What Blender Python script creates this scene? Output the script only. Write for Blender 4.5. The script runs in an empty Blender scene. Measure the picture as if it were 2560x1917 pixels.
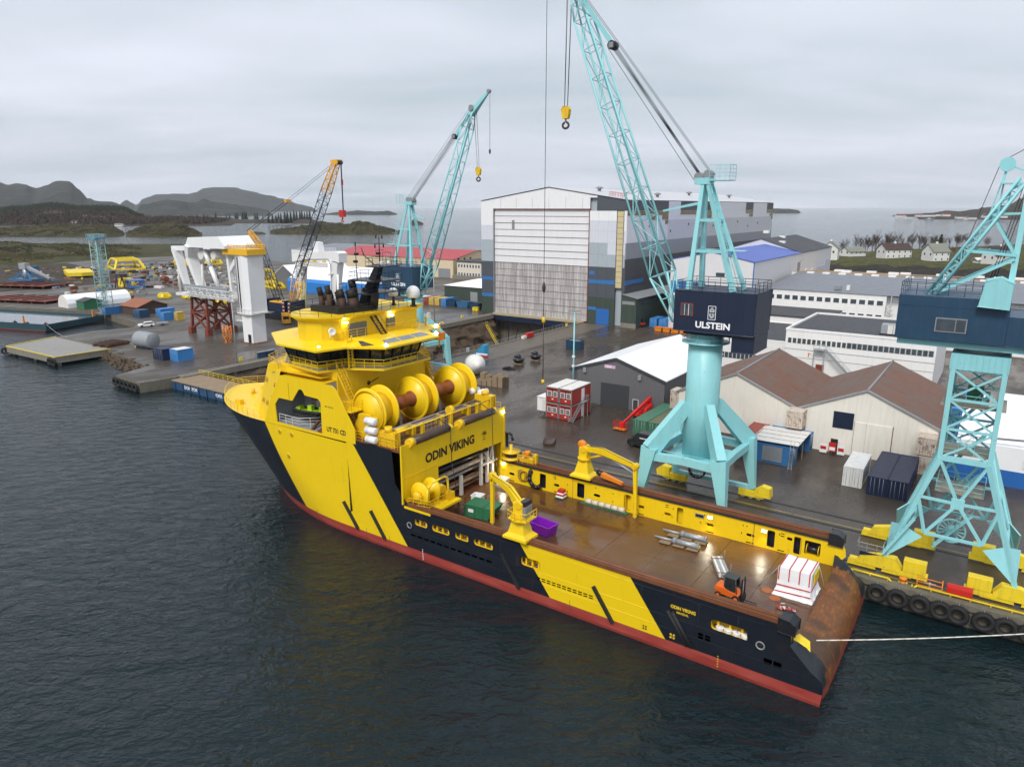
import bpy, math, random
from mathutils import Vector, Matrix, noise
from mathutils.geometry import tessellate_polygon
R = math.radians
random.seed(7)
SC = bpy.context.scene
COL = SC.collection

# ------------------------------------------------------------------ camera
CAM_H = 38.0
cam_d = bpy.data.cameras.new('camera'); cam_d.sensor_fit = 'HORIZONTAL'; cam_d.sensor_width = 36.0
cam_d.lens = 36.0*1777/2560; cam_d.clip_start = 0.5; cam_d.clip_end = 60000
cam = bpy.data.objects.new('camera', cam_d); COL.objects.link(cam)
cam.location = (0, 0, CAM_H); cam.rotation_euler = (R(90-13.9), 0, 0)
SC.camera = cam
# ------------------------------------------------------------------ world, sun, exposure
SUN_EL, SUN_AZ = 48.0, 205.0            # azimuth clockwise from +Y (the view direction)
world = bpy.data.worlds.new('World'); SC.world = world; world.use_nodes = True
wn = world.node_tree.nodes; wl = world.node_tree.links; wn.clear()
w_out = wn.new('ShaderNodeOutputWorld'); w_bg = wn.new('ShaderNodeBackground'); w_bg.inputs[1].default_value = 0.1
w_sky = wn.new('ShaderNodeTexSky'); w_sky.sky_type = 'NISHITA'; w_sky.sun_disc = False
w_sky.sun_elevation = R(SUN_EL); w_sky.sun_rotation = R(SUN_AZ); w_sky.dust_density = 4.0; w_sky.air_density = 1.2
w_tc = wn.new('ShaderNodeTexCoord')
w_sep = wn.new('ShaderNodeSeparateXYZ'); wl.new(w_tc.outputs['Generated'], w_sep.inputs[0])
def wmath(op, a, b):
    m = wn.new('ShaderNodeMath'); m.operation = op
    for i, v in enumerate((a, b)):
        if isinstance(v, (int, float)): m.inputs[i].default_value = v
        else: wl.new(v, m.inputs[i])
    return m.outputs[0]
w_den = wmath('ADD', wmath('MAXIMUM', w_sep.outputs[2], 0.0), 0.10)     # a flat cloud deck seen in perspective
w_cmb = wn.new('ShaderNodeCombineXYZ')
wl.new(wmath('DIVIDE', w_sep.outputs[0], w_den), w_cmb.inputs[0]); wl.new(wmath('DIVIDE', w_sep.outputs[1], w_den), w_cmb.inputs[1])
w_n1 = wn.new('ShaderNodeTexNoise'); w_n1.inputs['Scale'].default_value = 0.75; w_n1.inputs['Detail'].default_value = 7; w_n1.inputs['Roughness'].default_value = 0.52; w_n1.inputs['Distortion'].default_value = 0.35
w_map = wn.new('ShaderNodeMapping'); w_map.inputs['Scale'].default_value = (0.55, 1.0, 1.0); w_map.inputs['Location'].default_value = (3.1, 0.7, 0); wl.new(w_cmb.outputs[0], w_map.inputs[0])
wl.new(w_map.outputs[0], w_n1.inputs['Vector'])
w_ramp = wn.new('ShaderNodeValToRGB'); cr = w_ramp.color_ramp
cr.elements[0].position = 0.30; cr.elements[0].color = (0.300, 0.345, 0.385, 1)
cr.elements[1].position = 0.68; cr.elements[1].color = (0.455, 0.475, 0.535, 1)
wl.new(w_n1.outputs['Fac'], w_ramp.inputs[0])
w_mul = wn.new('ShaderNodeMix'); w_mul.data_type = 'RGBA'; w_mul.blend_type = 'MULTIPLY'; w_mul.inputs[0].default_value = 1.0
w_mul.inputs[7].default_value = (10.2, 10.2, 10.2, 1); wl.new(w_ramp.outputs[0], w_mul.inputs[6])
w_mix = wn.new('ShaderNodeMix'); w_mix.data_type = 'RGBA'; w_mix.inputs[0].default_value = 0.97
wl.new(w_sky.outputs[0], w_mix.inputs[6]); wl.new(w_mul.outputs[2], w_mix.inputs[7])
wl.new(w_mix.outputs[2], w_bg.inputs[0]); wl.new(w_bg.outputs[0], w_out.inputs[0])
sun_d = bpy.data.lights.new('sun', 'SUN'); sun_d.energy = 1.5; sun_d.angle = R(18); sun_d.color = (1.0, 0.965, 0.91)
sun = bpy.data.objects.new('sun', sun_d); COL.objects.link(sun)
_sd = Vector((math.sin(R(SUN_AZ))*math.cos(R(SUN_EL)), math.cos(R(SUN_AZ))*math.cos(R(SUN_EL)), math.sin(R(SUN_EL))))
sun.rotation_euler = _sd.to_track_quat('Z', 'Y').to_euler()
SC.view_settings.view_transform = 'Standard'; SC.view_settings.look = 'None'
SC.view_settings.gamma = 1.0; SC.view_settings.exposure = 0.92
SC.render.engine = 'CYCLES'
SC.cycles.use_denoising = True; SC.cycles.max_bounces = 6; SC.cycles.diffuse_bounces = 3; SC.cycles.glossy_bounces = 3
SC.cycles.transmission_bounces = 3; SC.cycles.volume_bounces = 0; SC.cycles.sample_clamp_indirect = 6
SC.cycles.use_adaptive_sampling = True; SC.cycles.adaptive_threshold = 0.02

# ------------------------------------------------------------------ frames: yard axes (s along the quay, w toward the water)
QZ = 2.2
ANG = R(145)
AX = Vector((math.cos(ANG), math.sin(ANG), 0)); BX = Vector((-math.sin(ANG), math.cos(ANG), 0))
def Y(s, w, z=QZ): return AX*s + BX*w + Vector((0, 0, z))
_P = R(13.9)
def far(u, v, d):
    """point at ground distance d (along the view) seen in direction u, v of the 2560 px frame"""
    x = (u-1280)/1777; y = (958.5-v)/1777
    hy = math.cos(_P)+y*math.sin(_P); hz = -math.sin(_P)+y*math.cos(_P)
    return Vector((x*d/hy, d, CAM_H+hz*d/hy))

# ------------------------------------------------------------------ objects
def tag(o, label=None, cat=None, group=None, kind=None):
    if label: o['label'] = label
    if cat: o['category'] = cat
    if group: o['group'] = group
    if kind: o['kind'] = kind
    return o
def thing(name, label, cat, loc, rz=0.0, group=None):
    """Empty at a thing's base; rz in degrees relative to the yard axes"""
    o = bpy.data.objects.new(name, None); COL.objects.link(o); o.empty_display_size = 0.3
    o.location = loc; o.rotation_euler = (0, 0, ANG+R(rz))
    return tag(o, label, cat, group)
def place(o, loc, rz=0.0): o.location = loc; o.rotation_euler = (0, 0, ANG+R(rz)); return o
def copy_tree(o, parent=None):
    c = o.copy(); COL.objects.link(c); c.parent = parent
    for ch in [x for x in o.children]: copy_tree(ch, c)
    return c

class MB:
    """mesh builder: collects pieces, one material slot per material used"""
    def __init__(s): s.v = []; s.f = []; s.mi = []; s.mats = []; s.sm = []; s.st = []
    def _m(s, mat):
        if mat not in s.mats: s.mats.append(mat)
        return s.mats.index(mat)
    def add(s, vs, fs, mat, smooth=False):
        b = len(s.v); s.st.append(b); s.v += [Vector(p) for p in vs]; k = s._m(mat)
        for f in fs: s.f.append([b+i for i in f]); s.mi.append(k); s.sm.append(smooth)
        return s
    def box(s, x0, x1, y0, y1, z0, z1, mat):
        vs = [(x, y, z) for z in (z0, z1) for y in (y0, y1) for x in (x0, x1)]
        return s.add(vs, [(0,2,3,1),(4,5,7,6),(0,1,5,4),(2,6,7,3),(0,4,6,2),(1,3,7,5)], mat)
    def obox(s, c, a, b, d, mat):
        c, a, b, d = Vector(c), Vector(a), Vector(b), Vector(d)
        vs = [c+a*i+b*j+d*k for k in (-1, 1) for j in (-1, 1) for i in (-1, 1)]
        return s.add(vs, [(0,2,3,1),(4,5,7,6),(0,1,5,4),(2,6,7,3),(0,4,6,2),(1,3,7,5)], mat)
    def bar(s, p, q, w, h, mat, up=(0,0,1)):
        p, q = Vector(p), Vector(q); d = q-p
        if d.length < 1e-6: return s
        x = d.normalized(); u = Vector(up)
        if abs(x.dot(u)) > 0.98: u = Vector((1, 0, 0))
        y = u.cross(x).normalized(); z = x.cross(y)
        return s.obox((p+q)/2, d/2, y*w/2, z*h/2, mat)
    def tbar(s, p, q, w1, h1, w2, h2, mat, up=(0,0,1)):
        p, q = Vector(p), Vector(q); x = (q-p).normalized(); u = Vector(up)
        if abs(x.dot(u)) > 0.98: u = Vector((1, 0, 0))
        y = u.cross(x).normalized(); z = x.cross(y)
        vs = [p+y*(i*w1/2)+z*(j*h1/2) for j in (-1,1) for i in (-1,1)]+[q+y*(i*w2/2)+z*(j*h2/2) for j in (-1,1) for i in (-1,1)]
        return s.add(vs, [(0,2,3,1),(4,5,7,6),(0,1,5,4),(2,6,7,3),(0,4,6,2),(1,3,7,5)], mat)
    def tube(s, p, q, r, mat, n=8, r2=None, cap=True, smooth=True):
        p, q = Vector(p), Vector(q); d = q-p
        if d.length < 1e-6: return s
        x = d.normalized(); u = Vector((0,0,1)) if abs(x.z) < 0.95 else Vector((1,0,0))
        y = u.cross(x).normalized(); z = x.cross(y); r2 = r if r2 is None else r2
        vs = [p+(y*math.cos(6.28318*i/n)+z*math.sin(6.28318*i/n))*r for i in range(n)]+[q+(y*math.cos(6.28318*i/n)+z*math.sin(6.28318*i/n))*r2 for i in range(n)]
        s.add(vs, [(i, (i+1) % n, n+(i+1) % n, n+i) for i in range(n)], mat, smooth)
        if cap:
            b = len(s.v)-2*n; k = s._m(mat)
            s.f.append([b+i for i in range(n)][::-1]); s.mi.append(k); s.sm.append(False)
            s.f.append([b+n+i for i in range(n)]); s.mi.append(k); s.sm.append(False)
        return s
    def path(s, pts, r, mat, n=6):
        for a, b in zip(pts[:-1], pts[1:]): s.tube(a, b, r, mat, n)
        return s
    def lathe(s, prof, o, axis, mat, n=24, smooth=True, cap=True):
        o = Vector(o); x = Vector(axis).normalized(); u = Vector((0,0,1)) if abs(x.z) < 0.95 else Vector((1,0,0))
        y = u.cross(x).normalized(); z = x.cross(y); vs = []
        for (r, h) in prof: vs += [o+x*h+(y*math.cos(6.28318*i/n)+z*math.sin(6.28318*i/n))*r for i in range(n)]
        fs = [(j*n+i, j*n+(i+1) % n, (j+1)*n+(i+1) % n, (j+1)*n+i) for j in range(len(prof)-1) for i in range(n)]
        if cap: fs += [tuple(range(n))[::-1], tuple((len(prof)-1)*n+i for i in range(n))]
        return s.add(vs, fs, mat, smooth)
    def prism(s, poly, d0, d1, mat, ax='z', holes=()):
        """extrude polygon (2-D) between d0 and d1; ax = axis of extrusion"""
        def P(p, d): return {'z': (p[0], p[1], d), 'y': (p[0], d, p[1]), 'x': (d, p[0], p[1])}[ax]
        loops = [list(poly)]+[list(h) for h in holes]; flat = [p for l in loops for p in l]; n = len(flat)
        tri = tessellate_polygon([[Vector((p[0], p[1], 0)) for p in l] for l in loops])
        vs = [P(p, d0) for p in flat]+[P(p, d1) for p in flat]
        fs = [tuple(t) for t in tri]+[tuple(n+i for i in t[::-1]) for t in tri]; b = 0
        for l in loops:
            m = len(l); fs += [(b+i, b+(i+1) % m, n+b+(i+1) % m, n+b+i) for i in range(m)]; b += m
        return s.add(vs, fs, mat)
    def sheet(s, poly, fn, mat, holes=()):
        loops = [list(poly)]+[list(h) for h in holes]; flat = [p for l in loops for p in l]
        tri = tessellate_polygon([[Vector((p[0], p[1], 0)) for p in l] for l in loops])
        return s.add([fn(p) for p in flat], [tuple(t) for t in tri], mat)
    def loft(s, rings, mat, closed=True, cap0=True, cap1=True, smooth=False):
        n = len(rings[0]); vs = [p for r in rings for p in r]; m = n if closed else n-1
        fs = [(j*n+i, j*n+(i+1) % n, (j+1)*n+(i+1) % n, (j+1)*n+i) for j in range(len(rings)-1) for i in range(m)]
        if closed and cap0: fs.append(tuple(range(n))[::-1])
        if closed and cap1: fs.append(tuple((len(rings)-1)*n+i for i in range(n)))
        return s.add(vs, fs, mat, smooth)
    def build(s, name, parent=None, loc=None, rz=None, bevel=0):
        me = bpy.data.meshes.new(name); me.from_pydata([tuple(p) for p in s.v], [], s.f)
        for mt in s.mats: me.materials.append(mt)
        me.polygons.foreach_set('material_index', s.mi); me.polygons.foreach_set('use_smooth', s.sm)
        me.update()
        o = bpy.data.objects.new(name, me); COL.objects.link(o)
        if parent is not None: o.parent = parent
        if loc is not None: o.location = loc
        if rz is not None: o.rotation_euler = (0, 0, ANG+R(rz))
        if bevel:
            b = o.modifiers.new('bevel', 'BEVEL'); b.width = bevel; b.segments = 2; b.limit_method = 'ANGLE'; b.angle_limit = R(40)
        return o
def _each(s, name, parent=None, bevel=0):
    """one object for every piece that was added"""
    out = []; ends = s.st[1:]+[len(s.v)]
    for b, e in zip(s.st, ends):
        m = MB(); m.v = s.v[b:e]; idx = [i for i, f in enumerate(s.f) if b <= f[0] < e]
        for i in idx:
            mt = s.mats[s.mi[i]]; m.f.append([q-b for q in s.f[i]]); m.mi.append(m._m(mt)); m.sm.append(s.sm[i])
        out.append(m.build(name, parent, bevel=bevel))
    return out
MB.each = _each
def inst(o, parent, loc=(0,0,0), rot=None, name=None):
    c = o.copy(); COL.objects.link(c); c.parent = parent; c.location = loc
    if rot is not None: c.rotation_euler = rot
    return c
def text(name, s, size, mat, parent, origin, xdir, ydir, weight=0.0, align='LEFT', depth=0.012, sx=1.0, shear=0.0):
    """flat lettering as mesh; origin = left baseline, xdir reading direction, ydir up"""
    cu = bpy.data.curves.new('tmp', 'FONT'); cu.body = s; cu.size = size; cu.offset = weight*size; cu.extrude = depth/2; cu.align_x = align; cu.shear = shear; cu.resolution_u = 3
    t = bpy.data.objects.new('tmp', cu); COL.objects.link(t)
    me = bpy.data.meshes.new_from_object(t.evaluated_get(bpy.context.evaluated_depsgraph_get()))
    bpy.data.objects.remove(t); bpy.data.curves.remove(cu)
    x = Vector(xdir).normalized(); y = Vector(ydir).normalized(); z = x.cross(y)
    me.transform(Matrix(((x.x*sx, y.x, z.x, origin[0]), (x.y*sx, y.y, z.y, origin[1]), (x.z*sx, y.z, z.z, origin[2]), (0,0,0,1))))
    me.materials.clear(); me.materials.append(mat); me.name = name
    o = bpy.data.objects.new(name, me); COL.objects.link(o); o.parent = parent
    return o
def ordn(n):
    t = ['','twenty','thirty','forty']; u = ['','first','second','third','fourth','fifth','sixth','seventh','eighth','ninth']
    return ORD[n-1] if n <= 20 else ((t[n//10-1]+'-'+u[n % 10]) if n % 10 else {30:'thirtieth',40:'fortieth'}[n])
ORD = ['first','second','third','fourth','fifth','sixth','seventh','eighth','ninth','tenth','eleventh','twelfth','thirteenth','fourteenth','fifteenth','sixteenth','seventeenth','eighteenth','nineteenth','twentieth']

# ------------------------------------------------------------------ materials
class NT:
    def __init__(s, name):
        s.m = bpy.data.materials.new(name); s.m.use_nodes = True; s.t = s.m.node_tree; s.n = s.t.nodes; s.l = s.t.links
        s.b = s.n['Principled BSDF']
        s.tc = s.n.new('ShaderNodeTexCoord')
    def put(s, sock, v):
        if isinstance(v, (int, float)): sock.default_value = v
        elif isinstance(v, (tuple, list)): sock.default_value = tuple(v)+((1,) if len(v) == 3 and len(sock.default_value) == 4 else ())
        else: s.l.new(v, sock)
    def math(s, op, a, b=0.0, c=None, clamp=False):
        n = s.n.new('ShaderNodeMath'); n.operation = op; n.use_clamp = clamp
        s.put(n.inputs[0], a); s.put(n.inputs[1], b)
        if c is not None: s.put(n.inputs[2], c)
        return n.outputs[0]
    def noise(s, scale, detail=4, rough=.55, vec=None, stretch=None, dist=0.0, obj=True):
        n = s.n.new('ShaderNodeTexNoise'); n.inputs['Scale'].default_value = scale; n.inputs['Detail'].default_value = detail
        n.inputs['Roughness'].default_value = rough; n.inputs['Distortion'].default_value = dist
        v = vec if vec is not None else s.tc.outputs['Object']
        if stretch:
            mp = s.n.new('ShaderNodeMapping'); mp.inputs['Scale'].default_value = stretch; s.l.new(v, mp.inputs[0]); v = mp.outputs[0]
        s.l.new(v, n.inputs['Vector']); return n.outputs['Fac']
    def xyz(s, vec=None):
        n = s.n.new('ShaderNodeSeparateXYZ'); s.l.new(vec or s.tc.outputs['Object'], n.inputs[0]); return n.outputs
    def ramp(s, f, *st):
        n = s.n.new('ShaderNodeValToRGB'); e = n.color_ramp.elements
        while len(e) < len(st): e.new(0.5)
        for k, (p, c) in enumerate(st):
            e[k].position = p; e[k].color = (c, c, c, 1) if isinstance(c, (int, float)) else tuple(c)+(1,)
        s.l.new(f, n.inputs[0]); return n.outputs[0]
    def mix(s, f, a, b, mode='MIX'):
        n = s.n.new('ShaderNodeMix'); n.data_type = 'RGBA'; n.blend_type = mode
        s.put(n.inputs[0], f); s.put(n.inputs[6], a); s.put(n.inputs[7], b); return n.outputs[2]
    def bump(s, h, strength=.3, dist=.05):
        n = s.n.new('ShaderNodeBump'); n.inputs['Strength'].default_value = strength; n.inputs['Distance'].default_value = dist
        s.l.new(h, n.inputs['Height']); s.l.new(n.outputs[0], s.b.inputs['Normal']); return n
    def fin(s, col, rough=.5, metal=0.0, spec=.5):
        s.put(s.b.inputs['Base Color'], col); s.put(s.b.inputs['Roughness'], rough); s.put(s.b.inputs['Metallic'], metal)
        s.b.inputs['Specular IOR Level'].default_value = spec; return s.m
def vary(c, k): return tuple(min(1, x*k) for x in c)
def paint(name, c, rough=.45, var=.10, sc=.6, grime=.25, rust=0.0, bump=0.0, metal=0.0, gc=(.10,.085,.07), rc=(.19,.065,.02), spec=.5):
    """painted surface: patchy tone, rain streaks, rust spots"""
    t = NT(name); n1 = t.noise(sc, 5); n2 = t.noise(sc*7, 3)
    col = t.mix(n1, vary(c, 1-var), vary(c, 1+var))
    if grime:
        st = t.noise(2.2, 5, .6, stretch=(1.0, 1.0, .10)); f = t.ramp(st, (.48, 0.0), (.78, grime))
        col = t.mix(f, col, gc)
        f2 = t.ramp(n2, (.55, 0.0), (.80, grime*.5)); col = t.mix(f2, col, gc)
    if rust:
        rn = t.noise(3.1, 8, .68); f = t.ramp(rn, (.66-rust*.35, 0.0), (.74-rust*.30, 1.0)); col = t.mix(f, col, rc)
    if bump: t.bump(t.noise(4, 4), bump, .03)
    rr = t.math('MULTIPLY_ADD', n2, .25, rough-.12)
    return t.fin(col, rr, metal, spec)
def plain(name, c, rough=.6, metal=0.0, emit=0.0, spec=.5):
    t = NT(name); n = t.noise(3, 3); m = t.fin(t.mix(n, vary(c, .88), vary(c, 1.1)), rough, metal, spec)
    if emit: t.put(t.b.inputs['Emission Color'], c); t.b.inputs['Emission Strength'].default_value = emit
    return m
def corrug(name, c, pitch=.25, axis=0, rough=.45, depth=.03, var=.08, grime=.25, rust=0.0):
    """profiled sheet: ribs along z by axis 0/1 of object space"""
    t = NT(name); x = t.xyz(); n1 = t.noise(.4, 5)
    col = t.mix(n1, vary(c, 1-var), vary(c, 1+var))
    st = t.noise(2.2, 5, .6, stretch=(1, 1, .08)); col = t.mix(t.ramp(st, (.5, 0.0), (.8, grime)), col, (.12,.10,.09))
    if rust:
        rn = t.noise(1.6, 8, .7); col = t.mix(t.ramp(rn, (.62-rust*.3, 0.0), (.72-rust*.25, 1.0)), col, (.17,.06,.022))
    w = t.math('SINE', t.math('MULTIPLY', x[axis], 6.28318/pitch))
    t.bump(w, .6, depth); return t.fin(col, rough)
YELLOW = paint('yellow_paint', (.83,.56,.006), .38, .05, .3, .10, .02)
YELLOWD = paint('yellow_gear', (.80,.50,.008), .45, .10, .8, .28, .10)
YELLOWQ = paint('yellow_quay_paint', (.78,.58,.02), .5, .10, .8, .30, .10)
TEAL = paint('turquoise_paint', (.28,.62,.65), .42, .07, .5, .16, .03, gc=(.16,.20,.18))
NAVY = paint('navy_paint', (.006,.015,.042), .45, .15, .5, .10, .0)
STEELB = paint('faded_blue_paint', (.014,.050,.098), .4, .18, .4, .18, .0, gc=(.10,.15,.18))
WHITE = paint('white_paint', (.80,.80,.80), .4, .03, .4, .10, .0, gc=(.40,.37,.33))
WHITEW = paint('white_weathered', (.72,.70,.66), .5, .06, .5, .35, .05, gc=(.33,.27,.22))
BLACK = paint('black_paint', (.012,.013,.017), .35, .2, .6, .12, .02, gc=(.05,.05,.06))
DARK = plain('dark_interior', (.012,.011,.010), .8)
RUBBER = paint('rubber', (.014,.014,.015), .75, .3, 2, .15, 0, gc=(.05,.045,.04))
RUST = paint('rusty_steel', (.16,.055,.020), .6, .35, .9, .35, .10, .3, gc=(.05,.025,.015), rc=(.30,.12,.03))
RUSTRED = paint('red_primer_rust', (.20,.040,.022), .65, .2, .7, .3, .15, .2)
GALV = paint('galvanised', (.38,.40,.42), .45, .12, 2, .2, 0, 0, .4)
GREYST = paint('grey_steel', (.24,.25,.26), .5, .12, 1, .25, .03)
GLASS = None
_t = NT('dark_glass'); GLASS = _t.fin(_t.mix(_t.noise(.9, 2), (.010,.014,.018), (.035,.045,.05)), .06, 0, .8)
_t = NT('window_pane'); PANE = _t.fin(_t.mix(_t.noise(.8, 2), (.02,.03,.04), (.09,.11,.13)), .10, 0, .6)
LAMP = plain('lit_lamp', (1.0,.93,.74), .3, 0, 22.0)
RED = paint('red_paint', (.50,.018,.012), .4, .10, .8, .2, 0)
BLUE = paint('blue_paint', (.02,.13,.42), .42, .10, .8, .25, .03)
BLUEW = paint('blue_weathered', (.035,.13,.27), .5, .15, .8, .4, .08)
GREEN = paint('green_paint', (.02,.15,.07), .5, .12, .8, .3, .03)
ORANGE = paint('orange_paint', (.75,.22,.012), .45, .10, .8, .22, .04)
CONC = paint('concrete', (.22,.20,.165), .8, .18, .5, .45, 0, .35, gc=(.05,.045,.03))
WOOD = paint('weathered_wood', (.26,.19,.12), .8, .25, 1.2, .4, 0, .3)
WIRE = plain('wire_rope', (.03,.03,.032), .5, .5)
ROPE = plain('white_rope', (.72,.68,.60), .8)
PURPLE = paint('purple_plastic', (.22,.012,.42), .35, .05, .6, .1, 0)
TARPW = paint('white_tarpaulin', (.83,.84,.86), .45, .03, .6, .12, 0, .5, gc=(.45,.45,.46))
# ================================================================== SETTING
def fbm(x, y, z=0.0, o=4, s=1.0):
    a = 0.0; k = 1.0; f = s
    for _ in range(o): a += k*noise.noise(Vector((x*f, y*f, z+f*3.1))); k *= .5; f *= 2.03
    return a
# ---- water
t = NT('sea_water')
pv = t.tc.outputs['Object']
w1 = t.noise(.085, 3, .5, vec=pv, stretch=(1.0, 1.9, 1), dist=.6)
w2 = t.noise(.42, 4, .55, vec=pv, stretch=(1.0, 1.7, 1), dist=.8)
w3 = t.noise(1.7, 3, .5, vec=pv, stretch=(1.0, 1.5, 1))
hh = t.math('ADD', t.math('MULTIPLY', w1, 1.0), t.math('ADD', t.math('MULTIPLY', w2, .62), t.math('MULTIPLY', w3, .17)))
t.bump(hh, .75, .80)
big = t.noise(.006, 3, .5, vec=pv)
t.fin(t.mix(big, (.0035,.010,.014), (.006,.018,.020)), t.math('MULTIPLY_ADD', big, .05, .06), 0, .5)
t.b.inputs['IOR'].default_value = 1.333
SEA = t.m
mb = MB(); B = 45000
dock = [tuple(Y(s, w, 0)[:2]) for s, w in ((111.4, -80.6), (145.6, -80.6), (145.6, -204), (111.4, -204))]
# near water as a finer sheet, far water as a ring
mb.sheet([(-B, -2000), (B, -2000), (B, B), (-B, B)], lambda p: (p[0], p[1], 0.0), SEA, [dock])
sea = tag(mb.build('sea'), kind='structure')

# ---- yard ground
t = NT('wet_asphalt'); c = t.tc.outputs['Object']
n1 = t.noise(.035, 5, .55, vec=c); n2 = t.noise(.35, 5, .6, vec=c); n3 = t.noise(6, 3, .6, vec=c); n4 = t.noise(.11, 6, .62, vec=c, stretch=(1, .45, 1))
col = t.mix(n2, (.036,.029,.024), (.072,.058,.047))
col = t.mix(t.ramp(n1, (.42, 0.0), (.62, 1.0)), col, t.mix(n4, (.088,.068,.050), (.042,.034,.028)))
col = t.mix(t.ramp(n3, (.62, 0.0), (.80, .45)), col, (.12,.105,.09))
x = t.xyz(c)
dry = t.math('MULTIPLY', t.ramp(n1, (.30, 0.0), (.7, 1.0)), 1.0)
pud = t.ramp(n4, (.44, 0.0), (.60, 1.0))
rgh = t.math('MULTIPLY_ADD', pud, .34, .20)
left = t.ramp(t.math('MULTIPLY_ADD', x[0], .006, -.55), (.25, 0.0), (.75, 1.0))      # drier gravel far along the yard
rgh = t.math('ADD', rgh, t.math('MULTIPLY', left, .22))
col = t.mix(left, col, t.mix(n2, (.060,.052,.044), (.135,.12,.10)))
t.bump(t.math('ADD', t.math('MULTIPLY', n3, .35), n4), .25, .03)
t.fin(col, rgh, 0, .33); ASPH = t.m
QUAYW = paint('quay_concrete', (.15,.135,.10), .75, .25, .35, .6, 0, .5, gc=(.025,.025,.015))
yard = [(-130,-72.6),(111,-72.6),(111,-201),(146,-201),(146,-81),(147.4,-73.9),(158.6,-74.6),(161.8,-83.2),(170,-85.2),(180,-86.4),(189.6,-88.2),(190.2,-89.4),
        (221,-89.6),(222.5,-100),(219.6,-110.8),(229,-116.2),(243,-118.2),(262,-121.8),(303,-107.5),(350,-95),(420,-100),(470,-140),(512,-181),(514,-206),
        (524,-222),(530,-262),(520,-306),(452,-304),(398,-316),(344,-336),(262,-402),(100,-432),(-130,-432)]
mb = MB()
mb.sheet(yard, lambda p: (p[0], p[1], QZ), ASPH)
ground = tag(mb.build('yard_ground', None, (0,0,0), 0), kind='structure')
mb = MB(); n = len(yard)
for i in range(n):
    (x0, y0), (x1, y1) = yard[i], yard[(i+1) % n]
    if i in (31, 32): continue
    mb.add([(x0,y0,-9),(x1,y1,-9),(x1,y1,QZ),(x0,y0,QZ)], [(0,1,2,3)], QUAYW)
mb.build('quay_wall', ground)
# quay edge beam, kerbs, crane rails, painted lines
RAIL = paint('rail_steel', (.055,.050,.046), .4, .2, 1, .3, .1)
GROOVE = plain('rail_groove', (.012,.011,.010), .5)
mb = MB(); mb.box(-130, 110.9, -73.5, -72.35, 1.75, QZ+.12, QUAYW); mb.build('edge_beam', ground)
for w in (-75.6, -83.6, -86.6):
    mb = MB()
    mb.box(-130, 100, w-.28, w-.06, QZ+.004, QZ+.008, GROOVE); mb.box(-130, 100, w+.06, w+.28, QZ+.004, QZ+.008, GROOVE)
    mb.box(-130, 100, w-.05, w+.05, QZ+.004, QZ+.05, RAIL); mb.build('crane_rail', ground)
LINEY = paint('worn_yellow_line', (.42,.30,.04), .5, .3, 1.5, .9, .12, gc=(.05,.045,.04), rc=(.05,.045,.04))
mb = MB(); mb.box(-130, 96, -84.4, -84.27, QZ+.004, QZ+.008, LINEY); mb.build('painted_line', ground)
mb = MB(); mb.box(-40, 90, -74.35, -74.25, QZ+.004, QZ+.008, LINEY); mb.build('painted_line', ground)
CONC2 = paint('pale_slab_concrete', (.125,.105,.080), .45, .2, .15, .4, 0, .2, gc=(.04,.035,.03))
mb = MB()
for k in range(12): mb.box(101.2, 110.6, -197+k*9.6, -197+k*9.6+9.5, QZ+.004, QZ+.010, CONC2)
mb.build('slab_strip', ground)
mb = MB(); mb.box(110.4, 111.05, -197, -73, QZ+.0, QZ+.22, CONC); mb.box(146-.05, 146.6, -197, -82, QZ, QZ+.22, CONC); mb.build('dock_kerb', ground)
# ---- dock basin
t = NT('dock_rock'); n1 = t.noise(.5, 6, .65); n2 = t.noise(2.5, 5)
t.bump(t.math('ADD', n1, t.math('MULTIPLY', n2, .3)), .9, .5)
t.fin(t.mix(n1, (.035,.024,.016), (.16,.11,.07)), .75); ROCK = t.m
mb = MB(); mb.box(111, 146, -201, -80.5, -8.3, -8, ROCK); mb.build('dock_floor', ground)
mb = MB(); nx, nz = 70, 8
g = []
for j in range(nz+1):
    for i in range(nx+1):
        w = -196+i*112/nx; z = -8+j*(8.6/nz); d = (1-j/nz)
        k = fbm(w*.22, z*.4, 1.0, 4)
        g.append((145.7-.5-d*3.2-1.4*k*(.5+d)-(.9 if (int(w*.35) % 3 == 0) else 0)*d, w, z))
mb.add(g, [(j*(nx+1)+i, j*(nx+1)+i+1, (j+1)*(nx+1)+i+1, (j+1)*(nx+1)+i) for j in range(nz) for i in range(nx)], ROCK)
mb.build('rock_face', ground)
mb = MB()
for k in range(16): mb.box(145.2, 145.9, -192+k*6.9, -191.5+k*6.9, -3.5, 1.0, CONC)
mb.box(144.9, 145.95, -196, -82, .9, QZ+.1, CONC); mb.build('dock_coping', ground)

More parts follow.
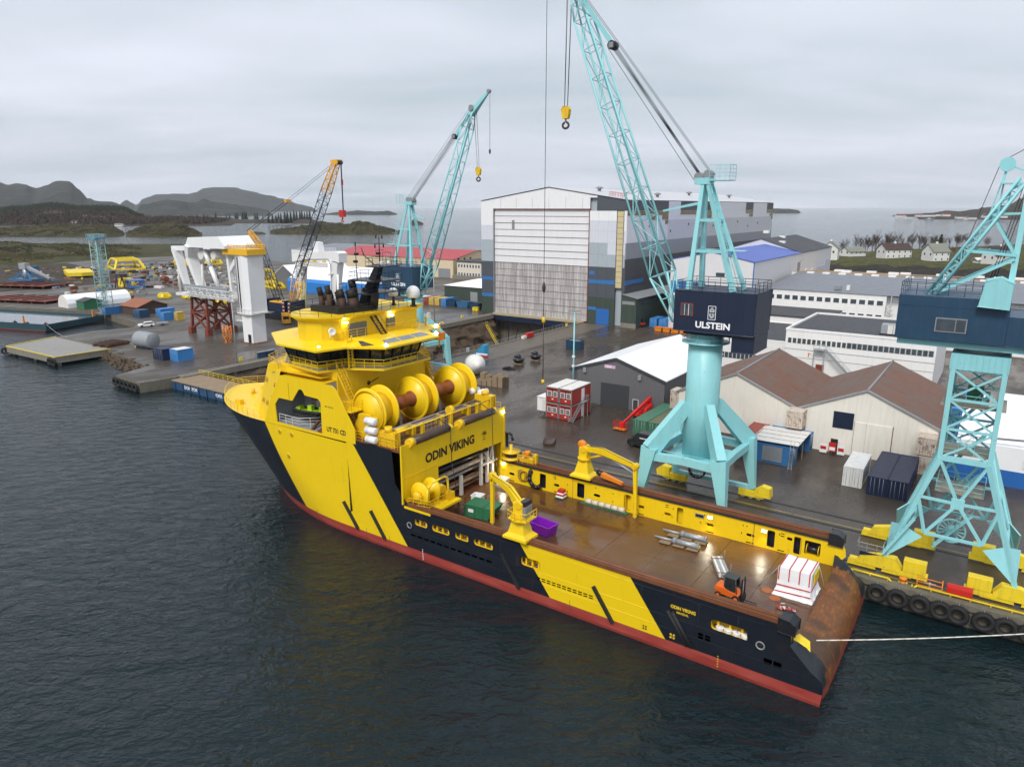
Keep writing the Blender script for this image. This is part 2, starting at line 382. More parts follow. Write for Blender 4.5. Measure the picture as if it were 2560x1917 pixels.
# ---- land forms: ridges drawn from their skyline at a real distance
def ridge(name, top, D, df, db, mat, rough=.06, nseg=110, ncr=16, seed=0.0, zf=0.0, p=1.4, foot=None, kind='structure', flat=0.0):
    """top: skyline points (u, v); D distance of the crest, df / db distance of the front and back foot"""
    pts = []
    us = [q[0] for q in top]
    for i in range(nseg+1):
        u = us[0]+(us[-1]-us[0])*i/nseg; k = 0
        while k < len(us)-2 and u > us[k+1]: k += 1
        a, b = top[k], top[k+1]; f = (u-a[0])/(b[0]-a[0]); f2 = f*f*(3-2*f)*.6+f*.4
        pts.append((u, a[1]+(b[1]-a[1])*f2))
    vs = []; R0 = 0.0
    for i, (u, v) in enumerate(pts):
        c = far(u, v, D); dfi = df if not callable(df) else df(u)
        F = far(u, 600, dfi); Bk = far(u, 600, db); H = max(c.z, zf+.2)
        e = min(1.0, min(i, nseg-i)/(nseg*.03)+.0)
        for j in range(ncr+1):
            tt = j/ncr
            if tt < .6: g = tt/.6; X = F.x+(c.x-F.x)*g; Yy = dfi+(D-dfi)*g; hz = g
            else: g = (tt-.6)/.4; X = c.x+(Bk.x-c.x)*g; Yy = D+(db-D)*g; hz = 1-g
            prof = (1-(1-hz)**p)*(1-flat)+flat*min(1, hz*6)
            nn = fbm(X/(H*4+20), Yy/(H*4+20), seed, 5)
            z = zf+(H-zf)*prof*(1+rough*2*nn*(1 if hz < .97 else .35)) if hz > 0 else -2.0
            vs.append((X, Yy, z if e >= 1 else -2+(z+2)*e))
    m = ncr+1
    mb = MB(); mb.add(vs, [(i*m+j, (i+1)*m+j, (i+1)*m+j+1, i*m+j+1) for i in range(nseg) for j in range(ncr)], mat, True)
    return tag(mb.build(name), kind=kind)
def L4(*p): return [(x/3.067, 400+y/3.067) for x, y in p]
def M6(*p): return [(560+x/3.067, 200+y/3.067) for x, y in p]
def R8(*p): return [(1960+x/2.957, 380+y/2.957) for x, y in p]
def land(name, c1, c2, c3, sc, rough=.9, bump=.6, bd=1.0):
    t = NT(name); g = t.n.new('ShaderNodeNewGeometry'); v = g.outputs['Position']
    a = t.noise(sc, 7, .62, vec=v); b = t.noise(sc*4.3, 5, .6, vec=v)
    col = t.mix(t.ramp(a, (.38, 0.0), (.60, 1.0)), c1, c2); col = t.mix(t.ramp(b, (.50, 0.0), (.66, .9)), col, c3)
    t.bump(t.math('ADD', a, t.math('MULTIPLY', b, .5)), bump, bd); return t.fin(col, rough, 0, .2)
HEATH = land('heath', (.060,.055,.018), (.028,.034,.012), (.10,.075,.032), .035, bd=3)
ISLE = land('islet_heath', (.050,.045,.018), (.026,.028,.012), (.085,.065,.035), .03, bd=4)
FAR1 = land('far_mountain', (.050,.052,.046), (.030,.034,.030), (.07,.068,.06), .004, bd=40, bump=.8)
WOODF = land('wooded_slope', (.050,.036,.028), (.026,.026,.016), (.080,.055,.035), .02, bd=6)
ridge('mountain', [(-900,470),(-500,420),(-200,440)]+L4((0,170),(60,185),(130,180),(200,185),(290,220),(340,195),(450,163),(540,170),(620,235),(670,295),(760,318),(850,318),(960,352),(1050,372)), 4200, 3300, 5600, FAR1, .05, 140, 18, 3)
ridge('mountain', L4((890,352),(930,325),(970,305),(1010,325),(1045,345),(1060,338),(1100,295),(1200,265),(1330,258),(1450,260),(1570,220),(1770,205),(1900,235),(2050,270),(2200,300))+M6((560,950),(690,975),(720,985)), 9000, 7000, 12000, FAR1, .035, 140, 16, 8)
ridge('mountain', L4((1040,380),(1090,340),(1180,325),(1280,300),(1400,310),(1470,332),(1560,297),(1650,320),(1900,355),(2010,375),(2090,392)), 3900, 3350, 4800, FAR1, .05, 100, 16, 5)
woodh = ridge('wooded_hill', [(-800,520)]+L4((0,400),(200,385),(420,360),(620,380),(830,385),(960,388),(1080,428),(1200,440),(1500,445),(1800,462),(1900,484)), 2150, 1480, 2900, WOODF, .06, 130, 16, 2)
isl1 = ridge('island', [(-700,575)]+L4((0,522),(200,518),(450,508),(700,498),(850,512),(930,538),(995,572)), 1080, lambda u: 950, 1190, ISLE, .22, 120, 16, 12, p=2.2)
isl2 = ridge('island', L4((950,574),(1010,548),(1100,512),(1210,496),(1300,490),(1400,502),(1480,535),(1540,565),(1570,588)), 1060, lambda u: 938, 1160, ISLE, .2, 100, 16, 21, p=2.2)
penin = ridge('peninsula', [(-900,600),(-300,606)]+L4((0,636),(140,636),(280,665),(400,668),(560,660),(720,690),(860,668),(1000,680),(1200,695),(1340,690),(1560,690),(1750,720),(1900,760),(2040,805)), 640, lambda u: 478+max(0, (u-330))*.12, 760, HEATH, .42, 190, 30, 31, p=1.15, zf=1.2)
isl3 = ridge('island', M6((330,1168),(420,1148),(500,1138),(740,1108),(860,1118),(1040,1093),(1130,1104),(1250,1138),(1330,1160),(1400,1176)), 1150, lambda u: 1035, 1260, ISLE, .25, 110, 16, 41, p=2.2)
ridge('island', M6((-560,1096),(-380,1080),(-100,1086),(60,1080),(200,1082),(340,1075),(480,1070),(600,1066),(670,1072),(720,1082)), 2050, 1720, 2400, WOODF, .2, 90, 12, 51, p=2)
ridge('island', M6((760,1032),(870,1014),(1050,1003),(1150,1010),(1260,1006),(1340,1028)), 4200, 3750, 4700, FAR1, .15, 70, 12, 61, p=2)
ridge('islet', M6((1420,1098),(1450,1072),(1480,1078),(1530,1098)), 1700, 1600, 1800, ISLE, .2, 40, 10, 71, p=2)
ridge('islet', M6((205,1180),(240,1164),(290,1166),(325,1182)), 1075, 1040, 1120, ISLE, .2, 40, 10, 77, p=2)
ridge('headland', R8((780,470),(950,460),(1080,452),(1200,435),(1300,440),(1400,425),(1480,410),(1560,405),(1650,395),(1774,330),(2100,250),(2500,230)), 3200, lambda u: 2300 if u > 2290 else 3100, 4300, WOODF, .10, 110, 16, 81)
ridge('islet', R8((-180,424),(-100,418),(30,421),(110,430)), 5200, 4900, 5600, FAR1, .1, 40, 10, 87, p=2)
# near hillside with the houses, right
def hside(x, y):
    e = (y-(352+ (240-x)*.42))/38; e = max(0, min(1, e)); e = e*e*(3-2*e)
    sh = max(0, min(1, (640+(x-300)*.55-y)/120)); sh = sh*sh*(3-2*sh)
    return -1.5+(2.2+1.5+5.9*e)*sh+fbm(x/26, y/26, 4, 4)*.9*e
mb = MB(); nx, ny = 70, 60
vs = [(120+i*560/nx, 335+j*420/ny, hside(120+i*560/nx, 335+j*420/ny)-(1.2 if j == 0 or i == 0 else 0)) for j in range(ny+1) for i in range(nx+1)]
SLOPE = land('grassy_slope', (.075,.070,.020), (.040,.050,.014), (.13,.10,.045), .10, bd=.6)
EARTH = land('dark_earth_bank', (.020,.019,.018), (.034,.031,.028), (.05,.045,.03), .12, bd=.4)
fs = []; mb.add(vs, [], SLOPE); k0, k1 = mb._m(SLOPE), mb._m(EARTH)
for j in range(ny):
    for i in range(nx):
        xx = 120+(i+.5)*560/nx; yy = 335+(j+.5)*420/ny; e = (yy-(352+(240-xx)*.42))/38+fbm(xx/18, yy/18, 9, 3)*.10
        mb.f.append([j*(nx+1)+i, j*(nx+1)+i+1, (j+1)*(nx+1)+i+1, (j+1)*(nx+1)+i]); mb.mi.append(k1 if e < .72 else k0); mb.sm.append(True)
hill_right = tag(mb.build('hillside'), kind='structure')
# ================================================================== SHIP  (local x forward, y to port, z up; stern at x = 0)
ship = thing('supply_ship', 'yellow and black offshore supply ship with open rusty cargo deck moored along the quay', 'ship', Y(8, -62.2, 0))
BK = .05
def HB(z): return 9.1+BK*z
# hull paint: diagonal yellow and black bands, red below the boot line
t = NT('hull_paint'); X = t.xyz(); u = t.math('MULTIPLY_ADD', X[2], -.69, X[0]); ub = t.math('MULTIPLY_ADD', X[2], -.5, X[0])
yel = t.mix(t.noise(.25, 4), (.80,.545,.006), (.86,.60,.010)); blk = t.mix(t.noise(.4, 5), (.006,.008,.013), (.016,.020,.030))
def gt(a, b): return t.math('GREATER_THAN', a, b)
isy = t.math('SUBTRACT', gt(u, 11.9), gt(u, 23.85)); isy = t.math('ADD', isy, t.math('MULTIPLY', gt(u, 42.6), t.math('LESS_THAN', ub, 61.0)))
col = t.mix(isy, blk, yel)
sc_ = t.ramp(t.noise(1.1, 8, .7, stretch=(.35, 1, 2.2)), (.63, 0.0), (.72, .55)); col = t.mix(sc_, col, t.mix(isy, (.06,.06,.065), (.55,.33,.02)))
st = t.ramp(t.noise(2.2, 5, .6, stretch=(1, 1, .09)), (.62, 0.0), (.80, .30)); col = t.mix(st, col, (.20,.07,.02))
wear = t.noise(.9, 7, .65, stretch=(.3, 1, 1.6)); red = t.mix(t.ramp(wear, (.35, 0.0), (.7, 1.0)), (.29,.035,.028), (.40,.085,.065)); red = t.mix(t.ramp(t.noise(3.5, 6, .7, stretch=(.4, 1, 1)), (.58, 0.0), (.72, .65)), red, (.20,.12,.09))
edge = t.math('MULTIPLY_ADD', t.noise(6, 3), .02, 1.14); col = t.mix(t.math('LESS_THAN', X[2], edge), col, red)
slime = t.ramp(X[2], (.0, 0.0), (.5, 1.0)); col = t.mix(t.math('MULTIPLY', t.math('LESS_THAN', X[2], .28), .55), col, (.16,.02,.012))
pl = t.noise(.12, 2, .4); t.bump(t.math('ADD', t.noise(.45, 2), t.math('MULTIPLY', t.math('SINE', t.math('MULTIPLY', X[0], 5.2)), .06)), .12, .10)
t.fin(col, .36, 0, .5); HULL = t.m
# rust of stern and deck
t = NT('stern_rust'); n1 = t.noise(.55, 7, .66); n2 = t.noise(2.4, 7, .7, stretch=(2.2, .5, .7)); n3 = t.noise(.22, 4)
col = t.mix(n1, (.075,.026,.012), (.24,.085,.020)); col = t.mix(t.ramp(n2, (.50, 0.0), (.68, .85)), col, (.34,.135,.022)); col = t.mix(t.ramp(n3, (.54, 0.0), (.62, .8)), col, (.05,.030,.020))
X = t.xyz(); side = t.math('ABSOLUTE', X[1]); bl = t.ramp(t.math('MULTIPLY_ADD', n2, 3.0, side), (.62, 0.0), (.66, 1.0))
sd = t.math('MULTIPLY', t.math('GREATER_THAN', t.math('ADD', side, t.math('MULTIPLY', n1, 3.2)), 9.0), t.math('GREATER_THAN', X[2], 1.2)); col = t.mix(sd, col, (.014,.018,.024))
col = t.mix(t.math('LESS_THAN', X[2], 1.0), col, (.33,.05,.035))
t.bump(t.math('ADD', n1, t.math('MULTIPLY', n2, .5)), .35, .06); t.fin(col, t.math('MULTIPLY_ADD', n1, .35, .30)); STERN = t.m
t = NT('wet_deck'); n1 = t.noise(.16, 6, .6); n2 = t.noise(.9, 7, .66, stretch=(.5, 1.6, 1)); n3 = t.noise(.07, 4); n4 = t.noise(5, 3)
col = t.mix(n2, (.052,.024,.013), (.14,.062,.028)); col = t.mix(t.ramp(n1, (.45, 0.0), (.65, .8)), col, (.085,.045,.022)); col = t.mix(t.ramp(n3, (.52, 0.0), (.60, .6)), col, (.17,.075,.014))
col = t.mix(t.ramp(n4, (.66, 0.0), (.8, .5)), col, (.24,.13,.06))
t.bump(t.math('ADD', n2, t.math('MULTIPLY', n4, .3)), .22, .02); t.fin(col, t.math('MULTIPLY_ADD', t.ramp(n1, (.40, 0.0), (.60, 1.0)), .34, .08), 0, .5); DECK = t.m
def rrect(x0, x1, z0, z1, r=.22, n=4):
    pts = []
    for cx, cz, a0 in ((x1-r, z1-r, 0), (x0+r, z1-r, 90), (x0+r, z0+r, 180), (x1-r, z0+r, 270)):
        for k in range(n+1): a = R(a0+90*k/n); pts.append((cx+r*math.cos(a), cz+r*math.sin(a)))
    return pts
def rail(mb, pts, h=1.1, sp=1.5, r=.028, mat=None, n=3, post=True, closed=False):
    mat = mat or YELLOWD; pts = [Vector(p) for p in pts]; pts = pts+[pts[0]] if closed else pts
    for a, b in zip(pts[:-1], pts[1:]):
        for k in range(n): mb.tube(a+Vector((0,0,h*(k+1)/n)), b+Vector((0,0,h*(k+1)/n)), r*(1.25 if k == n-1 else .8), mat, 5, cap=False)
        m = max(1, round((b-a).length/sp))
        for i in range(m+1):
            p = a+(b-a)*i/m; mb.tube(p, p+Vector((0,0,h)), r*1.1, mat, 5, cap=False)
    return mb
# ---- hull
ports = [(40.2,42.0,4.25,5.0),(37.1,39.5,4.25,5.0),(34.5,36.3,4.25,4.97),(31.35,33.8,4.25,4.95),(25.7,27.9,3.8,4.72),(5.7,8.7,3.8,4.72)]
slots = [(31.6+k*.95, 32.3+k*.95, 2.74, 2.95) for k in range(12)]+[(19.9+k*.58, 20.35+k*.58, z, z+.13) for k in range(11) for z in (2.62, 2.86)]
slots += [(9.3,9.75,2.75,2.98),(8.7,9.15,2.75,2.98),(9.3,9.75,2.45,2.68),(8.7,9.15,2.45,2.68),(3.6,4.25,2.25,2.75),(2.85,3.5,2.25,2.75)]
holes = [rrect(*p, r=.3) for p in ports]+[rrect(*p, r=.05, n=2) for p in slots]
mb = MB()
outl = [(-.3,1.14),(-.25,2.2),(.84,3.0),(2.7,4.9),(2.7,6.45),(42.9,6.45),(44.6,8.5),(44.75,12.4),(52,12.4),(52,1.14)]
mb.sheet(outl, lambda p: (p[0], HB(p[1]), p[1]), HULL, holes)
mb.sheet([(-.3,1.14),(52,1.14),(52,-1.6),(-.1,-1.6)], lambda p: (p[0], HB(p[1]), p[1]), HULL)
mb.sheet(outl[:4]+[(2.7,6.45),(42.9,6.45),(44.6,8.5),(44.75,12.4),(52,12.4),(52,-1.6),(-.1,-1.6)], lambda p: (p[0], -HB(p[1]), p[1]), HULL)
STEM = [(-1.6,75.7),(0,76.6),(1.2,77.4),(4,79.7),(6.5,81.8),(9,84.0),(12,86.6)]
def xs(z):
    for (a, p), (b, q) in zip(STEM[:-1], STEM[1:]):
        if z <= b: return p+(q-p)*(z-a)/(b-a)
    return 86.6
def hy(t_, z):
    x0 = 52+17*max(0, z)/12; x1 = xs(z); x = 52+(x1-52)*t_
    k = max(0, (x-x0)/(x1-x0)); return x, HB(z)*max(0, 1-k*k)**.72
zl = [-1.6,-.6,0,.6,1.14,2,3.2,4.6,6,7.4,8.8,10.2,11.8]; NX = 44; tv = [1-(1-i/NX)**1.6 for i in range(NX+1)]
for sg in (1, -1):
    vs = [(hy(tq, z)[0], sg*hy(tq, z)[1], z) for z in zl for tq in tv]
    mb.add(vs, [(j*(NX+1)+i, j*(NX+1)+i+1, (j+1)*(NX+1)+i+1, (j+1)*(NX+1)+i) for j in range(len(zl)-1) for i in range(NX)], HULL, True)
hull = mb.build('hull', ship)
mb = MB()   # plate seams and rubbing ridges standing proud of the shell
for z, x0, x1 in ((5.75,2.8,42.8),(3.55,1.4,51.5),(2.35,.2,51.5)): mb.tube((x0,HB(z)+.0,z),(x1,HB(z)+.0,z),.022,HULL,6)
for x in (6.5,9.8,15,30.4,35.5,41,46.8): mb.tube((x,HB(1.3),1.3),(x,HB(5.7),5.7),.012,HULL,5)
mb.each('plate_seam', hull)
FRAME = paint('port_frame', (.02,.022,.028), .4, .1, 1, .1)
for x0, x1, z0, z1 in ports:
    mb = MB(); a = rrect(x0-.1, x1+.1, z0-.1, z1+.1, .4); b = rrect(x0, x1, z0, z1, .3)
    zc = (z0+z1)/2; y = HB(zc)
    mb.sheet(a, lambda p: (p[0], HB(p[1])+.02, p[1]), HULL, [b]); m = len(b)
    mb.add([(p[0], HB(p[1])+.02, p[1]) for p in b]+[(p[0], HB(p[1])-.25, p[1]) for p in b], [(i, (i+1) % m, m+(i+1) % m, m+i) for i in range(m)], YELLOWD)
    mb.build('mooring_port', hull)
    mb = MB()      # fairlead rollers inside each port
    for k in range(2 if x1-x0 < 2 else 3):
        xx = x0+(x1-x0)*(k+.5)/(2 if x1-x0 < 2 else 3); mb.box(xx-.10, xx+.10, 8.66, 9.0, 3.5, z1, YELLOWD); mb.tube((xx+.25,8.9,3.5),(xx+.25,8.9,z0+.25),.16,BLACK,10)
    mb.each('bollard', hull)
# stern: rounded rusty sill across the ship, quarters rising to the bulwark ends
prof = [(2.45,3.50),(1.9,3.48),(1.3,3.36),(.7,3.08),(.2,2.62),(-.15,2.05),(-.36,1.4),(-.42,.7),(-.34,0),(-.1,-1.6)]
ys = [-9.15,-8.2,-7.0,-4.7,-2.35,0,2.35,4.7,7.0,8.2,9.15]
def lift(y, k):
    e = max(0, (abs(y)-6.6)/2.5)**1.3; return e*[1.9,1.75,1.5,1.15,.75,.4,.15,.05,0,0][k]
endp = [(2.75,5.0),(2.3,4.5),(1.6,3.78),(.84,3.0),(.25,2.55),(-.25,2.2),(-.3,1.4),(-.32,.7),(-.3,0),(-.1,-1.6)]
mb = MB(); vs = [(endp[k][0], math.copysign(HB(endp[k][1])-.004, y), endp[k][1]) if abs(y) > 9 else (px+.25*max(0,(abs(y)-6.6)/2.5), y*(HB(pz+lift(y,k))/9.15 if abs(y) > 9 else 1), pz+lift(y,k)) for y in ys for k, (px, pz) in enumerate(prof)]; m = len(prof)
mb.add(vs, [(i*m+k, i*m+k+1, (i+1)*m+k+1, (i+1)*m+k) for i in range(len(ys)-1) for k in range(m-1)], STERN, True)
mb.build('stern_sill', ship)
for y in (-2.4, 2.35, 4.72, -6.9, 6.9):
    mb = MB()
    for (a, b) in zip(prof[:8], prof[1:9]): mb.bar((a[0]-.0, y, a[1]+.012), (b[0]-.012, y, b[1]+.004), .09, .03, RUST)
    mb.build('sill_seam', ship)
for sg in (1, -1):   # bulwark ends
    mb = MB(); mb.prism([(2.0,5.75),(3.3,5.75),(3.3,6.9),(2.5,6.9),(2.0,6.6)], sg*8.35, sg*9.75, BLACK, 'y')
    mb.prism([(2.35,3.4),(3.4,3.4),(3.4,5.75),(2.35,5.75)], sg*8.62, sg*(HB(5)-.02), BLACK if sg > 0 else YELLOW, 'y'); mb.build('bulwark_end', ship, bevel=.06)
# ---- cargo deck made of plates
mb = MB(); mb.box(2.4, 52, -9.0, 9.0, 3.2, 3.44, RUST); mb.build('deck_frame', ship)
for i in range(8):
    for j in range(4):
        mb = MB(); x0 = 2.45+i*5.15; y0 = -8.58+j*4.29
        mb.box(x0+.015, x0+5.135, y0+.012, y0+4.278, 3.40, 3.50+.006*((i*7+j*3) % 3), DECK); mb.build('deck_plate', ship)
CIRC = paint('orange_patch', (.36,.09,.02), .6, .2, 2, .3)
mb = MB()
for x, y, r in ((6.7,-.1,.5),(5.75,.9,.5)):
    mb.lathe([(r,0),(r,.012)], (x,y,3.515), (0,0,1), CIRC, 20, False); 
mb.each('deck_patch', ship)
# ---- bulwarks
doors = [(36.4,37.3),(30.9,31.9),(24.75,25.6),(18.4,19.1),(8.45,9.2),(5.8,6.55)]
oval = [(41.2,42.0,4.42,4.75),(34.45,35.2,4.42,4.75),(28.75,29.6,4.42,4.75),(23.05,23.75,4.42,4.75),(19.8,20.6,4.38,4.68),(14.9,15.75,4.36,4.68),(10.5,11.35,4.36,4.66),(6.72,7.25,5.03,5.36)]
lows = [(41.2,42.0,3.58,3.72),(34.5,35.2,3.58,3.72),(23.0,23.8,3.58,3.72),(14.85,15.75,3.58,3.72),(10.5,11.35,3.58,3.72),(7.4,8.1,3.6,3.72)]
tiny = [(x, x+.1, z, z+.22) for x, z in ((40.6,5.1),(40.2,5.1),(40.4,4.3),(33.2,4.9),(33.2,4.0),(29.3,5.4),(27.0,5.2),(27.0,4.2),(24.0,5.2),(19.5,5.2),(19.6,4.2),(15.9,5.35),(16.3,4.4),(11.7,5.3),(11.3,5.3),(11.8,4.4),(7.95,5.3))]+[(34.9,35.3,5.55,5.68),(34.9,35.3,5.32,5.44),(20.1,20.5,5.5,5.62),(20.1,20.5,5.25,5.36),(7.5,7.9,5.5,5.62),(7.5,7.9,5.22,5.34)]
big = [(4.0,5.5,4.05,5.5)]
hol = [rrect(a, b, 3.75, 5.62, .18) for a, b in doors]+[rrect(*o, r=.14) for o in oval]+[rrect(*o, r=.03, n=1) for o in lows+tiny]+[rrect(*o, r=.12) for o in big]
mb = MB()
ob = [(3.0,3.45),(43.5,3.45),(43.5,6.05),(2.1,6.05),(1.75,5.5),(1.65,4.8),(2.2,4.0)]
mb.prism(ob, -8.60, -8.64, YELLOW, 'y', hol); bul = mb.build('starboard_bulwark', ship)
mb = MB(); mb.box(3.2, 43.5, -9.42, -9.36, 3.3, 6.3, YELLOWD)
for x in [3.4+k*2.45 for k in range(17)]: mb.box(x, x+.08, -9.36, -8.66, 3.5, 6.2, YELLOWD)
mb.box(3.2, 43.5, -9.36, -8.66, 3.42, 3.5, RUST); mb.build('bulwark_passage', bul)
mb = MB(); mb.box(2.9, 43.0, 8.56, 8.60, 3.45, 6.2, YELLOWD)
mb.box(2.9, 43.0, 8.60, 9.2, 3.3, 3.42, YELLOWD); mb.build('port_bulwark', ship)
for sg in (1, -1):
    mb = MB(); mb.box(2.8, 42.9, *sorted((sg*8.50, sg*9.50)), 6.25, 6.46, RUST); mb.tube((3.2,sg*8.95,6.56),(42.8,sg*8.95,6.56),.16,RUST,10); mb.box(2.8,42.9,*sorted((sg*9.25,sg*9.47)),6.46,6.62,RUST)
    mb.box(2.8,42.9,*sorted((sg*8.50,sg*8.62)),6.46,6.56,RUST)
    mb.build('cargo_rail', ship)
mb = MB(); mb.box(2.8, 43.0, -8.62, -8.40, 6.02, 6.28, RUBBER); mb.build('rubbing_band', ship, bevel=.05)
for x in (10.6, 32.5):
    mb = MB(); mb.box(x-.03, x+.03, -8.598, -8.588, 3.5, 6.02, RUST); mb.build('weld_streak', bul)
mb = MB(); mb.box(15.95,17.0,-8.60,-8.52,5.08,5.5,GREYST); mb.box(16.05,16.9,-8.52,-8.515,5.15,5.43,BLACK); mb.build('control_panel', bul)
mb = MB()
for x, z in ((15.3,5.42),(9.55,5.40)): mb.box(x-.28,x+.28,-8.60,-8.50,z-.16,z+.16,GREYST); mb.box(x-.24,x+.24,-8.50,-8.485,z-.12,z+.12,LAMP)
mb.each('floodlight', bul)
for k, (x, z) in enumerate(((15.3,5.2),(9.55,5.2),(42.9,5.6))):
    ld = bpy.data.lights.new('deck_floodlight', 'SPOT'); ld.energy = 170; ld.color = (1,.9,.68); ld.spot_size = R(130); ld.shadow_soft_size = .15
    lo = bpy.data.objects.new('floodlight_beam', ld); COL.objects.link(lo); lo.parent = bul; lo.location = (x, -8.42, z+.2); lo.rotation_euler = (R(-50) if False else R(50), 0, 0)
mb = MB(); # towing winch seen through the large opening aft
mb.tube((4.1,-9.0,4.5),(5.4,-9.0,4.5),.33,BLACK,14); mb.tube((4.15,-9.0,4.5),(4.22,-9.0,4.5),.55,YELLOWD,16); mb.tube((5.28,-9.0,4.5),(5.35,-9.0,4.5),.55,YELLOWD,16); mb.box(4.0,5.5,-9.3,-8.8,3.5,4.0,YELLOWD); mb.build('mooring_winch', bul)
mb = MB(); mb.tube((42.9,-8.5,5.7),(42.9,-8.42,5.7),.16,LAMP,10); mb.each('floodlight', bul)
# black fender bars on the hull side
for (xa, za), (xb, zb) in (((53.3,4.24),(51.2,1.2)),((48.8,4.2),(46.8,1.15)),((30.25,4.3),(28.2,1.0)),((19.8,4.1),(17.8,.98))):
    mb = MB(); a = Vector((xa,HB(za)+.14,za)); b = Vector((xb,HB(zb)+.14,zb)); mb.bar(a, b, .30, .30, RUBBER, (0,1,0)); mb.bar(a+Vector((.06,.16,0)), b+Vector((.06,.16,0)), .10, .05, BLACK, (0,1,0)); mb.build('fender_bar', hull, bevel=.04)
mb = MB()
for dx in (-.2, .22): mb.tube((12.28+dx,HB(4.2)+.16,4.2),(10.5+dx,HB(1.4)+.16,1.4),.17,RUBBER,10)
mb.build('fender_bar', hull)
# lettering and marks on the hull
def onhull(name, s, size, mat, x, z, w=.02, sx=1.0):
    o = text(name, s, size, mat, hull, (x, HB(z)+.012, z), (-1,0,0), (0,BK,1), w, sx=sx, depth=.01); return o
LETY = plain('yellow_lettering', (.78,.52,.02), .5); LETB = plain('black_lettering', (.008,.008,.010), .5); LETW = plain('white_lettering', (.85,.86,.88), .5)
onhull('ship_name', 'ODIN VIKING', .44, LETY, 12.3, 4.52, .04, .83); onhull('home_port', 'MANDAL', .31, LETY, 11.75, 4.12, .02, .85)
def petals(x, z, r, mat):
    mb = MB()
    for k in range(4):
        a = R(45+90*k); d = Vector((math.cos(a),0,math.sin(a))); n_ = Vector((-math.sin(a),0,math.cos(a))); c = Vector((x,HB(z)+.012,z))
        mb.add([c+d*r*.12, c+d*r*.85-n_*r*.42, c+d*r, c+d*r*.85+n_*r*.42], [(0,1,2,3)], mat)
    mb.build('thruster_mark', hull)
petals(14.65,1.62,.26,LETB); petals(12.05,1.72,.30,LETY)
mb = MB()
for k in range(7): mb.box(41.1,41.22,HB(.2+k*.2)+.005,HB(.2+k*.2)+.012,.2+k*.2,.28+k*.2,LETW)
for k in range(5): mb.box(7.9,8.02,HB(.3+k*.25)+.005,HB(.3+k*.25)+.012,.3+k*.25,.38+k*.25,LETY)
tag(mb.build('draught_mark', hull), kind='stuff')
SCUP = paint('scupper_stain', (.20,.10,.03), .7, .3, 2, .5)
mb = MB()
for x in (22.4,49.9,46.2,58.6): mb.box(x-.02,x+.02,HB(.8)-.0+.004,HB(.8)+.05,.35,1.7,SCUP)
mb.each('scupper_pipe', hull)
for x, z in ((4.6,3.75),(42.85,3.95)):
    mb = MB(); mb.lathe([(.30,0),(.38,.05),(.38,.1),(.28,.1),(.26,-.1)], (x,HB(z)-.02,z), (0,1,0), GREYST, 16, cap=False); mb.lathe([(.27,0),(.27,.01)], (x,HB(z)+.0,z), (0,1,0), DARK, 16); mb.build('fairlead', hull)
# ---- foredeck and its railing
fd = [hy(tq, 11.8) for tq in tv if hy(tq, 11.8)[0] > 63]
mb = MB(); mb.sheet(fd+[(x, -y) for x, y in fd[::-1][1:]], lambda p: (p[0], p[1], 11.82), YELLOW); mb.build('foredeck', ship)
mb = MB(); edge_ = [(x, y-.12, 11.82) for x, y in fd if y > .3 and x > 67.5][::3]
rail(mb, edge_, 1.05, 1.6, .026, YELLOW); rail(mb, [(x, -y, z) for x, y, z in edge_], 1.05, 1.6, .03, YELLOWD); rail(mb, [edge_[-1], (86.2,0,11.82), (edge_[-1][0], -edge_[-1][1], 11.82)], 1.05, 1.2, .03, YELLOWD)
mb.build('foredeck_railing', ship)
mb = MB(); mb.box(76,77.2,6.3,6.9,11.82,12.5,YELLOWD); mb.tube((80,-2,11.82),(80,-2,12.6),.3,YELLOWD,12); mb.tube((80,2,11.82),(80,2,12.6),.3,YELLOWD,12); mb.box(76,79,-1.4,1.4,11.82,13.0,YELLOWD); mb.each('mooring_gear', ship)
onb = hy(.86, 9.3); o = text('bow_name', 'ODIN VIKING', .55, LETY, hull, (75.6, hy(.72, 9.4)[1]+.85, 9.5), (.78,-.62,-.02), (0,.45,1), .03, sx=-.9)
bpy.data.objects.remove(o)
# ---- forecastle house: raked front, sides, panel with boat recess
foot = [(56,9.45),(66.8,9.45),(70.6,7.9),(74.7,5.7),(78.4,2.0)]; top_ = [(56,9.45),(63.2,9.45),(68.1,7.6),(70.2,4.0),(70.8,1.4)]
mid_ = [tuple((f[k]+tt[k])/2 for k in (0,1)) for f, tt in zip(foot, top_)]
ring = lambda o_, z: [(x,y,z) for x,y in o_]+[(x,-y,z) for x,y in o_[::-1]]
mb = MB(); zs_ = [(foot,11.8),(foot,11.85),(mid_,15.3),(top_,18.75)]
r0, r1, r2 = ring(foot,11.83), ring(mid_,15.3), ring(top_,18.75); n_ = len(r0)
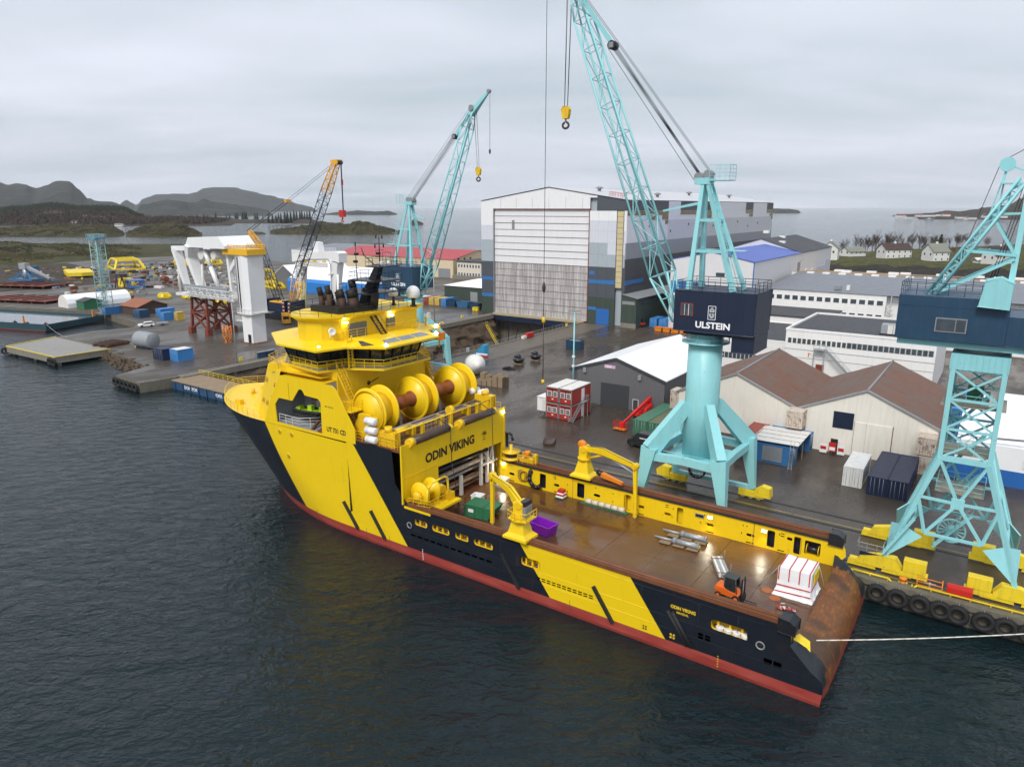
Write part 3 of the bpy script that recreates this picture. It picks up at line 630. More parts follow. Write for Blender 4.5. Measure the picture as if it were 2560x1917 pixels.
# leave the port side faces open where the recess is (first segment)
vs = r0+r1+r2; fs = []
for j in range(2):
    for i in range(n_-1):
        if i == 0: continue
        fs.append((j*n_+i, j*n_+i+1, (j+1)*n_+i+1, (j+1)*n_+i))
mb.add(vs, fs, YELLOW); mb.add(r2, [tuple(range(n_))], YELLOWD)
fch = mb.build('forecastle_house', ship)
mb = MB()
rec = [(63.6,15.4),(61.05,15.42),(59.75,16.95),(59.4,17.1),(59.05,17.0),(58.65,16.45),(56.3,16.38),(55.9,16.0),(55.95,12.2),(62.5,12.2),(64.3,12.2),(64.4,14.5)]
pan = [(50.35,12.0),(66.9,11.83),(65.05,15.3),(63.1,18.3),(53.75,18.3),(53.2,17.95),(50.35,13.6)]
mb.prism(pan, 9.62, 9.74, YELLOW, 'y', [rec]); panel = mb.build('side_panel', ship)
mb = MB(); mb.box(61.55,61.60,9.74,9.75,15.5,17.6,LETB); mb.box(61.6,64.1,9.742,9.748,15.46,15.50,YELLOWD); mb.build('panel_joint', panel)
GREYIN = paint('grey_interior', (.30,.32,.34), .5, .1, .6, .2)
mb = MB(); mb.box(55.5,66.5,4.6,4.7,11.9,18.2,GREYIN); mb.box(55.4,55.5,4.6,9.6,11.9,18.2,GREYIN); mb.box(65.2,65.3,4.6,9.6,11.9,15.4,GREYIN); mb.box(55.4,65.3,4.6,9.62,11.95,12.12,GREYIN); mb.box(55.4,63.0,4.6,9.6,18.1,18.28,YELLOW)
for x in (57,59.2,61.5,63.5): mb.box(x-.08,x+.08,4.7,4.9,12.1,18,GREYST)
mb.box(61.9,62.8,4.7,4.76,12.1,14.1,WHITEW); mb.build('boat_recess', panel)
mb = MB(); rail(mb, [(64.2,9.4,12.12),(60.5,9.4,12.12),(58.5,7.6,12.12)], 1.1, 1.2, .03, WHITEW); mb.build('recess_railing', panel)
mb = MB(); mb.bar((58.2,9.3,12.25),(59.9,5.6,13.2),.28,.3,RUST); mb.bar((56.8,9.3,12.25),(58.5,5.6,13.2),.28,.3,RUST); mb.build('boat_cradle', panel)
mb = MB(); mb.bar((57.2,7.0,12.1),(57.2,7.0,16.4),.4,.4,WOOD); mb.bar((57.2,7.0,16.2),(58.6,8.8,15.6),.3,.3,WOOD); rail(mb, [(56.5,8.6,12.4),(57.2,8.6,15.4)], .5, .35, .03, WHITEW, 1); mb.build('davit', panel)
text('type_marking', 'UT 731 CD', .78, LETB, panel, (55.1, 9.746, 12.72), (-1,0,0), (0,0,1), .038, sx=.86, depth=.008)
text('hull_number', 'IMO 9521710', .26, LETB, panel, (55.2, 9.746, 15.6), (-1,0,0), (0,0,1), .01, sx=1.0, depth=.008)
WINO = paint('shuttered_window', (.46,.24,.01), .5, .1, 1, .2)
def fwin(f, z):      # small windows on the raked forecastle side, f along the second/third face
    a0, a1 = Vector((66.8,9.45,11.83)), Vector((70.6,7.9,11.83)); b0, b1 = Vector((63.2,9.45,18.75)), Vector((68.1,7.6,18.75))
    k = (z-11.83)/6.92; return (a0+(b0-a0)*k)*(1-f)+(a1+(b1-a1)*k)*f
for f, z in ((.30,14.2),(.42,14.2),(.68,14.2),(.80,14.2),(.06,14.2),(.78,16.9),(.90,16.9),(.16,16.9)):
    mb = MB(); p = fwin(f, z); nrm = Vector((.3,.86,.42)).normalized(); ux = (fwin(f+.05,z)-p).normalized(); uz = nrm.cross(ux)
    mb.obox(p, ux*.17, uz*.40, nrm*.05, WINO); mb.build('window', fch)
for f, z in ((1.25,14.2),(1.37,14.2)):
    pass
mb = MB(); rail(mb, [(63.2,9.35,18.75),(68.0,7.5,18.75),(70.1,3.9,18.75),(70.7,0,18.75),(70.1,-3.9,18.75),(68,-7.5,18.75),(63,-9.35,18.75)], 1.1, 1.3, .035, YELLOWD); mb.build('house_railing', fch)
for x, z in ((64.1,11.0),(61.8,11.0),(62.9,8.0)):
    mb = MB(); t_ = (x-52)/(xs(z)-52); y = hy(t_, z)[1]; mb.lathe([(.32,-.02),(.36,.05),(.26,.05),(.22,-.02)], (x,y-.01,z), (.05,1,0), YELLOW, 14, cap=False); mb.lathe([(.24,0),(.24,.015)], (x,y+.005,z), (.05,1,0), WINO, 14); mb.build('side_light', hull)
# ---- winch deck, house block, aft wall
mb = MB(); mb.box(43.62, 57, -9.6, 9.6, 12.2, 12.45, RUST); mb.build('winch_deck', ship)
mb = MB()
wall = [(9.62,6.3),(9.62,13.0),(-9.62,13.0),(-9.62,3.5),(-8.9,3.5),(-8.9,8.5),(3.6,8.9),(3.6,6.3)]
mb.prism(wall, 43.45, 43.60, YELLOW, 'x'); aft = mb.build('aft_wall', ship)
mb = MB()
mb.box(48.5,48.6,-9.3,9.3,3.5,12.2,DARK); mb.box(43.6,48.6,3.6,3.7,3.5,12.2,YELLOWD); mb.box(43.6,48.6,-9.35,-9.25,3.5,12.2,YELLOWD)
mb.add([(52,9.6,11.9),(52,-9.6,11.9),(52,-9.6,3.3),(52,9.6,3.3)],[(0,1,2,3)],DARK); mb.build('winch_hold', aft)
CREAM = paint('worn_cream_roller', (.42,.33,.24), .6, .2, .8, .5, .25)
for z, x, mt, r in ((8.0,44.1,BLACK,.26),(7.0,44.3,CREAM,.30),(6.15,44.6,GREYST,.2),(5.4,44.5,RUST,.15),(4.9,44.7,CREAM,.26),(4.2,44.8,RUST,.2)):
    mb = MB(); mb.tube((x,3.4,z),(x,-6.6,z),r,mt,14); mb.build('deck_roller', aft)
for y in (2.3,-1.4,-5.4,-6.7,-7.8):
    mb = MB(); mb.box(44.0,44.35,y-.18,y+.18,3.5,8.6 if y < -5 else 6.1,WHITEW); mb.build('post', aft)
mb = MB(); mb.bar((44.1,-5.6,8.3),(44.1,-7.8,5.6),.16,.16,WHITEW); mb.bar((44.1,-7.8,8.3),(44.1,-6.6,5.2),.12,.12,WHITEW); mb.box(43.9,44.6,-8.6,-5.4,6.1,6.25,WHITEW); mb.each('brace', aft)
text('ship_name', 'ODIN VIKING', 1.48, LETB, aft, (43.44, 5.75, 9.98), (0,-1,0), (0,0,1), .042, sx=.985, depth=.01)
mb = MB()
for k in range(9):
    a = R(20+k*17.5); c = Vector((43.44,-5.15,10.35)); d = Vector((0,-math.cos(a),math.sin(a))); mb.bar(c+d*.18, c+d*.62, .01, .09, LETB, (1,0,0))
mb.bar((43.44,-5.15,10.35),(43.44,-5.15,9.8),.01,.08,LETB,(1,0,0)); mb.bar((43.44,-4.85,9.85),(43.44,-5.45,9.85),.01,.05,LETB); mb.build('emblem', aft)
mb = MB(); 
for z0, z1 in ((6.4,6.5),(9.2,9.26)): mb.box(43.41,43.46,3.7,9.6,z0,z1,YELLOWD)
mb.box(43.38,43.46,9.45,9.64,6.3,13.1,YELLOW); mb.box(43.38,43.46,-9.64,-9.4,6.3,13.1,YELLOW); mb.each('wall_stiffener', aft)
mb = MB(); mb.tube((43.38,-9.2,12.45),(43.30,-9.2,12.45),.17,LAMP,12); mb.each('floodlight', aft)
BROLL = paint('dark_brown_roller', (.055,.030,.022), .45, .2, .8, .3, .05)
for y0, y1 in ((7.6,1.6),(-.9,-7.1)):
    mb = MB(); mb.tube((43.5,y0,13.05),(43.5,y1,13.05),.46,BROLL,20); mb.build('stern_roller', ship)
    mb = MB(); mb.tube((43.5,y0+.0,13.05),(43.5,y0+.75,13.05),.5,YELLOWD,16); mb.tube((43.5,y1,13.05),(43.5,y1-.5,13.05),.42,YELLOWD,16); mb.box(43.3,44.2,y0+.1,y0+.6,12.4,13.1,YELLOWD); mb.each('roller_bearing', ship)
WPLANK = paint('wet_planking', (.20,.13,.075), .5, .25, 1, .4)
for k in range(9):
    mb = MB(); mb.box(44.2,44.2+.0+.001,0,0,0,0,WPLANK) if False else mb.box(44.15+k*.36,44.47+k*.36,-9.2,9.2,12.45,12.53,WPLANK if k % 3 else RUST); mb.build('plank', ship)
# beams and tensioner gear across the winch deck
for x, z, r_, mt in ((44.8,14.1,.10,YELLOW),(46.3,13.6,.14,GREYST),(46.6,13.6,.14,RUST),(47.0,13.7,.12,GREYST)):
    mb = MB(); mb.tube((x,9.2,z),(x,-9.3,z),r_,mt,8); mb.build('cross_beam', ship)
mb = MB()
for y in (9.0,4.6,-.4,-5.6,-8.9): mb.box(44.6,45.0,y-.2,y+.2,12.45,14.2,YELLOWD); mb.box(46.0,47.2,y-.25,y+.25,12.45,13.7,YELLOWD)
mb.box(44.6,47.2,-9.3,-8.2,12.45,14.5,YELLOWD); mb.tube((45.9,-8.7,14.5),(45.9,-8.7,15.0),.5,YELLOWD,12); mb.box(44.6,47.4,8.4,9.3,12.45,14.0,YELLOWD); mb.tube((46,8.8,14.0),(46,8.8,14.6),.45,YELLOWD,12)
mb.tube((45.6,8.1,13.9),(45.6,6.2,13.9),.34,YELLOWD,12); mb.tube((45.6,-1.0,14.2),(45.6,-1.6,14.2),.55,YELLOWD,14); mb.each('spooling_gear', ship)
mb = MB(); rail(mb, [(44.0,9.5,12.45),(50.4,9.5,12.45)], 1.1, .9, .03, YELLOWD); rail(mb, [(43.9,-9.4,12.45),(50,-9.4,12.45)], 1.1, 1.1, .03, YELLOWD); rail(mb, [(45.3,3.9,12.6),(45.3,-1.0,12.6)], 1.3, .7, .03, GALV, 3); mb.build('winch_deck_railing', ship)
# the three great winch drums on one axis
drum = [('A',7.7,5.4),('B',.6,-1.5),('C',-6.6,-9.1)]
DCORE = paint('rusty_drum_core', (.23,.055,.014), .5, .3, 1.2, .3, .25, .2, rc=(.10,.03,.012))
AXP = (50.2, 0, 15.35)
for nm, y0, y1 in drum:
    mb = MB(); Rd = 2.75
    mb.lathe([(Rd-.12,0),(Rd,.06),(Rd,.22),(Rd-.08,.28)], (AXP[0],y0,AXP[2]), (0,-1,0), YELLOW, 48); mb.lathe([(Rd-.35,-.02),(Rd-.35,.0)],(AXP[0],y0,AXP[2]),(0,-1,0),YELLOW,48)
    d = mb.build('drum_flange', ship)
    mb = MB(); mb.lathe([(Rd-.08,0),(Rd,.06),(Rd,.18),(Rd-.10,.26)], (AXP[0],y1,AXP[2]), (0,1,0), YELLOW, 48); mb.build('drum_flange', ship)
    mb = MB(); mb.tube((AXP[0],y0-.2,AXP[2]),(AXP[0],y1+.2,AXP[2]),1.9,YELLOWD,32); mb.build('drum_barrel', ship)
    mb = MB()
    for k in range(18):
        a = R(20*k); 
        if math.sin(a) > -.4: mb.tube((AXP[0]+math.cos(a)*2.5,y1,AXP[2]+math.sin(a)*2.5),(AXP[0]+math.cos(a)*2.5,y1-.10,AXP[2]+math.sin(a)*2.5),.05,YELLOWD,6)
    tag(mb.build('flange_bolts', d), kind='stuff')
for y0, y1 in ((5.4,.6),(-1.5,-6.6)):
    mb = MB(); mb.lathe([(1.0,0),(.95,.12),(.80,.2),(.80,(y0-y1)*.48),(.88,(y0-y1)*.5),(.88,(y0-y1)*.6),(.80,(y0-y1)*.62),(.80,y0-y1-.2),(.95,y0-y1-.1),(1.0,y0-y1)], (AXP[0],y0,AXP[2]), (0,-1,0), DCORE, 28); mb.build('drum_core', ship)
mb = MB()
for y in (8.2,3.0,-4.2,-9.45): mb.prism([(48.0,12.45),(52.4,12.45),(51.0,15.2),(49.4,15.2)], y-.25, y+.25, YELLOWD, 'y') if y in (8.2,-9.45) else mb.prism([(49.6,12.45),(50.8,12.45),(50.5,14.6),(49.9,14.6)], y-.2, y+.2, GREYST, 'y')
mb.each('drum_bearing', ship)
RIM = MB(); RIM.lathe([(2.55,0),(2.55,.10),(2.38,.10),(2.38,0)], (AXP[0],7.78,AXP[2]), (0,1,0), YELLOWD, 48, cap=False); RIM.build('drum_rim', ship)
mb = MB()
for y, zt in ((1.9,12.5),(-6.2,12.5)): mb = MB(); mb.path([(44.9,y,14.2),(43.02,y-.1,13.2),(42.98,y-.2,9),(42.3,y-.5,3.6)],.045,WIRE,6); mb.build('towing_wire', ship)
mb = MB(); mb.path([(50,5.3,13.0),(47,3.4,12.6),(45,2.1,14.2)],.05,WIRE,6); tag(mb.build('towing_wire', ship))
# ---- house wall behind the drums
mb = MB(); mb.prism([(55.2,7.6),(66,9.0),(66,-9.0),(55.2,-7.6)], 18.32, 19.35, YELLOW, 'z'); mb.prism([(55.2,7.6),(55.38,7.6),(55.38,4.55),(66,4.55),(66,-9.0),(55.2,-7.6)], 12.45, 18.32, YELLOW, 'z'); hs = mb.build('deckhouse', ship)
mb = MB(); mb.box(55.14,55.2,3.0,4.1,12.5,14.6,YELLOWD); mb.box(55.14,55.2,-5.6,-4.6,12.5,14.6,YELLOWD); mb.each('door', hs)
mb = MB(); mb.box(55.12,55.2,-7.5,7.5,14.95,15.05,YELLOWD); mb.build('ledge', hs)
mb = MB()
for k in range(3): mb.bar((55.16,2.6-k*.35,17.0+.12*k),(55.16,1.6-k*.3,17.25+.1*k),.02,.14,NAVY,(1,0,0))
mb.tube((55.19,2.7,17.05),(55.15,2.7,17.05),.28,NAVY,12); mb.build('emblem', hs)
mb = MB(); mb.prism([(62.9,17.0),(61.6,17.0),(62.6,17.9)], 9.0, 9.06, RUSTRED, 'y'); 
for k in range(3): mb.box(61.7-k*.35,61.95-k*.35,9.02,9.08,17.0,17.55,RUSTRED)
mb.build('emblem', hs)
def stair(mb, a, b, wv, mat, n=10):
    a, b, wv = Vector(a), Vector(b), Vector(wv)
    mb.bar(a, b, .05, .22, mat); mb.bar(a+wv, b+wv, .05, .22, mat)
    for k in range(n): p = a+(b-a)*(k+.5)/n; mb.bar(p, p+wv, .22, .03, mat)
    for o_ in (Vector((0,0,0)), wv):
        mb.tube(a+o_+Vector((0,0,1)), b+o_+Vector((0,0,1)), .025, mat, 5)
        for k in range(4): p = a+o_+(b-a)*k/3; mb.tube(p, p+Vector((0,0,1)), .02, mat, 5)
mb = MB(); stair(mb, (52.8,7.0,15.7),(55.0,7.0,19.4),(0,.8,0),YELLOWD); mb.build('stair', ship)
mb = MB(); stair(mb, (51.8,7.2,12.6),(54.4,7.2,15.5),(0,.8,0),GREYST); mb.build('stair', ship)
mb = MB(); stair(mb, (53.2,-7.9,15.0),(55.6,-7.9,19.4),(0,.7,0),YELLOWD); mb.build('stair', ship)
mb = MB(); mb.box(51.0,55.2,5.6,9.5,15.45,15.55,YELLOW); rail(mb, [(55,9.45,15.55),(51.0,9.45,15.55),(51.0,5.6,15.55)],1.1,1.0,.03,YELLOWD); mb.box(53,55.2,-9.5,-6,15.45,15.55,YELLOW); mb.each('landing', ship)
# ---- bridge: walkway, glazed band, roof
sym = lambda o_: o_+[(x,-y) for x, y in o_[::-1]]
wk = sym([(68.5,4.5),(64.0,8.4),(56.3,9.5),(55.2,6.3),(51.0,4.1)])
mb = MB(); mb.prism(wk, 19.35, 19.55, YELLOW, 'z'); mb.build('bridge_walkway', ship)
GRATE = paint('walkway_grating', (.30,.28,.22), .6, .1, 2, .3)
mb = MB(); mb.prism([(x*.985+.9 if False else x, y) for x, y in sym([(68.2,4.3),(63.9,8.2),(56.5,9.3),(55.4,6.1),(51.2,3.9)])], 19.55, 19.57, GRATE, 'z'); mb.build('walkway_grating', ship)
mb = MB(); rail(mb, [(x,y,19.55) for x,y in sym([(64.0,8.35),(56.35,9.42),(55.25,6.25),(51.05,4.05)])], 1.1, 1.2, .032, YELLOW); mb.build('walkway_railing', ship)
wb = sym([(67.0,4.6),(62.4,8.3),(57.6,8.3),(57.4,4.6),(52.4,3.0)]); wt = sym([(68.2,5.2),(62.8,9.1),(57.0,9.1),(56.4,5.2),(51.6,3.4)])
mb = MB(); mb.prism(wb, 19.57, 19.92, YELLOW, 'z'); wh = mb.build('wheelhouse', ship)
n_ = len(wb)
for i in range(n_):
    a0, a1 = Vector((*wb[i],19.92)), Vector((*wb[(i+1) % n_],19.92)); b0, b1 = Vector((*wt[i],22.15)), Vector((*wt[(i+1) % n_],22.15))
    L = (a1-a0).length; k = max(1, round(L/1.55))
    for q in range(k):
        f0, f1 = q/k+.035, (q+1)/k-.035; mb = MB(); c = [a0+(a1-a0)*f0, a0+(a1-a0)*f1, b0+(b1-b0)*f1, b0+(b1-b0)*f0]
        mb.add(c, [(0,1,2,3)], GLASS); mb.build('window_pane', wh)
    mb = MB()
    for q in range(k+1): p0, p1 = a0+(a1-a0)*q/k, b0+(b1-b0)*q/k; mb.bar(p0, p1, .16, .12, BLACK, (a1-a0))
    mb.build('mullion', wh)
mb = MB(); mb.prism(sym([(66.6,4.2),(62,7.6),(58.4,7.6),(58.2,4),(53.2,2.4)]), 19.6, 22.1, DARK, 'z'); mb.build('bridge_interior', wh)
re = sym([(69.4,5.8),(62.6,10.2),(54.9,10.7),(54.0,7.0),(50.0,4.7)]); ri = sym([(67.0,4.6),(61.6,8.2),(57.2,8.4),(56.6,5.4),(52.4,3.5)])
mb = MB(); mb.loft([[(x,y,22.12) for x,y in re],[(x,y,22.34) for x,y in re],[(x,y,22.95) for x,y in ri]], YELLOW); roof = mb.build('bridge_roof', ship)
SKYL = plain('skylight_glass', (.20,.24,.28), .15)
def onroof(y0, y1, f0=.35, f1=.8):     # points on the aft roof slope
    g = lambda y, f: Vector((50.0+(2.4)*f, y*(1-f*.25), 22.36+.60*f)); return [g(y0,f0), g(y1,f0), g(y1,f1), g(y0,f1)]
for y0, y1 in ((4.2,1.4),(1.2,-1.5),(-1.7,-4.3)):
    mb = MB(); mb.add(onroof(y0,y1), [(0,1,2,3)], SKYL); o = mb.build('skylight', roof)
mb = MB(); mb.add([Vector((52.6,6.0,22.52)),Vector((51.6,5.0,22.5)),Vector((53.0,4.2,22.78)),Vector((54.0,5.2,22.78))],[(0,1,2,3)],PANE); mb.build('skylight', roof)
for p in ((55.8,9.6,22.40),(50.5,4.2,22.42),(51.0,-5.2,22.44),(55.0,-9.8,22.44)):
    mb = MB(); mb.tube(p,(p[0]-.15,p[1],p[2]+.12),.20,LAMP,12); mb.each('floodlight', roof)
# ---- upper house, funnel casing, mast
uh = [(55.6,-6.8),(55.8,6.0),(57.0,8.0),(58.6,8.9),(60.4,8.6),(62.0,7.2),(63.0,5),(63.0,-6.8)]
mb = MB(); mb.prism(uh, 22.7, 25.1, YELLOW, 'z'); uhouse = mb.build('upper_house', ship)
up = [(55.0,-7.4),(55.0,6.2),(56.6,8.6),(58.6,9.6),(60.9,9.2),(62.8,7.6),(63.8,5),(63.8,-7.4)]
mb = MB(); mb.loft([[(x,y,25.05) for x,y in uh],[(x,y,25.55) for x,y in up],[(x,y,25.75) for x,y in up]], YELLOW); mb.build('upper_deck', ship)
mb = MB(); rail(mb, [(x,y,25.75) for x,y in up], 1.1, 1.6, .028, BLACK, closed=True); mb.build('upper_railing', ship)
LOUV = paint('grey_louvre', (.13,.13,.135), .5, .1, .6, .2)
mb = MB(); mb.box(55.54,55.72,2.2,5.0,22.8,24.6,LOUV)
for k in range(12): mb.box(55.50,55.56,2.3+k*.22,2.34+k*.22,22.85,24.55,GREYST)
mb.box(55.50,55.6,-2.6,-1.2,23.4,24.6,LOUV); mb.each('louvre', uhouse)
mb = MB(); stair(mb, (54.2,1.0,22.8),(56.0,1.6,25.7),(0,-.8,0),BLACK,9); mb.build('ladder', ship)
mb = MB(); mb.box(54.6,54.7,6.1,6.3,19.6,23.4,YELLOW); mb.box(54.6,54.7,5.5,5.7,19.6,23.4,YELLOW)
for k in range(11): mb.box(54.6,54.7,5.6,6.2,19.8+k*.33,19.85+k*.33,YELLOW)
rail(mb, [(54.7,6.4,22.9),(55.6,6.6,22.9),(55.2,0,22.9),(54.4,-6,22.9)],1.0,1.3,.028,YELLOW); mb.build('ladder', ship)
for y, z in ((7.2,24.0),):
    mb = MB(); mb.lathe([(.30,0),(.42,.1),(.42,.45),(.38,.45),(.05,.2)], (56.2,y,z), (-1,.5,0), WHITE, 18); mb.tube((56.5,y,z-.3),(56.5,y,z-1.0),.06,WHITE,6); mb.build('searchlight', uhouse)
mb = MB(); mb.lathe([(.30,0),(.42,.1),(.42,.45),(.38,.45),(.05,.2)], (54.6,-7.6,24.2), (-1,-.3,0), WHITE, 18); mb.tube((54.8,-7.6,24),(54.8,-7.6,22.8),.15,YELLOWD,8); mb.build('searchlight', uhouse)
mb = MB()
for y, z in ((5.6,24.85),(-2.0,24.85)): mb.box(55.42,55.54,y-.3,y+.3,z-.05,z+.05,LAMP)
mb.each('strip_light', uhouse)
SOOT = paint('sooty_black', (.010,.009,.009), .7, .3, 1, .1); PIPE = paint('heat_stained_pipe', (.045,.018,.010), .7, .4, .7, .5)
mb = MB(); mb.prism([(55.6,1.2),(61.0,1.6),(61.6,5.6),(56.4,5.8)], 25.75, 26.5, SOOT, 'z'); mb.build('funnel_casing', ship)
for x, y, h, r_ in ((60.6,4.7,28.6,.34),(59.7,4.2,28.1,.60),(58.9,4.9,28.9,.34),(58.2,3.7,28.2,.56),(57.4,4.3,28.5,.42),(56.9,3.0,28.4,.66),(57.6,2.2,29.5,.46)):
    mb = MB(); mb.tube((x-.2,y,25.7),(x,y,h-1.0),r_*1.05,PIPE,14); mb.tube((x,y,h-1.0),(x+.28,y+.05,h),r_,SOOT,14); mb.build('exhaust_pipe', ship)
mb = MB()
mb.tbar((57.4,.2,25.7),(56.6,.2,28.2),2.0,1.5,1.6,1.3,BLACK,(0,1,0)); mb.tbar((56.6,.2,28.2),(55.0,.2,31.2),1.3,1.1,.7,.7,BLACK,(0,1,0)); mast = mb.build('mast', ship)
for z, x0, x1, y0, y1 in ((27.9,54.0,60.0,-2.2,3.0),(29.4,53.4,58.6,-2.0,2.6),(31.1,53.2,56.4,-1.5,1.9)):
    mb = MB(); mb.prism([(x0,y0),(x1-.8,y0),(x1,0),(x1-.8,y1),(x0,y1)], z, z+.12, BLACK, 'z'); rail(mb, [(x0,y0,z+.1),(x1-.8,y0,z+.1),(x1,0,z+.1),(x1-.8,y1,z+.1),(x0,y1,z+.1)], .95, 1.3, .024, BLACK, 2, closed=True); mb.build('mast_platform', mast)
mb = MB(); mb.tube((54.9,.2,31.1),(54.9,.2,34.6),.07,BLACK,8); mb.tube((57.3,1.8,29.4),(57.3,1.8,33.5),.05,BLACK,6); mb.tube((53.6,-1.4,31.2),(53.6,-1.4,33.4),.045,BLACK,6); mb.bar((56.8,1.8,30.9),(58.6,1.8,30.9),.05,.05,BLACK)
for z in (32.2,33.0,33.8): mb.bar((54.9,-.5,z),(54.9,.9,z),.05,.05,BLACK)
for p in ((54.9,.9,33.3),(54.9,-.5,33.3),(57.3,1.8,33.5),(55.4,.2,34.4),(54.4,.2,34.4)): mb.tube(p,(p[0],p[1],p[2]+.5),.09,BLACK,6)
for x,z in ((57.2,32.4),(57.4,31.5),(53.5,32.6)): mb.box(x-.2,x+.2,1.6,2.0,z,z+.3,BLACK)
mb.path([(55.8,.2,31.2),(57.6,.2,32.3),(58.0,.2,33.2)],.06,BLACK,6); mb.path([(54.2,-1,31.2),(54.2,-1,32.7),(55.6,-1,32.7),(55.6,-1,31.2)],.03,BLACK,5); mb.build('antenna', mast)
mb = MB(); mb.lathe([(.1,0),(.28,.05),(.3,.35),(.1,.5)],(53.9,.9,31.3),(0,0,1),WHITE,12); mb.lathe([(.1,0),(.28,.05),(.3,.35),(.1,.5)],(53.7,.0,31.3),(0,0,1),WHITE,12); mb.each('small_dome', mast)
for (x,y,z,r_) in ((57.2,-4.2,26.9,.62),(54.1,-4.6,26.9,.86)):
    mb = MB(); mb.tube((x,y,25.7),(x,y,z),r_*.3,BLACK,12); mb.tube((x,y,25.75),(x,y,25.95),r_*.5,BLACK,12); mb.build('dome_pedestal', ship)
    mb = MB(); mb.lathe([(r_*.75,0),(r_*.98,.12)]+[(r_*math.cos(R(a)), r_*.75+r_*math.sin(R(a))) for a in range(-10,91,10)], (x,y,z), (0,0,1), WHITE, 24); mb.build('satellite_dome', ship)
# far boom with orange gear beside the bridge, life-raft canisters
mb = MB(); mb.tube((54.6,-10.0,19.5),(54.6,-10.0,22.6),.10,YELLOWD,8); mb.box(54.0,55.2,-10.6,-9.6,20.6,21.6,ORANGE); mb.path([(54.6,-10,22.6),(54.4,-10.4,23.0),(54.1,-10.6,22.7)],.07,YELLOWD,6); mb.build('davit', ship)
mb = MB()
for y0 in (9.55,): mb.box(46.9,48.3,9.3,9.5,12.4,15.6,YELLOWD)
mb.build('raft_rack', ship)
for z in (15.2,14.15,13.1):
    mb = MB(); mb.lathe([(.30,-.75),(.42,-.68),(.42,-.05),(.45,-.03),(.45,.03),(.42,.05),(.42,.68),(.30,.75)],(47.6,9.85,z),(1,0,0),WHITE,18); mb.build('life_raft_canister', ship)
for x in (46.6,48.0):
    mb = MB(); mb.lathe([(.30,-.75),(.42,-.68),(.42,-.05),(.45,-.03),(.45,.03),(.42,.05),(.42,.68),(.30,.75)],(x,-9.2,14.6),(0.2,1,0),WHITE,18); mb.build('life_raft_canister', ship)
# secondary winch on the port side platform, capstan gear on the starboard rail, anchor
mb = MB(); mb.box(39.6,43.4,4.2,9.5,5.9,6.15,YELLOW); rail(mb, [(43.0,9.3,6.15),(39.8,9.3,6.45),(39.8,6.2,6.45)], 1.0, .8, .03, YELLOWD); mb.build('winch_platform', ship)
mb = MB(); mb.lathe([(1.25,0),(1.3,.08),(1.3,.3),(.5,.34),(.5,1.9),(1.25,1.94),(1.3,2.1),(1.2,2.2)],(41.9,8.6,7.6),(0,-1,0),YELLOW,32); mb.lathe([(.55,0),(.55,.4),(.3,.5)],(41.9,8.7,7.4),(0,1,0),YELLOWD,18); mb.build('winch_drum', ship)
mb = MB(); mb.box(41.3,42.5,8.6,9.0,6.15,7.6,YELLOW); mb.box(41.3,42.5,6.1,6.4,6.15,7.6,YELLOW); mb.path([(40.6,8.9,6.2),(40.4,8.9,8.6),(40.2,8.3,9.2),(40.2,6.4,9.3),(40.4,5.6,8.9),(40.4,5.4,6.2)],.12,YELLOW,8); mb.tube((42.6,5.6,7.4),(41.0,5.6,7.4),.5,YELLOWD,14); mb.box(40.2,43.2,4.6,5.4,6.15,7.0,YELLOWD); mb.build('winch_frame', ship)
mb = MB(); mb.lathe([(1.25,0),(1.3,.1),(1.3,.2),(.75,.24),(.75,.85),(1.2,.9),(1.25,1.05),(.2,1.15),(.2,1.9)],(42.0,-9.0,6.5),(0,0,1),YELLOWD,28); mb.lathe([(.76,.26),(.78,.3),(.78,.8),(.76,.84)],(42.0,-9.0,6.5),(0,0,1),BROLL,24,cap=False); mb.build('capstan', ship)
mb = MB(); rail(mb, [(40.6,-8.4,6.5),(38.2,-8.4,6.5),(38.2,-9.6,6.5),(40.6,-9.6,6.5)], 1.0, .8, .035, YELLOWD); mb.box(38.4,40.4,-9.4,-8.6,6.5,7.0,YELLOWD); mb.tube((39.6,-9.2,7.0),(39.6,-9.2,7.9),.3,YELLOWD,12); mb.tube((39.6,-9.6,7.6),(39.6,-8.6,7.6),.35,ORANGE,12); mb.bar((38.2,-9,6.5),(38.2,-9,7.8),.4,.4,YELLOWD); mb.build('hydraulic_unit', ship)
mb = MB(); mb.tbar((43.3,-9.9,7.6),(43.3,-9.9,9.3),.22,.22,.3,.3,BLACK)
for sg in (1,-1): mb.path([(43.3,-9.9,9.3),(43.3+.4*sg,-9.9,9.55),(43.3+.75*sg,-9.9,9.3),(43.3+.95*sg,-9.9,8.6)],.16,BLACK,8)
mb.bar((43.1,-9.9,7.3),(43.0,-9.75,6.6),.9,.3,YELLOWD); mb.build('anchor', ship)
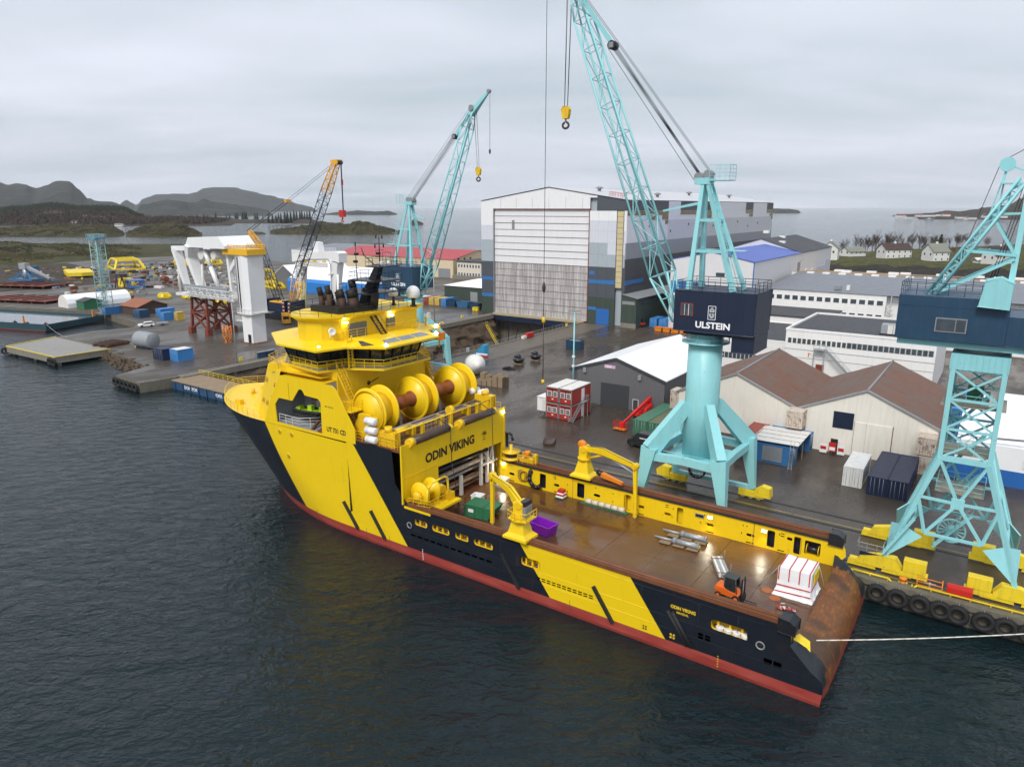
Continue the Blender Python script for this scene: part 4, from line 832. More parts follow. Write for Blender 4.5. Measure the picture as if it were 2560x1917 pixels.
# ---- knuckle-boom deck cranes on the cargo rails
def deck_crane(pos, boom, tip, side):
    root = MB(); x, y, z = pos
    root.loft([[(x+sx*.95*k, y+sy*.75*k, zz) for sx, sy in ((1,1),(-1,1),(-1,-1),(1,-1))] for k, zz in ((1.45,z),(1.45,z+.25),(1.0,z+.6),(.62,z+2.0),(.62,z+2.3))], YELLOW); c = root.build('deck_crane', ship)
    d = (Vector(boom)-Vector((x,y,z+3.4))); dn = d.normalized()
    mb = MB(); mb.box(x-.55,x+.55,y-.5,y+.5,z+2.3,z+3.7,YELLOW); mb.tube((x-.1,y-.6,z+3.5),(x-.1,y+.6,z+3.5),.42,YELLOWD,14); mb.tube((x,y,z+2.15),(x,y,z+2.4),.85,YELLOWD,18); mb.build('slewing_column', c, bevel=.05)
    mb = MB(); p0 = Vector((x,y,z+3.5)); m_ = p0+d*.35+Vector((0,0,.38)); b_ = Vector(boom)
    mb.tbar(p0, m_, .55, .55, .55, .75, YELLOW); mb.tbar(m_, b_, .55, .75, .42, .5, YELLOW); mb.tube(b_-Vector((dn.y,-dn.x,0))*.35, b_+Vector((dn.y,-dn.x,0))*.35, .38, YELLOWD, 12); mb.build('boom', c, bevel=.04)
    mb = MB(); mb.tube(p0+Vector((0,0,-1.1))+dn*.5, m_+dn*.4+Vector((0,0,-.35)), .14, YELLOWD, 8); mb.tube(m_+dn*.9+Vector((0,0,-.45)), b_+Vector((0,0,-.9))-dn*.15, .11, GALV, 8); mb.path([p0+Vector((0,0,.3)), m_+Vector((0,.2,.45)), b_+Vector((0,.25,.3)), b_+Vector((0,.2,-.6))],.035,BLACK,6); mb.build('hydraulic_cylinder', c)
    tp = Vector(tip); mb = MB(); mb.tbar(b_, tp+Vector((0,0,.5)), .42, .46, .30, .34, YELLOW); mb.tube(tp+Vector((.12,.12,.9)), b_+Vector((.12,.2,-.8)), .07, YELLOWD, 6); mb.build('jib_arm', c, bevel=.03)
    mb = MB(); mb.box(tp.x-.2,tp.x+.2,tp.y-.14,tp.y+.14,tp.z,tp.z+.6,YELLOWD); mb.lathe([(.02,0),(.12,.1),(.12,.3)],(tp.x,tp.y,tp.z-.3),(0,0,1),GALV,10); mb.build('hook_block', c)
    return c
c1 = deck_crane((28.3,8.95,6.5), (33.4,6.6,11.0), (33.6,6.4,5.6), 1)
mb = MB(); mb.box(27.4,28.4,8.2,9.4,8.7,9.9,GREYST); mb.box(27.5,28.3,8.2,9.3,9.9,10.4,BLACK); mb.prism([(27.0,8.0),(29.2,8.0),(29.2,9.8),(28.1,10.2),(27.0,9.8)],8.55,8.65,YELLOW,'z'); rail(mb, [(29.2,8.0,8.65),(29.2,9.8,8.65),(28.1,10.2,8.65),(27.0,9.8,8.65),(27.0,8.0,8.65)],.8,.7,.03,YELLOW,2); mb.build('operator_platform', c1)
c2 = deck_crane((31.2,-9.0,6.5), (23.9,-7.6,9.7), (23.6,-7.4,3.7), -1)
mb = MB(); mb.lathe([(.5,0),(.55,.1),(.55,.4),(.45,.5)],(31.6,-9.3,10.4),(0,1,0),ORANGE,14); mb.tbar((28.6,-8.6,7.4),(25.6,-8.0,7.1),.5,.55,.35,.35,ORANGE); mb.tube((29.2,-8.7,7.6),(28.6,-8.6,7.4),.35,BLACK,10); mb.each('folded_arm', c2)
# coils of hose and a black hook hung on the starboard bulwark
mb = MB()
for k in range(5):
    pts = [(40.0-.12*k+.55*math.sin(a)*(1+.05*k), -8.5+.02*k, 4.75+.78*math.cos(a)*(1-.04*k)) for a in [6.283*j/14 for j in range(15)]]; mb.path(pts,.05,YELLOWD if k % 2 else BROLL,5)
mb.build('hose_coil', bul)
mb = MB(); mb.path([(38.6,-8.45,5.6),(38.75,-8.4,4.9),(38.6,-8.3,4.3),(38.0,-8.2,3.85),(37.3,-8.2,3.8),(37.0,-8.2,4.15)],.26,BLACK,10); mb.lathe([(.1,-.3),(.34,0),(.1,.3)],(38.6,-8.45,5.6),(0,0,1),BLACK,10); mb.build('chaser_hook', bul)
# ================================================================== QUAY CRANES
def lattice(mb, A, B, wa, ha, wb, hb, side, n, mat, rc=.09, rb=.045, rungs=True):
    """four-chord lattice box from A to B; side = unit vector across, sizes at both ends"""
    A, B, sd = Vector(A), Vector(B), Vector(side).normalized(); ax = (B-A).normalized(); nn = ax.cross(sd).normalized()
    def c(k, i, j): return A+(B-A)*k+sd*(i*(wa+(wb-wa)*k)/2)+nn*(j*(ha+(hb-ha)*k)/2)
    cs = [(-1,-1),(1,-1),(1,1),(-1,1)]
    for i, j in cs: mb.tube(c(0,i,j), c(1,i,j), rc, mat, 6)
    for q in range(n):
        k0, k1 = q/n, (q+1)/n
        for a in range(4):
            p, r_ = cs[a], cs[(a+1) % 4]
            if rungs: mb.tube(c(k0,*p), c(k0,*r_), rb, mat, 5, cap=False)
            if (q+a) % 2: mb.tube(c(k0,*p), c(k1,*r_), rb, mat, 5, cap=False)
            else: mb.tube(c(k0,*r_), c(k1,*p), rb, mat, 5, cap=False)
    return mb
def hook_block(root, x, y, z, s=1.0):
    mb = MB(); mb.prism([(x-.45*s,z+1.0*s),(x-.5*s,z+1.5*s),(x-.3*s,z+1.8*s),(x+.3*s,z+1.8*s),(x+.5*s,z+1.5*s),(x+.3*s,z+.6*s),(x-.3*s,z+.6*s)], y-.22*s, y+.22*s, YELLOWD, 'y'); hb = mb.build('hook_block', root, bevel=.05)
    mb = MB(); mb.tube((x,y,z+.6*s),(x,y,z+.2*s),.10*s,GREYST,8); pts = [(x+.38*s*math.sin(a), y, z-.1*s+.32*s*math.cos(a)) for a in [R(20+30*k) for k in range(9)]]; mb.path(pts,.12*s,BROLL,8); pts = [(x-.38*s*math.sin(a), y, z-.1*s+.32*s*math.cos(a)) for a in [R(20+30*k) for k in range(6)]]; mb.path(pts,.12*s,BROLL,8); mb.build('hook', hb)
def ulstein_mark(root, x, y, z, d):
    """name and framed emblem on the house side, facing +y"""
    text('name_lettering', 'ULSTEIN', .98, LETW, root, (x, y+.012, z), (-1,0,0), (0,0,1), .035, sx=1.08, depth=.008)
    mb = MB(); cx, cz = x-1.85, z+1.75
    for a, b in (((-.42,-.75),(.42,-.75)),((.42,-.75),(.42,.75)),((.42,.75),(-.42,.75)),((-.42,.75),(-.42,-.75))): mb.bar((cx+a[0],y+.01,cz+a[1]),(cx+b[0],y+.01,cz+b[1]),.07,.07,LETW,(0,1,0)) if False else mb.bar((cx+a[0],y+.01,cz+a[1]),(cx+b[0],y+.01,cz+b[1]),.06,.012,LETW,(0,1,0))
    for pts in ([(-.24,-.05),(-.24,-.35),(-.12,-.52),(0,-.58),(.12,-.52),(.24,-.35),(.24,-.05)], [(-.1,-.05),(-.1,-.38),(0,-.44),(.1,-.38),(.1,-.05)], [(-.25,.12),(-.25,.32),(0,.58),(.25,.32),(.25,.12),(-.25,.12)], [(-.12,.14),(-.12,.26),(0,.38),(.12,.26),(.12,.14)]):
        for a, b in zip(pts[:-1], pts[1:]): mb.bar((cx+a[0],y+.01,cz+a[1]),(cx+b[0],y+.01,cz+b[1]),.055,.012,LETW,(0,1,0))
    mb.build('emblem', root)
def bogie(root, x, y, z, d=1, hood=True):
    mb = MB(); mb.box(x-1.9*d if d > 0 else x-1.3, x+1.3 if d > 0 else x+1.9, y-.38, y+.38, z+.25, z+1.15, YELLOWQ); b = mb.build('bogie', root, bevel=.06)
    for k in (-1.3,-.3,.7): mb = MB(); mb.tube((x+k*d,y-.30,z+.35),(x+k*d,y+.30,z+.35),.33,GREYST,14); mb.build('wheel', b)
    if hood: mb = MB(); xx = x+1.2*d; mb.prism([(xx-.9,z+.6),(xx+.9,z+.6),(xx+1.05,z+1.3),(xx+.2,z+1.95),(xx-.8,z+1.8)], y-.5, y+.5, YELLOWQ, 'y'); mb.build('motor_cover', b, bevel=.05)
def luffing_crane(name, label, s0, w0, d, dz, jib_foot, jib_head, jib_tip, apex, block, lu, cabcol, hookx, auxx, auxz, aux_long, rails, mark=True):
    """d = +1: jib toward +s. All points given as (s offset along d, z above sea)"""
    r_ = thing(name, label, 'crane', Y(s0, w0, 0))
    def P(q, y=0.0): return Vector((q[0]*d, y, q[1]+dz))
    g = QZ
    # portal
    mb = MB(); mb.lathe([(1.98,8.6),(1.98,15),(1.96,24.2+dz)], (0,0,0), (0,0,1), TEAL, 32); mb.build('column', r_)
    for sx in (1,-1):
        for (sy, wy) in ((1, rails[0]-w0), (-1, rails[1]-w0)):
            mb = MB(); k1 = Vector((sx*4.2, wy*.93, 9.9)); f = Vector((sx*5.2, wy, g+1.35)); tp = Vector((sx*1.3, sy*1.3, 15.2))
            mb.tbar(tp, k1, 1.0, 1.5, 1.1, 2.0, TEAL, (0,0,1)); mb.tbar(k1+Vector((0,0,.35)), f, 1.35, 1.9, .75, .6, TEAL, (sx,0,.01)); mb.build('leg', r_)
            bogie(r_, sx*5.4, wy, g, sx)
    for (a, b) in (((4.2,rails[0]-w0),(-4.2,rails[0]-w0)),((4.2,rails[1]-w0),(-4.2,rails[1]-w0)),((4.2,rails[0]-w0),(4.2,rails[1]-w0)),((-4.2,rails[0]-w0),(-4.2,rails[1]-w0))):
        mb = MB(); mb.bar((a[0],a[1]*.93,9.15),((a[0]+b[0])/2*1.0,(a[1]+b[1])*.93/2,9.35),.75,.9,TEAL); mb.bar((b[0],b[1]*.93,9.15),((a[0]+b[0])/2,(a[1]+b[1])*.93/2,9.35),.75,.9,TEAL); mb.build('portal_beam', r_)
    mb = MB(); mb.prism([(-3.4,3.8),(3.4,3.8),(3.4,-3.8),(-3.4,-3.8)], 8.55, 8.75, TEAL, 'z'); rail(mb, [(-3.3,3.9,8.75),(3.3,3.9,8.75)], 1.0, 1.5, .03, TEAL); mb.build('portal_platform', r_)
    mb = MB(); mb.box(-5,5,(rails[1]-w0)-.3,(rails[1]-w0)+.3,g+1.2,g+1.7,TEAL); mb.build('tie_beam', r_)
    mb = MB(); wy = rails[1]-w0+1.0; c = Vector((1.8,wy,g+2.6)); mb.lathe([(1.15,-.25),(1.15,.25),(.95,.25),(.95,-.25)],c,(0,1,0),BLACK,24,cap=False); mb.tube(c-Vector((0,.3,0)),c+Vector((0,.32,0)),.28,TEAL,12)
    for k in range(12): a = R(30*k); mb.bar(c+Vector((0,.27,0)), c+Vector((math.cos(a)*1.3,.27,math.sin(a)*1.3)), .06, .05, GALV, (0,1,0))
    mb.build('cable_reel', r_)
    mb = MB(); mb.lathe([(2.0,0),(2.75,.0),(2.75,.08),(2.0,.08)],(0,0,22.7+dz),(0,0,1),TEAL,28,cap=False); rail(mb, [(2.7*math.cos(R(k*30)),2.7*math.sin(R(k*30)),22.78+dz) for k in range(13)],1.0,1.4,.03,TEAL,2); mb.build('column_platform', r_)
    # slewing house
    cz0, cz1 = 24.3+dz, 28.9+dz
    mb = MB(); mb.prism([(-6.3*d,3.0),(-6.3*d,-3.0),(-5.2*d,-3.4),(2.9*d,-3.2),(2.9*d,3.2),(-5.2*d,3.2)], cz0, cz1, cabcol, 'z'); mb.prism([(-6.3*d,2.7),(-6.3*d,-2.7),(-3.9*d,-2.9),(-3.9*d,2.9)], cz0-2.0, cz0, cabcol, 'z'); mb.prism([(-3.9*d,2.2),(-3.9*d,-2.2),(2.0*d,-2.2),(2.0*d,2.2)], cz0-.45, cz0, cabcol, 'z')
    hs_ = mb.build('slewing_house', r_, bevel=.08)
    mb = MB(); rail(mb, [(2.7*d,3.0,cz1),(-6.1*d,3.0,cz1),(-6.1*d,-3.0,cz1),(2.7*d,-3.0,cz1)], 1.1, 1.5, .03, cabcol, 3, closed=True); mb.build('roof_railing', hs_)
    if mark:
        ulstein_mark(hs_, (.25 if d > 0 else 1.6)+ (0.0 if d > 0 else 1.6), 3.2, cz0+.55, d)
    wx = .9*d if d > 0 else 1.2
    if d > 0:
        mb = MB(); mb.box(.55,2.05,3.2,3.28,cz0+1.75,cz0+3.2,RUSTRED); mb.box(.65,1.95,3.28,3.30,cz0+1.85,cz0+3.1,PANE); wd = mb.build('cab_window', hs_)
        mb = MB(); mb.box(1.05,1.12,3.30,3.32,cz0+1.85,cz0+3.1,WHITEW); mb.build('mullion', wd); mb = MB(); mb.box(1.52,1.57,3.30,3.32,cz0+1.85,cz0+3.1,WHITEW); mb.build('mullion', wd)
    # A-frame
    ap = P(apex)
    for bx, by in ((1.7,2.0),(1.7,-2.0),(-3.4,2.0),(-3.4,-2.0)):
        mb = MB(); mb.tbar((bx*d,by,cz1), (ap.x-.25*d+(.2*d if bx > 0 else -.4*d), .45*(1 if by > 0 else -1), ap.z-.6), .55, .55, .42, .42, TEAL); mb.build('a_frame_leg', r_)
    for z in (33.2, 36.6):
        k = (z-28.9)/(apex[1]-.6-28.9); yy = 2.0+(.45-2.0)*k; x0 = 1.7*d+(ap.x-.05*d-1.7*d)*k; x1 = -3.4*d+(ap.x-.65*d+3.4*d)*k
        for a, b in (((x0,yy),(x1,yy)),((x0,-yy),(x1,-yy)),((x0,yy),(x0,-yy)),((x1,yy),(x1,-yy))):
            mb = MB(); mb.bar((a[0],a[1],z+dz),(b[0],b[1],z+dz),.3,.3,TEAL); mb.build('a_frame_tie', r_)
    mb = MB(); mb.box(ap.x-.9,ap.x+.9,-.75,.75,ap.z-.7,ap.z,TEAL); mb.tube((ap.x+.5*d,-.7,ap.z+.1),(ap.x+.5*d,.7,ap.z+.1),.5,GREYST,16); mb.tube((ap.x-.5*d,-.5,ap.z+.35),(ap.x-.5*d,.5,ap.z+.35),.5,GREYST,16); hd = mb.build('mast_head', r_)
    mb = MB(); mb.box(min(ap.x-.9*d,ap.x-3.2*d),max(ap.x-.9*d,ap.x-3.2*d),-1,1,ap.z-.35,ap.z-.25,TEAL); rail(mb, [(ap.x-.9*d,1,ap.z-.25),(ap.x-3.2*d,1,ap.z-.25),(ap.x-3.2*d,-1,ap.z-.25),(ap.x-.9*d,-1,ap.z-.25)],1.6,1.0,.025,TEAL,4); mb.build('head_platform', hd)
    mb = MB(); mb.bar((ap.x+.2*d,-.3,ap.z-2.6),(ap.x+4.4*d,.9,ap.z-3.6),.22,.22,TEAL); mb.bar((ap.x+.2*d,.5,ap.z-2.8),(ap.x+3.2*d,1.6,ap.z-3.4),.18,.18,TEAL); mb.build('boom_stop', r_)
    # ladder with cage down the rear leg
    mb = MB(); a = Vector((ap.x-1.2*d,1.0,ap.z-.5)); b = Vector((-4.6*d,2.6,cz1)); q = (b-a)
    for o_ in (-.22,.22): mb.tube(a+Vector((o_,0,0)), b+Vector((o_,0,0)), .035, TEAL, 5)
    for k in range(38): p = a+q*(k+.5)/38; mb.bar(p+Vector((-.22,0,0)), p+Vector((.22,0,0)), .03, .03, TEAL)
    for k in range(14): p = a+q*(k+.5)/14; mb.path([p+Vector((-.3,0,0)), p+Vector((-.45*d,.7,.05)), p+Vector((.3,0,0))], .018, TEAL, 4)
    mb.box(min(-2.6*d,-4.6*d),max(-2.6*d,-4.6*d),1.6,2.8,33.4+dz,33.48+dz,TEAL); mb.build('caged_ladder', r_)
    # jib
    f, h, t_ = P(jib_foot), P(jib_head), P(jib_tip); mb = MB(); m1 = f+(h-f)*.14; m2 = f+(h-f)*.90
    lattice(mb, f, m1, 1.6, .5, 2.5, 2.3, (0,1,0), 2, TEAL, .13, .06); lattice(mb, m1, m2, 2.5, 2.3, 1.7, 1.7, (0,1,0), 9, TEAL, .13, .055); lattice(mb, m2, h, 1.7, 1.7, .9, .7, (0,1,0), 2, TEAL, .11, .05)
    jib = mb.build('jib', r_)
    mb = MB(); mb.tbar(h-(t_-f).normalized()*1.2, t_, 1.1, 1.3, .35, .35, TEAL, (0,1,0)); mb.tube(h-Vector((0,.8,0)),h+Vector((0,.8,0)),.55,GREYST,16); mb.tube(t_-Vector((0,.3,0)),t_+Vector((0,.3,0)),.35,GREYST,12); mb.build('jib_head', jib)
    mb = MB(); a = f+(h-f)*.03+Vector((0,.0,.1)); b = f+(h-f)*.93; n_ = (b-a).cross(Vector((0,1,0))).normalized()*.35
    mb.bar(a+n_, b+n_, .55, .05, TEAL); rail(mb, [a+n_+Vector((0,.3,0)), b+n_+Vector((0,.3,0))], .5, 3, .02, TEAL, 1); mb.build('jib_walkway', jib)
    # ropes
    bl = P(block)
    mb = MB(); mb.tube(bl-Vector((0,.55,0)), bl+Vector((0,.55,0)), .5, BLACK, 16); mb.box(bl.x-.3,bl.x+.3,-.6,.6,bl.z-.3,bl.z+.3,GREYST); mb.build('luffing_block', r_)
    mb = MB(); mb.tbar(bl, h+(h-f).normalized()*.2, .5, .3, .45, .3, TEAL, (0,1,0)); mb.build('pendant', r_)
    mb = MB()
    for k in range(6): y = -.5+.2*k; mb.tube((ap.x+.5*d,y,ap.z+.3),(bl.x,y,bl.z+(.25 if k % 2 else -.25)),.03,WIRE,5)
    for y in (-.35,.35): mb.tube((ap.x-.5*d,y,ap.z+.8),(h.x,y,h.z+.6),.028,WIRE,5)
    mb.tube((ap.x+.9*d,.65,ap.z-.3),(bl.x+.3,.6,bl.z-.4),.03,WIRE,5); mb.build('luffing_rope', r_)
    hk = P(hookx); mb = MB()
    for dx, dy in ((-.45,.15),(-.15,-.15),(.15,.15),(.45,-.15)): mb.tube((h.x+d*.5+dx,dy,h.z),(hk.x+dx*.7,dy,hk.z+1.6),.03,WIRE,5)
    mb.build('hoist_rope', r_); hook_block(r_, hk.x, 0, hk.z, 1.15)
    mb = MB(); ax_ = P((auxx, auxz)); mb.tube((t_.x+.2*d,0,t_.z),(ax_.x,0,ax_.z),.035,WIRE,6); mb.lathe([(.05,0),(.16,.2),(.22,.6),(.12,.9),(.05,1.0)],(ax_.x,0,ax_.z-.6),(0,0,1),BROLL,10); mb.build('whip_line', r_)
    if aux_long:
        z = ax_.z-.6; mb = MB(); mb.tube((ax_.x,0,z),(ax_.x,0,z-3.6),.05,BROLL,6); mb.lathe([(.05,0),(.2,.15),(.2,.5),(.06,.8)],(ax_.x,0,z-4.3),(0,0,1),YELLOWD,10); mb.tube((ax_.x,0,z-4.2),(ax_.x,0,z-aux_long),.045,BROLL,6); mb.lathe([(.16,0),(.2,.1),(.16,.4)],(ax_.x,0,z-aux_long-.3),(0,0,1),YELLOWD,10); mb.build('sling', r_)
    return r_
crane_a = luffing_crane('luffing_crane', 'turquoise luffing crane on round column beside the ship, dark navy house lettered white', 28.5, -80.4, 1, 0,
    (3.7,24.9), (18.9,63.4), (21.6,70.0), (1.4,41.2), (13.4,56.3), None, NAVY, (19.65,48.0), 22.9, 26.3, 0, (-75.2,-86.4))
# its long whip line with sling
mb = MB(); mb.tube((22.9,0,69.5),(22.9,0,26.3),.03,WIRE,6)
bpy.data.objects.remove([o for o in crane_a.children if o.name.startswith('whip_line')][0])
mb = MB(); mb.tube((22.6,0,70.0),(22.6,0,28.4),.035,WIRE,6); mb.lathe([(.05,0),(.2,.3),(.26,.8),(.14,1.3),(.05,1.5)],(22.6,0,26.9),(0,0,1),BROLL,10); mb.tube((22.6,0,27),(22.6,0,23.6),.05,BROLL,6); mb.lathe([(.05,0),(.24,.2),(.24,.6),(.06,.9)],(22.6,0,22.8),(0,0,1),YELLOWD,10); mb.tube((22.6,0,23),(22.6,0,14.9),.06,BROLL,6); mb.lathe([(.18,0),(.24,.12),(.18,.5)],(22.6,0,14.5),(0,0,1),YELLOWD,10); mb.build('whip_line', crane_a)
crane_c = luffing_crane('luffing_crane', 'turquoise luffing crane with steel-blue house standing behind the wheelhouse by the dock', 105.5, -113.5, -1, -3.0,
    (3.0,24.3), (17.0,59.3), (20.8,62.0), (0.2,42.2), (12.5,54.4), None, STEELB, (18.1,46.4), 20.9, 51.4, 0, (-108.0,-119.0))
# ---- lattice-tower crane at the right
crane_b = thing('tower_crane', 'turquoise crane on a lattice portal tower at the right edge with faded blue house', 'crane', Y(1.4, -79.2, 0))
def q2(s, w, z): return Vector((s-1.4, w+79.2, z))
FEET = [(6.7,-75.2),(-4.1,-75.2),(-4.1,-83.2),(6.7,-83.2)]; TOPC = [(3.4,-76.6),(-.65,-76.6),(-.65,-81.6),(3.4,-81.6)]
for (fs_, fw_), (ts, tw) in zip(FEET, TOPC):
    mb = MB(); mb.tbar(q2(fs_,fw_,3.9), q2(ts,tw,14.7), .35, .35, .5, .5, TEAL); mb.build('lower_leg', crane_b)
    mb = MB(); mb.tbar(q2(ts,tw,14.5), q2(ts,tw,23.4), .42, .42, .42, .42, TEAL); mb.build('tower_leg', crane_b)
for k in range(4):      # gusset plates at the feet
    (s1, w1), (s2, w2) = FEET[k], FEET[(k+1) % 4]
    for (A_, B_, ta, tb) in ((FEET[k], FEET[(k+1) % 4], TOPC[k], TOPC[(k+1) % 4]), (FEET[(k+1) % 4], FEET[k], TOPC[(k+1) % 4], TOPC[k])):
        a = q2(*A_, 3.9); up_ = a+(q2(*ta,14.7)-a)*.33; inn = a+(q2(*B_,3.9)-a)*.27+Vector((0,0,2.9)); mb = MB()
        n_ = (up_-a).cross(inn-a).normalized()*.06; mb.add([a-n_,up_-n_,inn-n_,a+n_,up_+n_,inn+n_],[(0,1,2),(5,4,3),(0,3,4,1),(1,4,5,2),(2,5,3,0)],TEAL); mb.build('gusset', crane_b)
for k in range(4):      # bracing of the splayed base: a K with hub
    a0, a1 = q2(*FEET[k],3.9), q2(*FEET[(k+1) % 4],3.9); b0, b1 = q2(*TOPC[k],14.7), q2(*TOPC[(k+1) % 4],14.7)
    g0 = a0+(a1-a0)*.28+Vector((0,0,3.2))*1.0+((b0-a0)*.0); g1 = a1+(a0-a1)*.28+Vector((0,0,3.2)); ce = (a0+a1)/2*.36+(b0+b1)/2*.64-Vector((0,0,.3))
    g0 += ((b0+b1)/2-(a0+a1)/2)*Vector((1,1,0))[0]*0
    tilt = ((b0+b1)/2-(a0+a1)/2); tilt.z = 0; g0 += tilt*.3; g1 += tilt*.3
    h0 = a0+(b0-a0)*.62; h1 = a1+(b1-a1)*.62
    for p, q in ((g0,g1),(g0,ce),(g1,ce),(b0,ce),(b1,ce),(h0,ce),(h1,ce),(g0,h0),(g1,h1)):
        mb = MB(); mb.bar(p, q, .24, .24, TEAL); mb.build('brace', crane_b)
    mb = MB(); o_ = (b1-b0).normalized(); up_ = (ce-g0); mb.obox(ce, o_*.55, Vector((0,0,.5)), o_.cross(Vector((0,0,1)))*.14, TEAL); mb.build('hub_plate', crane_b)
    mb = MB(); mb.bar(b0, b1, .4, .5, TEAL); mb.build('ring_beam', crane_b)
    for j in range(3):
        z0, z1 = 14.7+j*2.9, 14.7+(j+1)*2.9
        A0, A1 = q2(*TOPC[k],z0), q2(*TOPC[(k+1) % 4],z0); C0, C1_ = q2(*TOPC[k],z1), q2(*TOPC[(k+1) % 4],z1)
        for p, q in ((A0,C1_),(A1,C0)): mb = MB(); mb.bar(p, q, .18, .18, TEAL); mb.build('brace', crane_b)
        mb = MB(); mb.bar(C0, C1_, .22, .22, TEAL); mb.build('brace', crane_b)
mb = MB(); mb.box(*sorted((-.9-1.4+.0,3.7-1.4)),-2.6,2.8,23.4,24.9,TEAL)
for k in range(10): x = -2.2+k*.48; mb.box(x-.03,x+.03,2.8,2.88,23.45,24.85,TEAL)
mb.build('tower_head', crane_b)
mb = MB(); mb.lathe([(2.2,0),(2.2,.5)],(0,0,24.9),(0,0,1),GREYST,28); mb.build('slew_ring', crane_b)
mb = MB(); mb.box(-6.5,6.9,-3.2,3.0,25.4,26.0,TEAL); mb.build('slew_platform', crane_b)
mb = MB(); mb.box(-1.6,7.1,-3.5,3.6,26.0,30.15,STEELB); mb.prism([(-1.6,26.0),(-8.5,25.6),(-8.5,28.4),(-1.6,28.6)],-3.2,3.4,STEELB,'y'); hb_ = mb.build('machinery_house', crane_b, bevel=.06)
mb = MB(); mb.box(1.4,3.9,3.6,3.66,26.9,28.2,GREYST); mb.box(1.5,3.8,3.66,3.68,27.0,28.1,PANE); wd = mb.build('window', hb_); mb = MB(); mb.box(2.25,2.31,3.68,3.70,27.0,28.1,GREYST); mb.build('mullion', wd)
mb = MB(); mb.box(-1.5,7.0,3.6,3.63,29.15,29.22,STEELB); mb.build('ledge', hb_)
mb = MB(); rail(mb, [(7.0,3.5,30.15),(-.6,3.5,30.15)],1.15,1.3,.03,STEELB); rail(mb, [(7.0,3.5,30.15),(7.0,-3.4,30.15),(-1,-3.4,30.15)],1.15,1.3,.03,STEELB); mb.build('roof_railing', hb_)
mb = MB(); mb.prism([(.8,29.5),(-1.5,29.4),(-1.6,31.6),(-.6,32.0),(.5,31.7)],2.0,4.4,TEAL,'y'); mb.build('drive_housing', crane_b, bevel=.06)
for y in (2.2,-2.2):
    mb = MB(); lattice(mb,(4.7,y,30.1),(-1.0,y*.7,40.4),.7,.7,.6,.6,(0,1,0),10,TEAL,.13,.05); mb.build('a_frame_strut', crane_b)
    mb = MB(); mb.tbar((-1.3,y,29.2),(-1.5,y*.6,41),.5,.5,.4,.4,TEAL); mb.build('a_frame_leg', crane_b)
    mb = MB(); mb.bar((4.2,y,30.3),(-1.3,y,33.6),.26,.26,TEAL); mb.build('a_frame_brace', crane_b)
    mb = MB(); mb.bar((2.4,y,34.2),(-1.4,y,33.9),.24,.24,TEAL); mb.build('a_frame_brace', crane_b)
    mb = MB(); mb.bar((.9,y*.8,37.4),(-1.3,y,33.9),.2,.2,TEAL); mb.build('a_frame_brace', crane_b)
    mb = MB(); mb.bar((.9,y*.8,37.4),(-1.5,y*.7,37.5),.2,.2,TEAL); mb.build('a_frame_brace', crane_b)
mb = MB(); mb.tube((.35,-.25,41.7),(.35,.25,41.7),.62,TEAL,20); mb.bar((.35,0,41.5),(.6,0,36.8),.14,.14,TEAL); mb.bar((.35,0,41.5),(1.2,0,36.9),.12,.12,TEAL); mb.box(-1.4,.6,-.8,.8,40.0,40.12,TEAL); mb.bar((.35,0,41.7),(-1.6,0,40.8),.15,.15,TEAL); mb.build('sheave_post', crane_b)
mb = MB(); mb.tube((.95,.2,41.5),(2.9,1.8,33.0),.03,WIRE,5); mb.tube((.3,0,42.3),(-12,0,50),.03,WIRE,5)
for k in range(3): mb.tube((-1.2-.25*k,.4,40.6),(.3-.2*k,1.6,31.5),.03,WIRE,5)
mb.build('rope', crane_b)
mb = MB(); lattice(mb,(-8.5,0,29.5),(-26,0,58),2.0,1.8,1.4,1.4,(0,1,0),9,TEAL,.12,.05); mb.build('jib', crane_b)
mb = MB(); mb.prism([(-2.6,2.4),(2.6,2.4),(2.6,-2.6),(-2.6,-2.6)],19.8,19.9,GRATE,'z'); rail(mb,[(-1.9,2.2,19.9),(1.9,2.2,19.9),(1.9,-2.2,19.9),(-1.9,-2.2,19.9)],1.0,1.2,.03,TEAL,2,closed=True); mb.box(-2,-1.2,0,1,19.9,21.4,WHITEW); mb.box(-.6,.7,-1.8,-.8,19.9,21.3,GREEN); mb.build('tower_platform', crane_b)
for z in (15.0, 11.0):
    mb = MB(); mb.prism([(-2,1.8),(2,1.8),(2,-2.0),(-2,-2.0)],z,z+.08,GRATE,'z'); rail(mb,[(-2,1.8,z),(2,1.8,z),(2,-2,z),(-2,-2,z)],1.0,1.2,.03,TEAL,2,closed=True); mb.build('tower_platform', crane_b)
mb = MB()
for j in range(4): stair(mb, (1.6,-.9,4.2+j*4.2),(-1.4,-.9,8.4+j*4.2),(0,.7,0),TEAL,9)
stair(mb, (5.5,4.1,4.4),(3.2,3.6,8.6),(0,.7,0),TEAL,9); mb.build('stairway', crane_b)
mb = MB(); c = Vector((.2,-1.2,6.0)); mb.lathe([(1.3,-.12),(1.3,.12),(1.15,.12),(1.15,-.12)],c,(0,1,0),TEAL,24,cap=False); mb.lathe([(.6,-.2),(.6,.2)],c,(0,1,0),TEAL,16)
for k in range(16): a = R(22.5*k); mb.bar(c+Vector((math.cos(a)*.5,0,math.sin(a)*.5)),c+Vector((math.cos(a)*1.25,0,math.sin(a)*1.25)),.05,.2,TEAL,(0,1,0))
mb.build('cable_reel', crane_b)
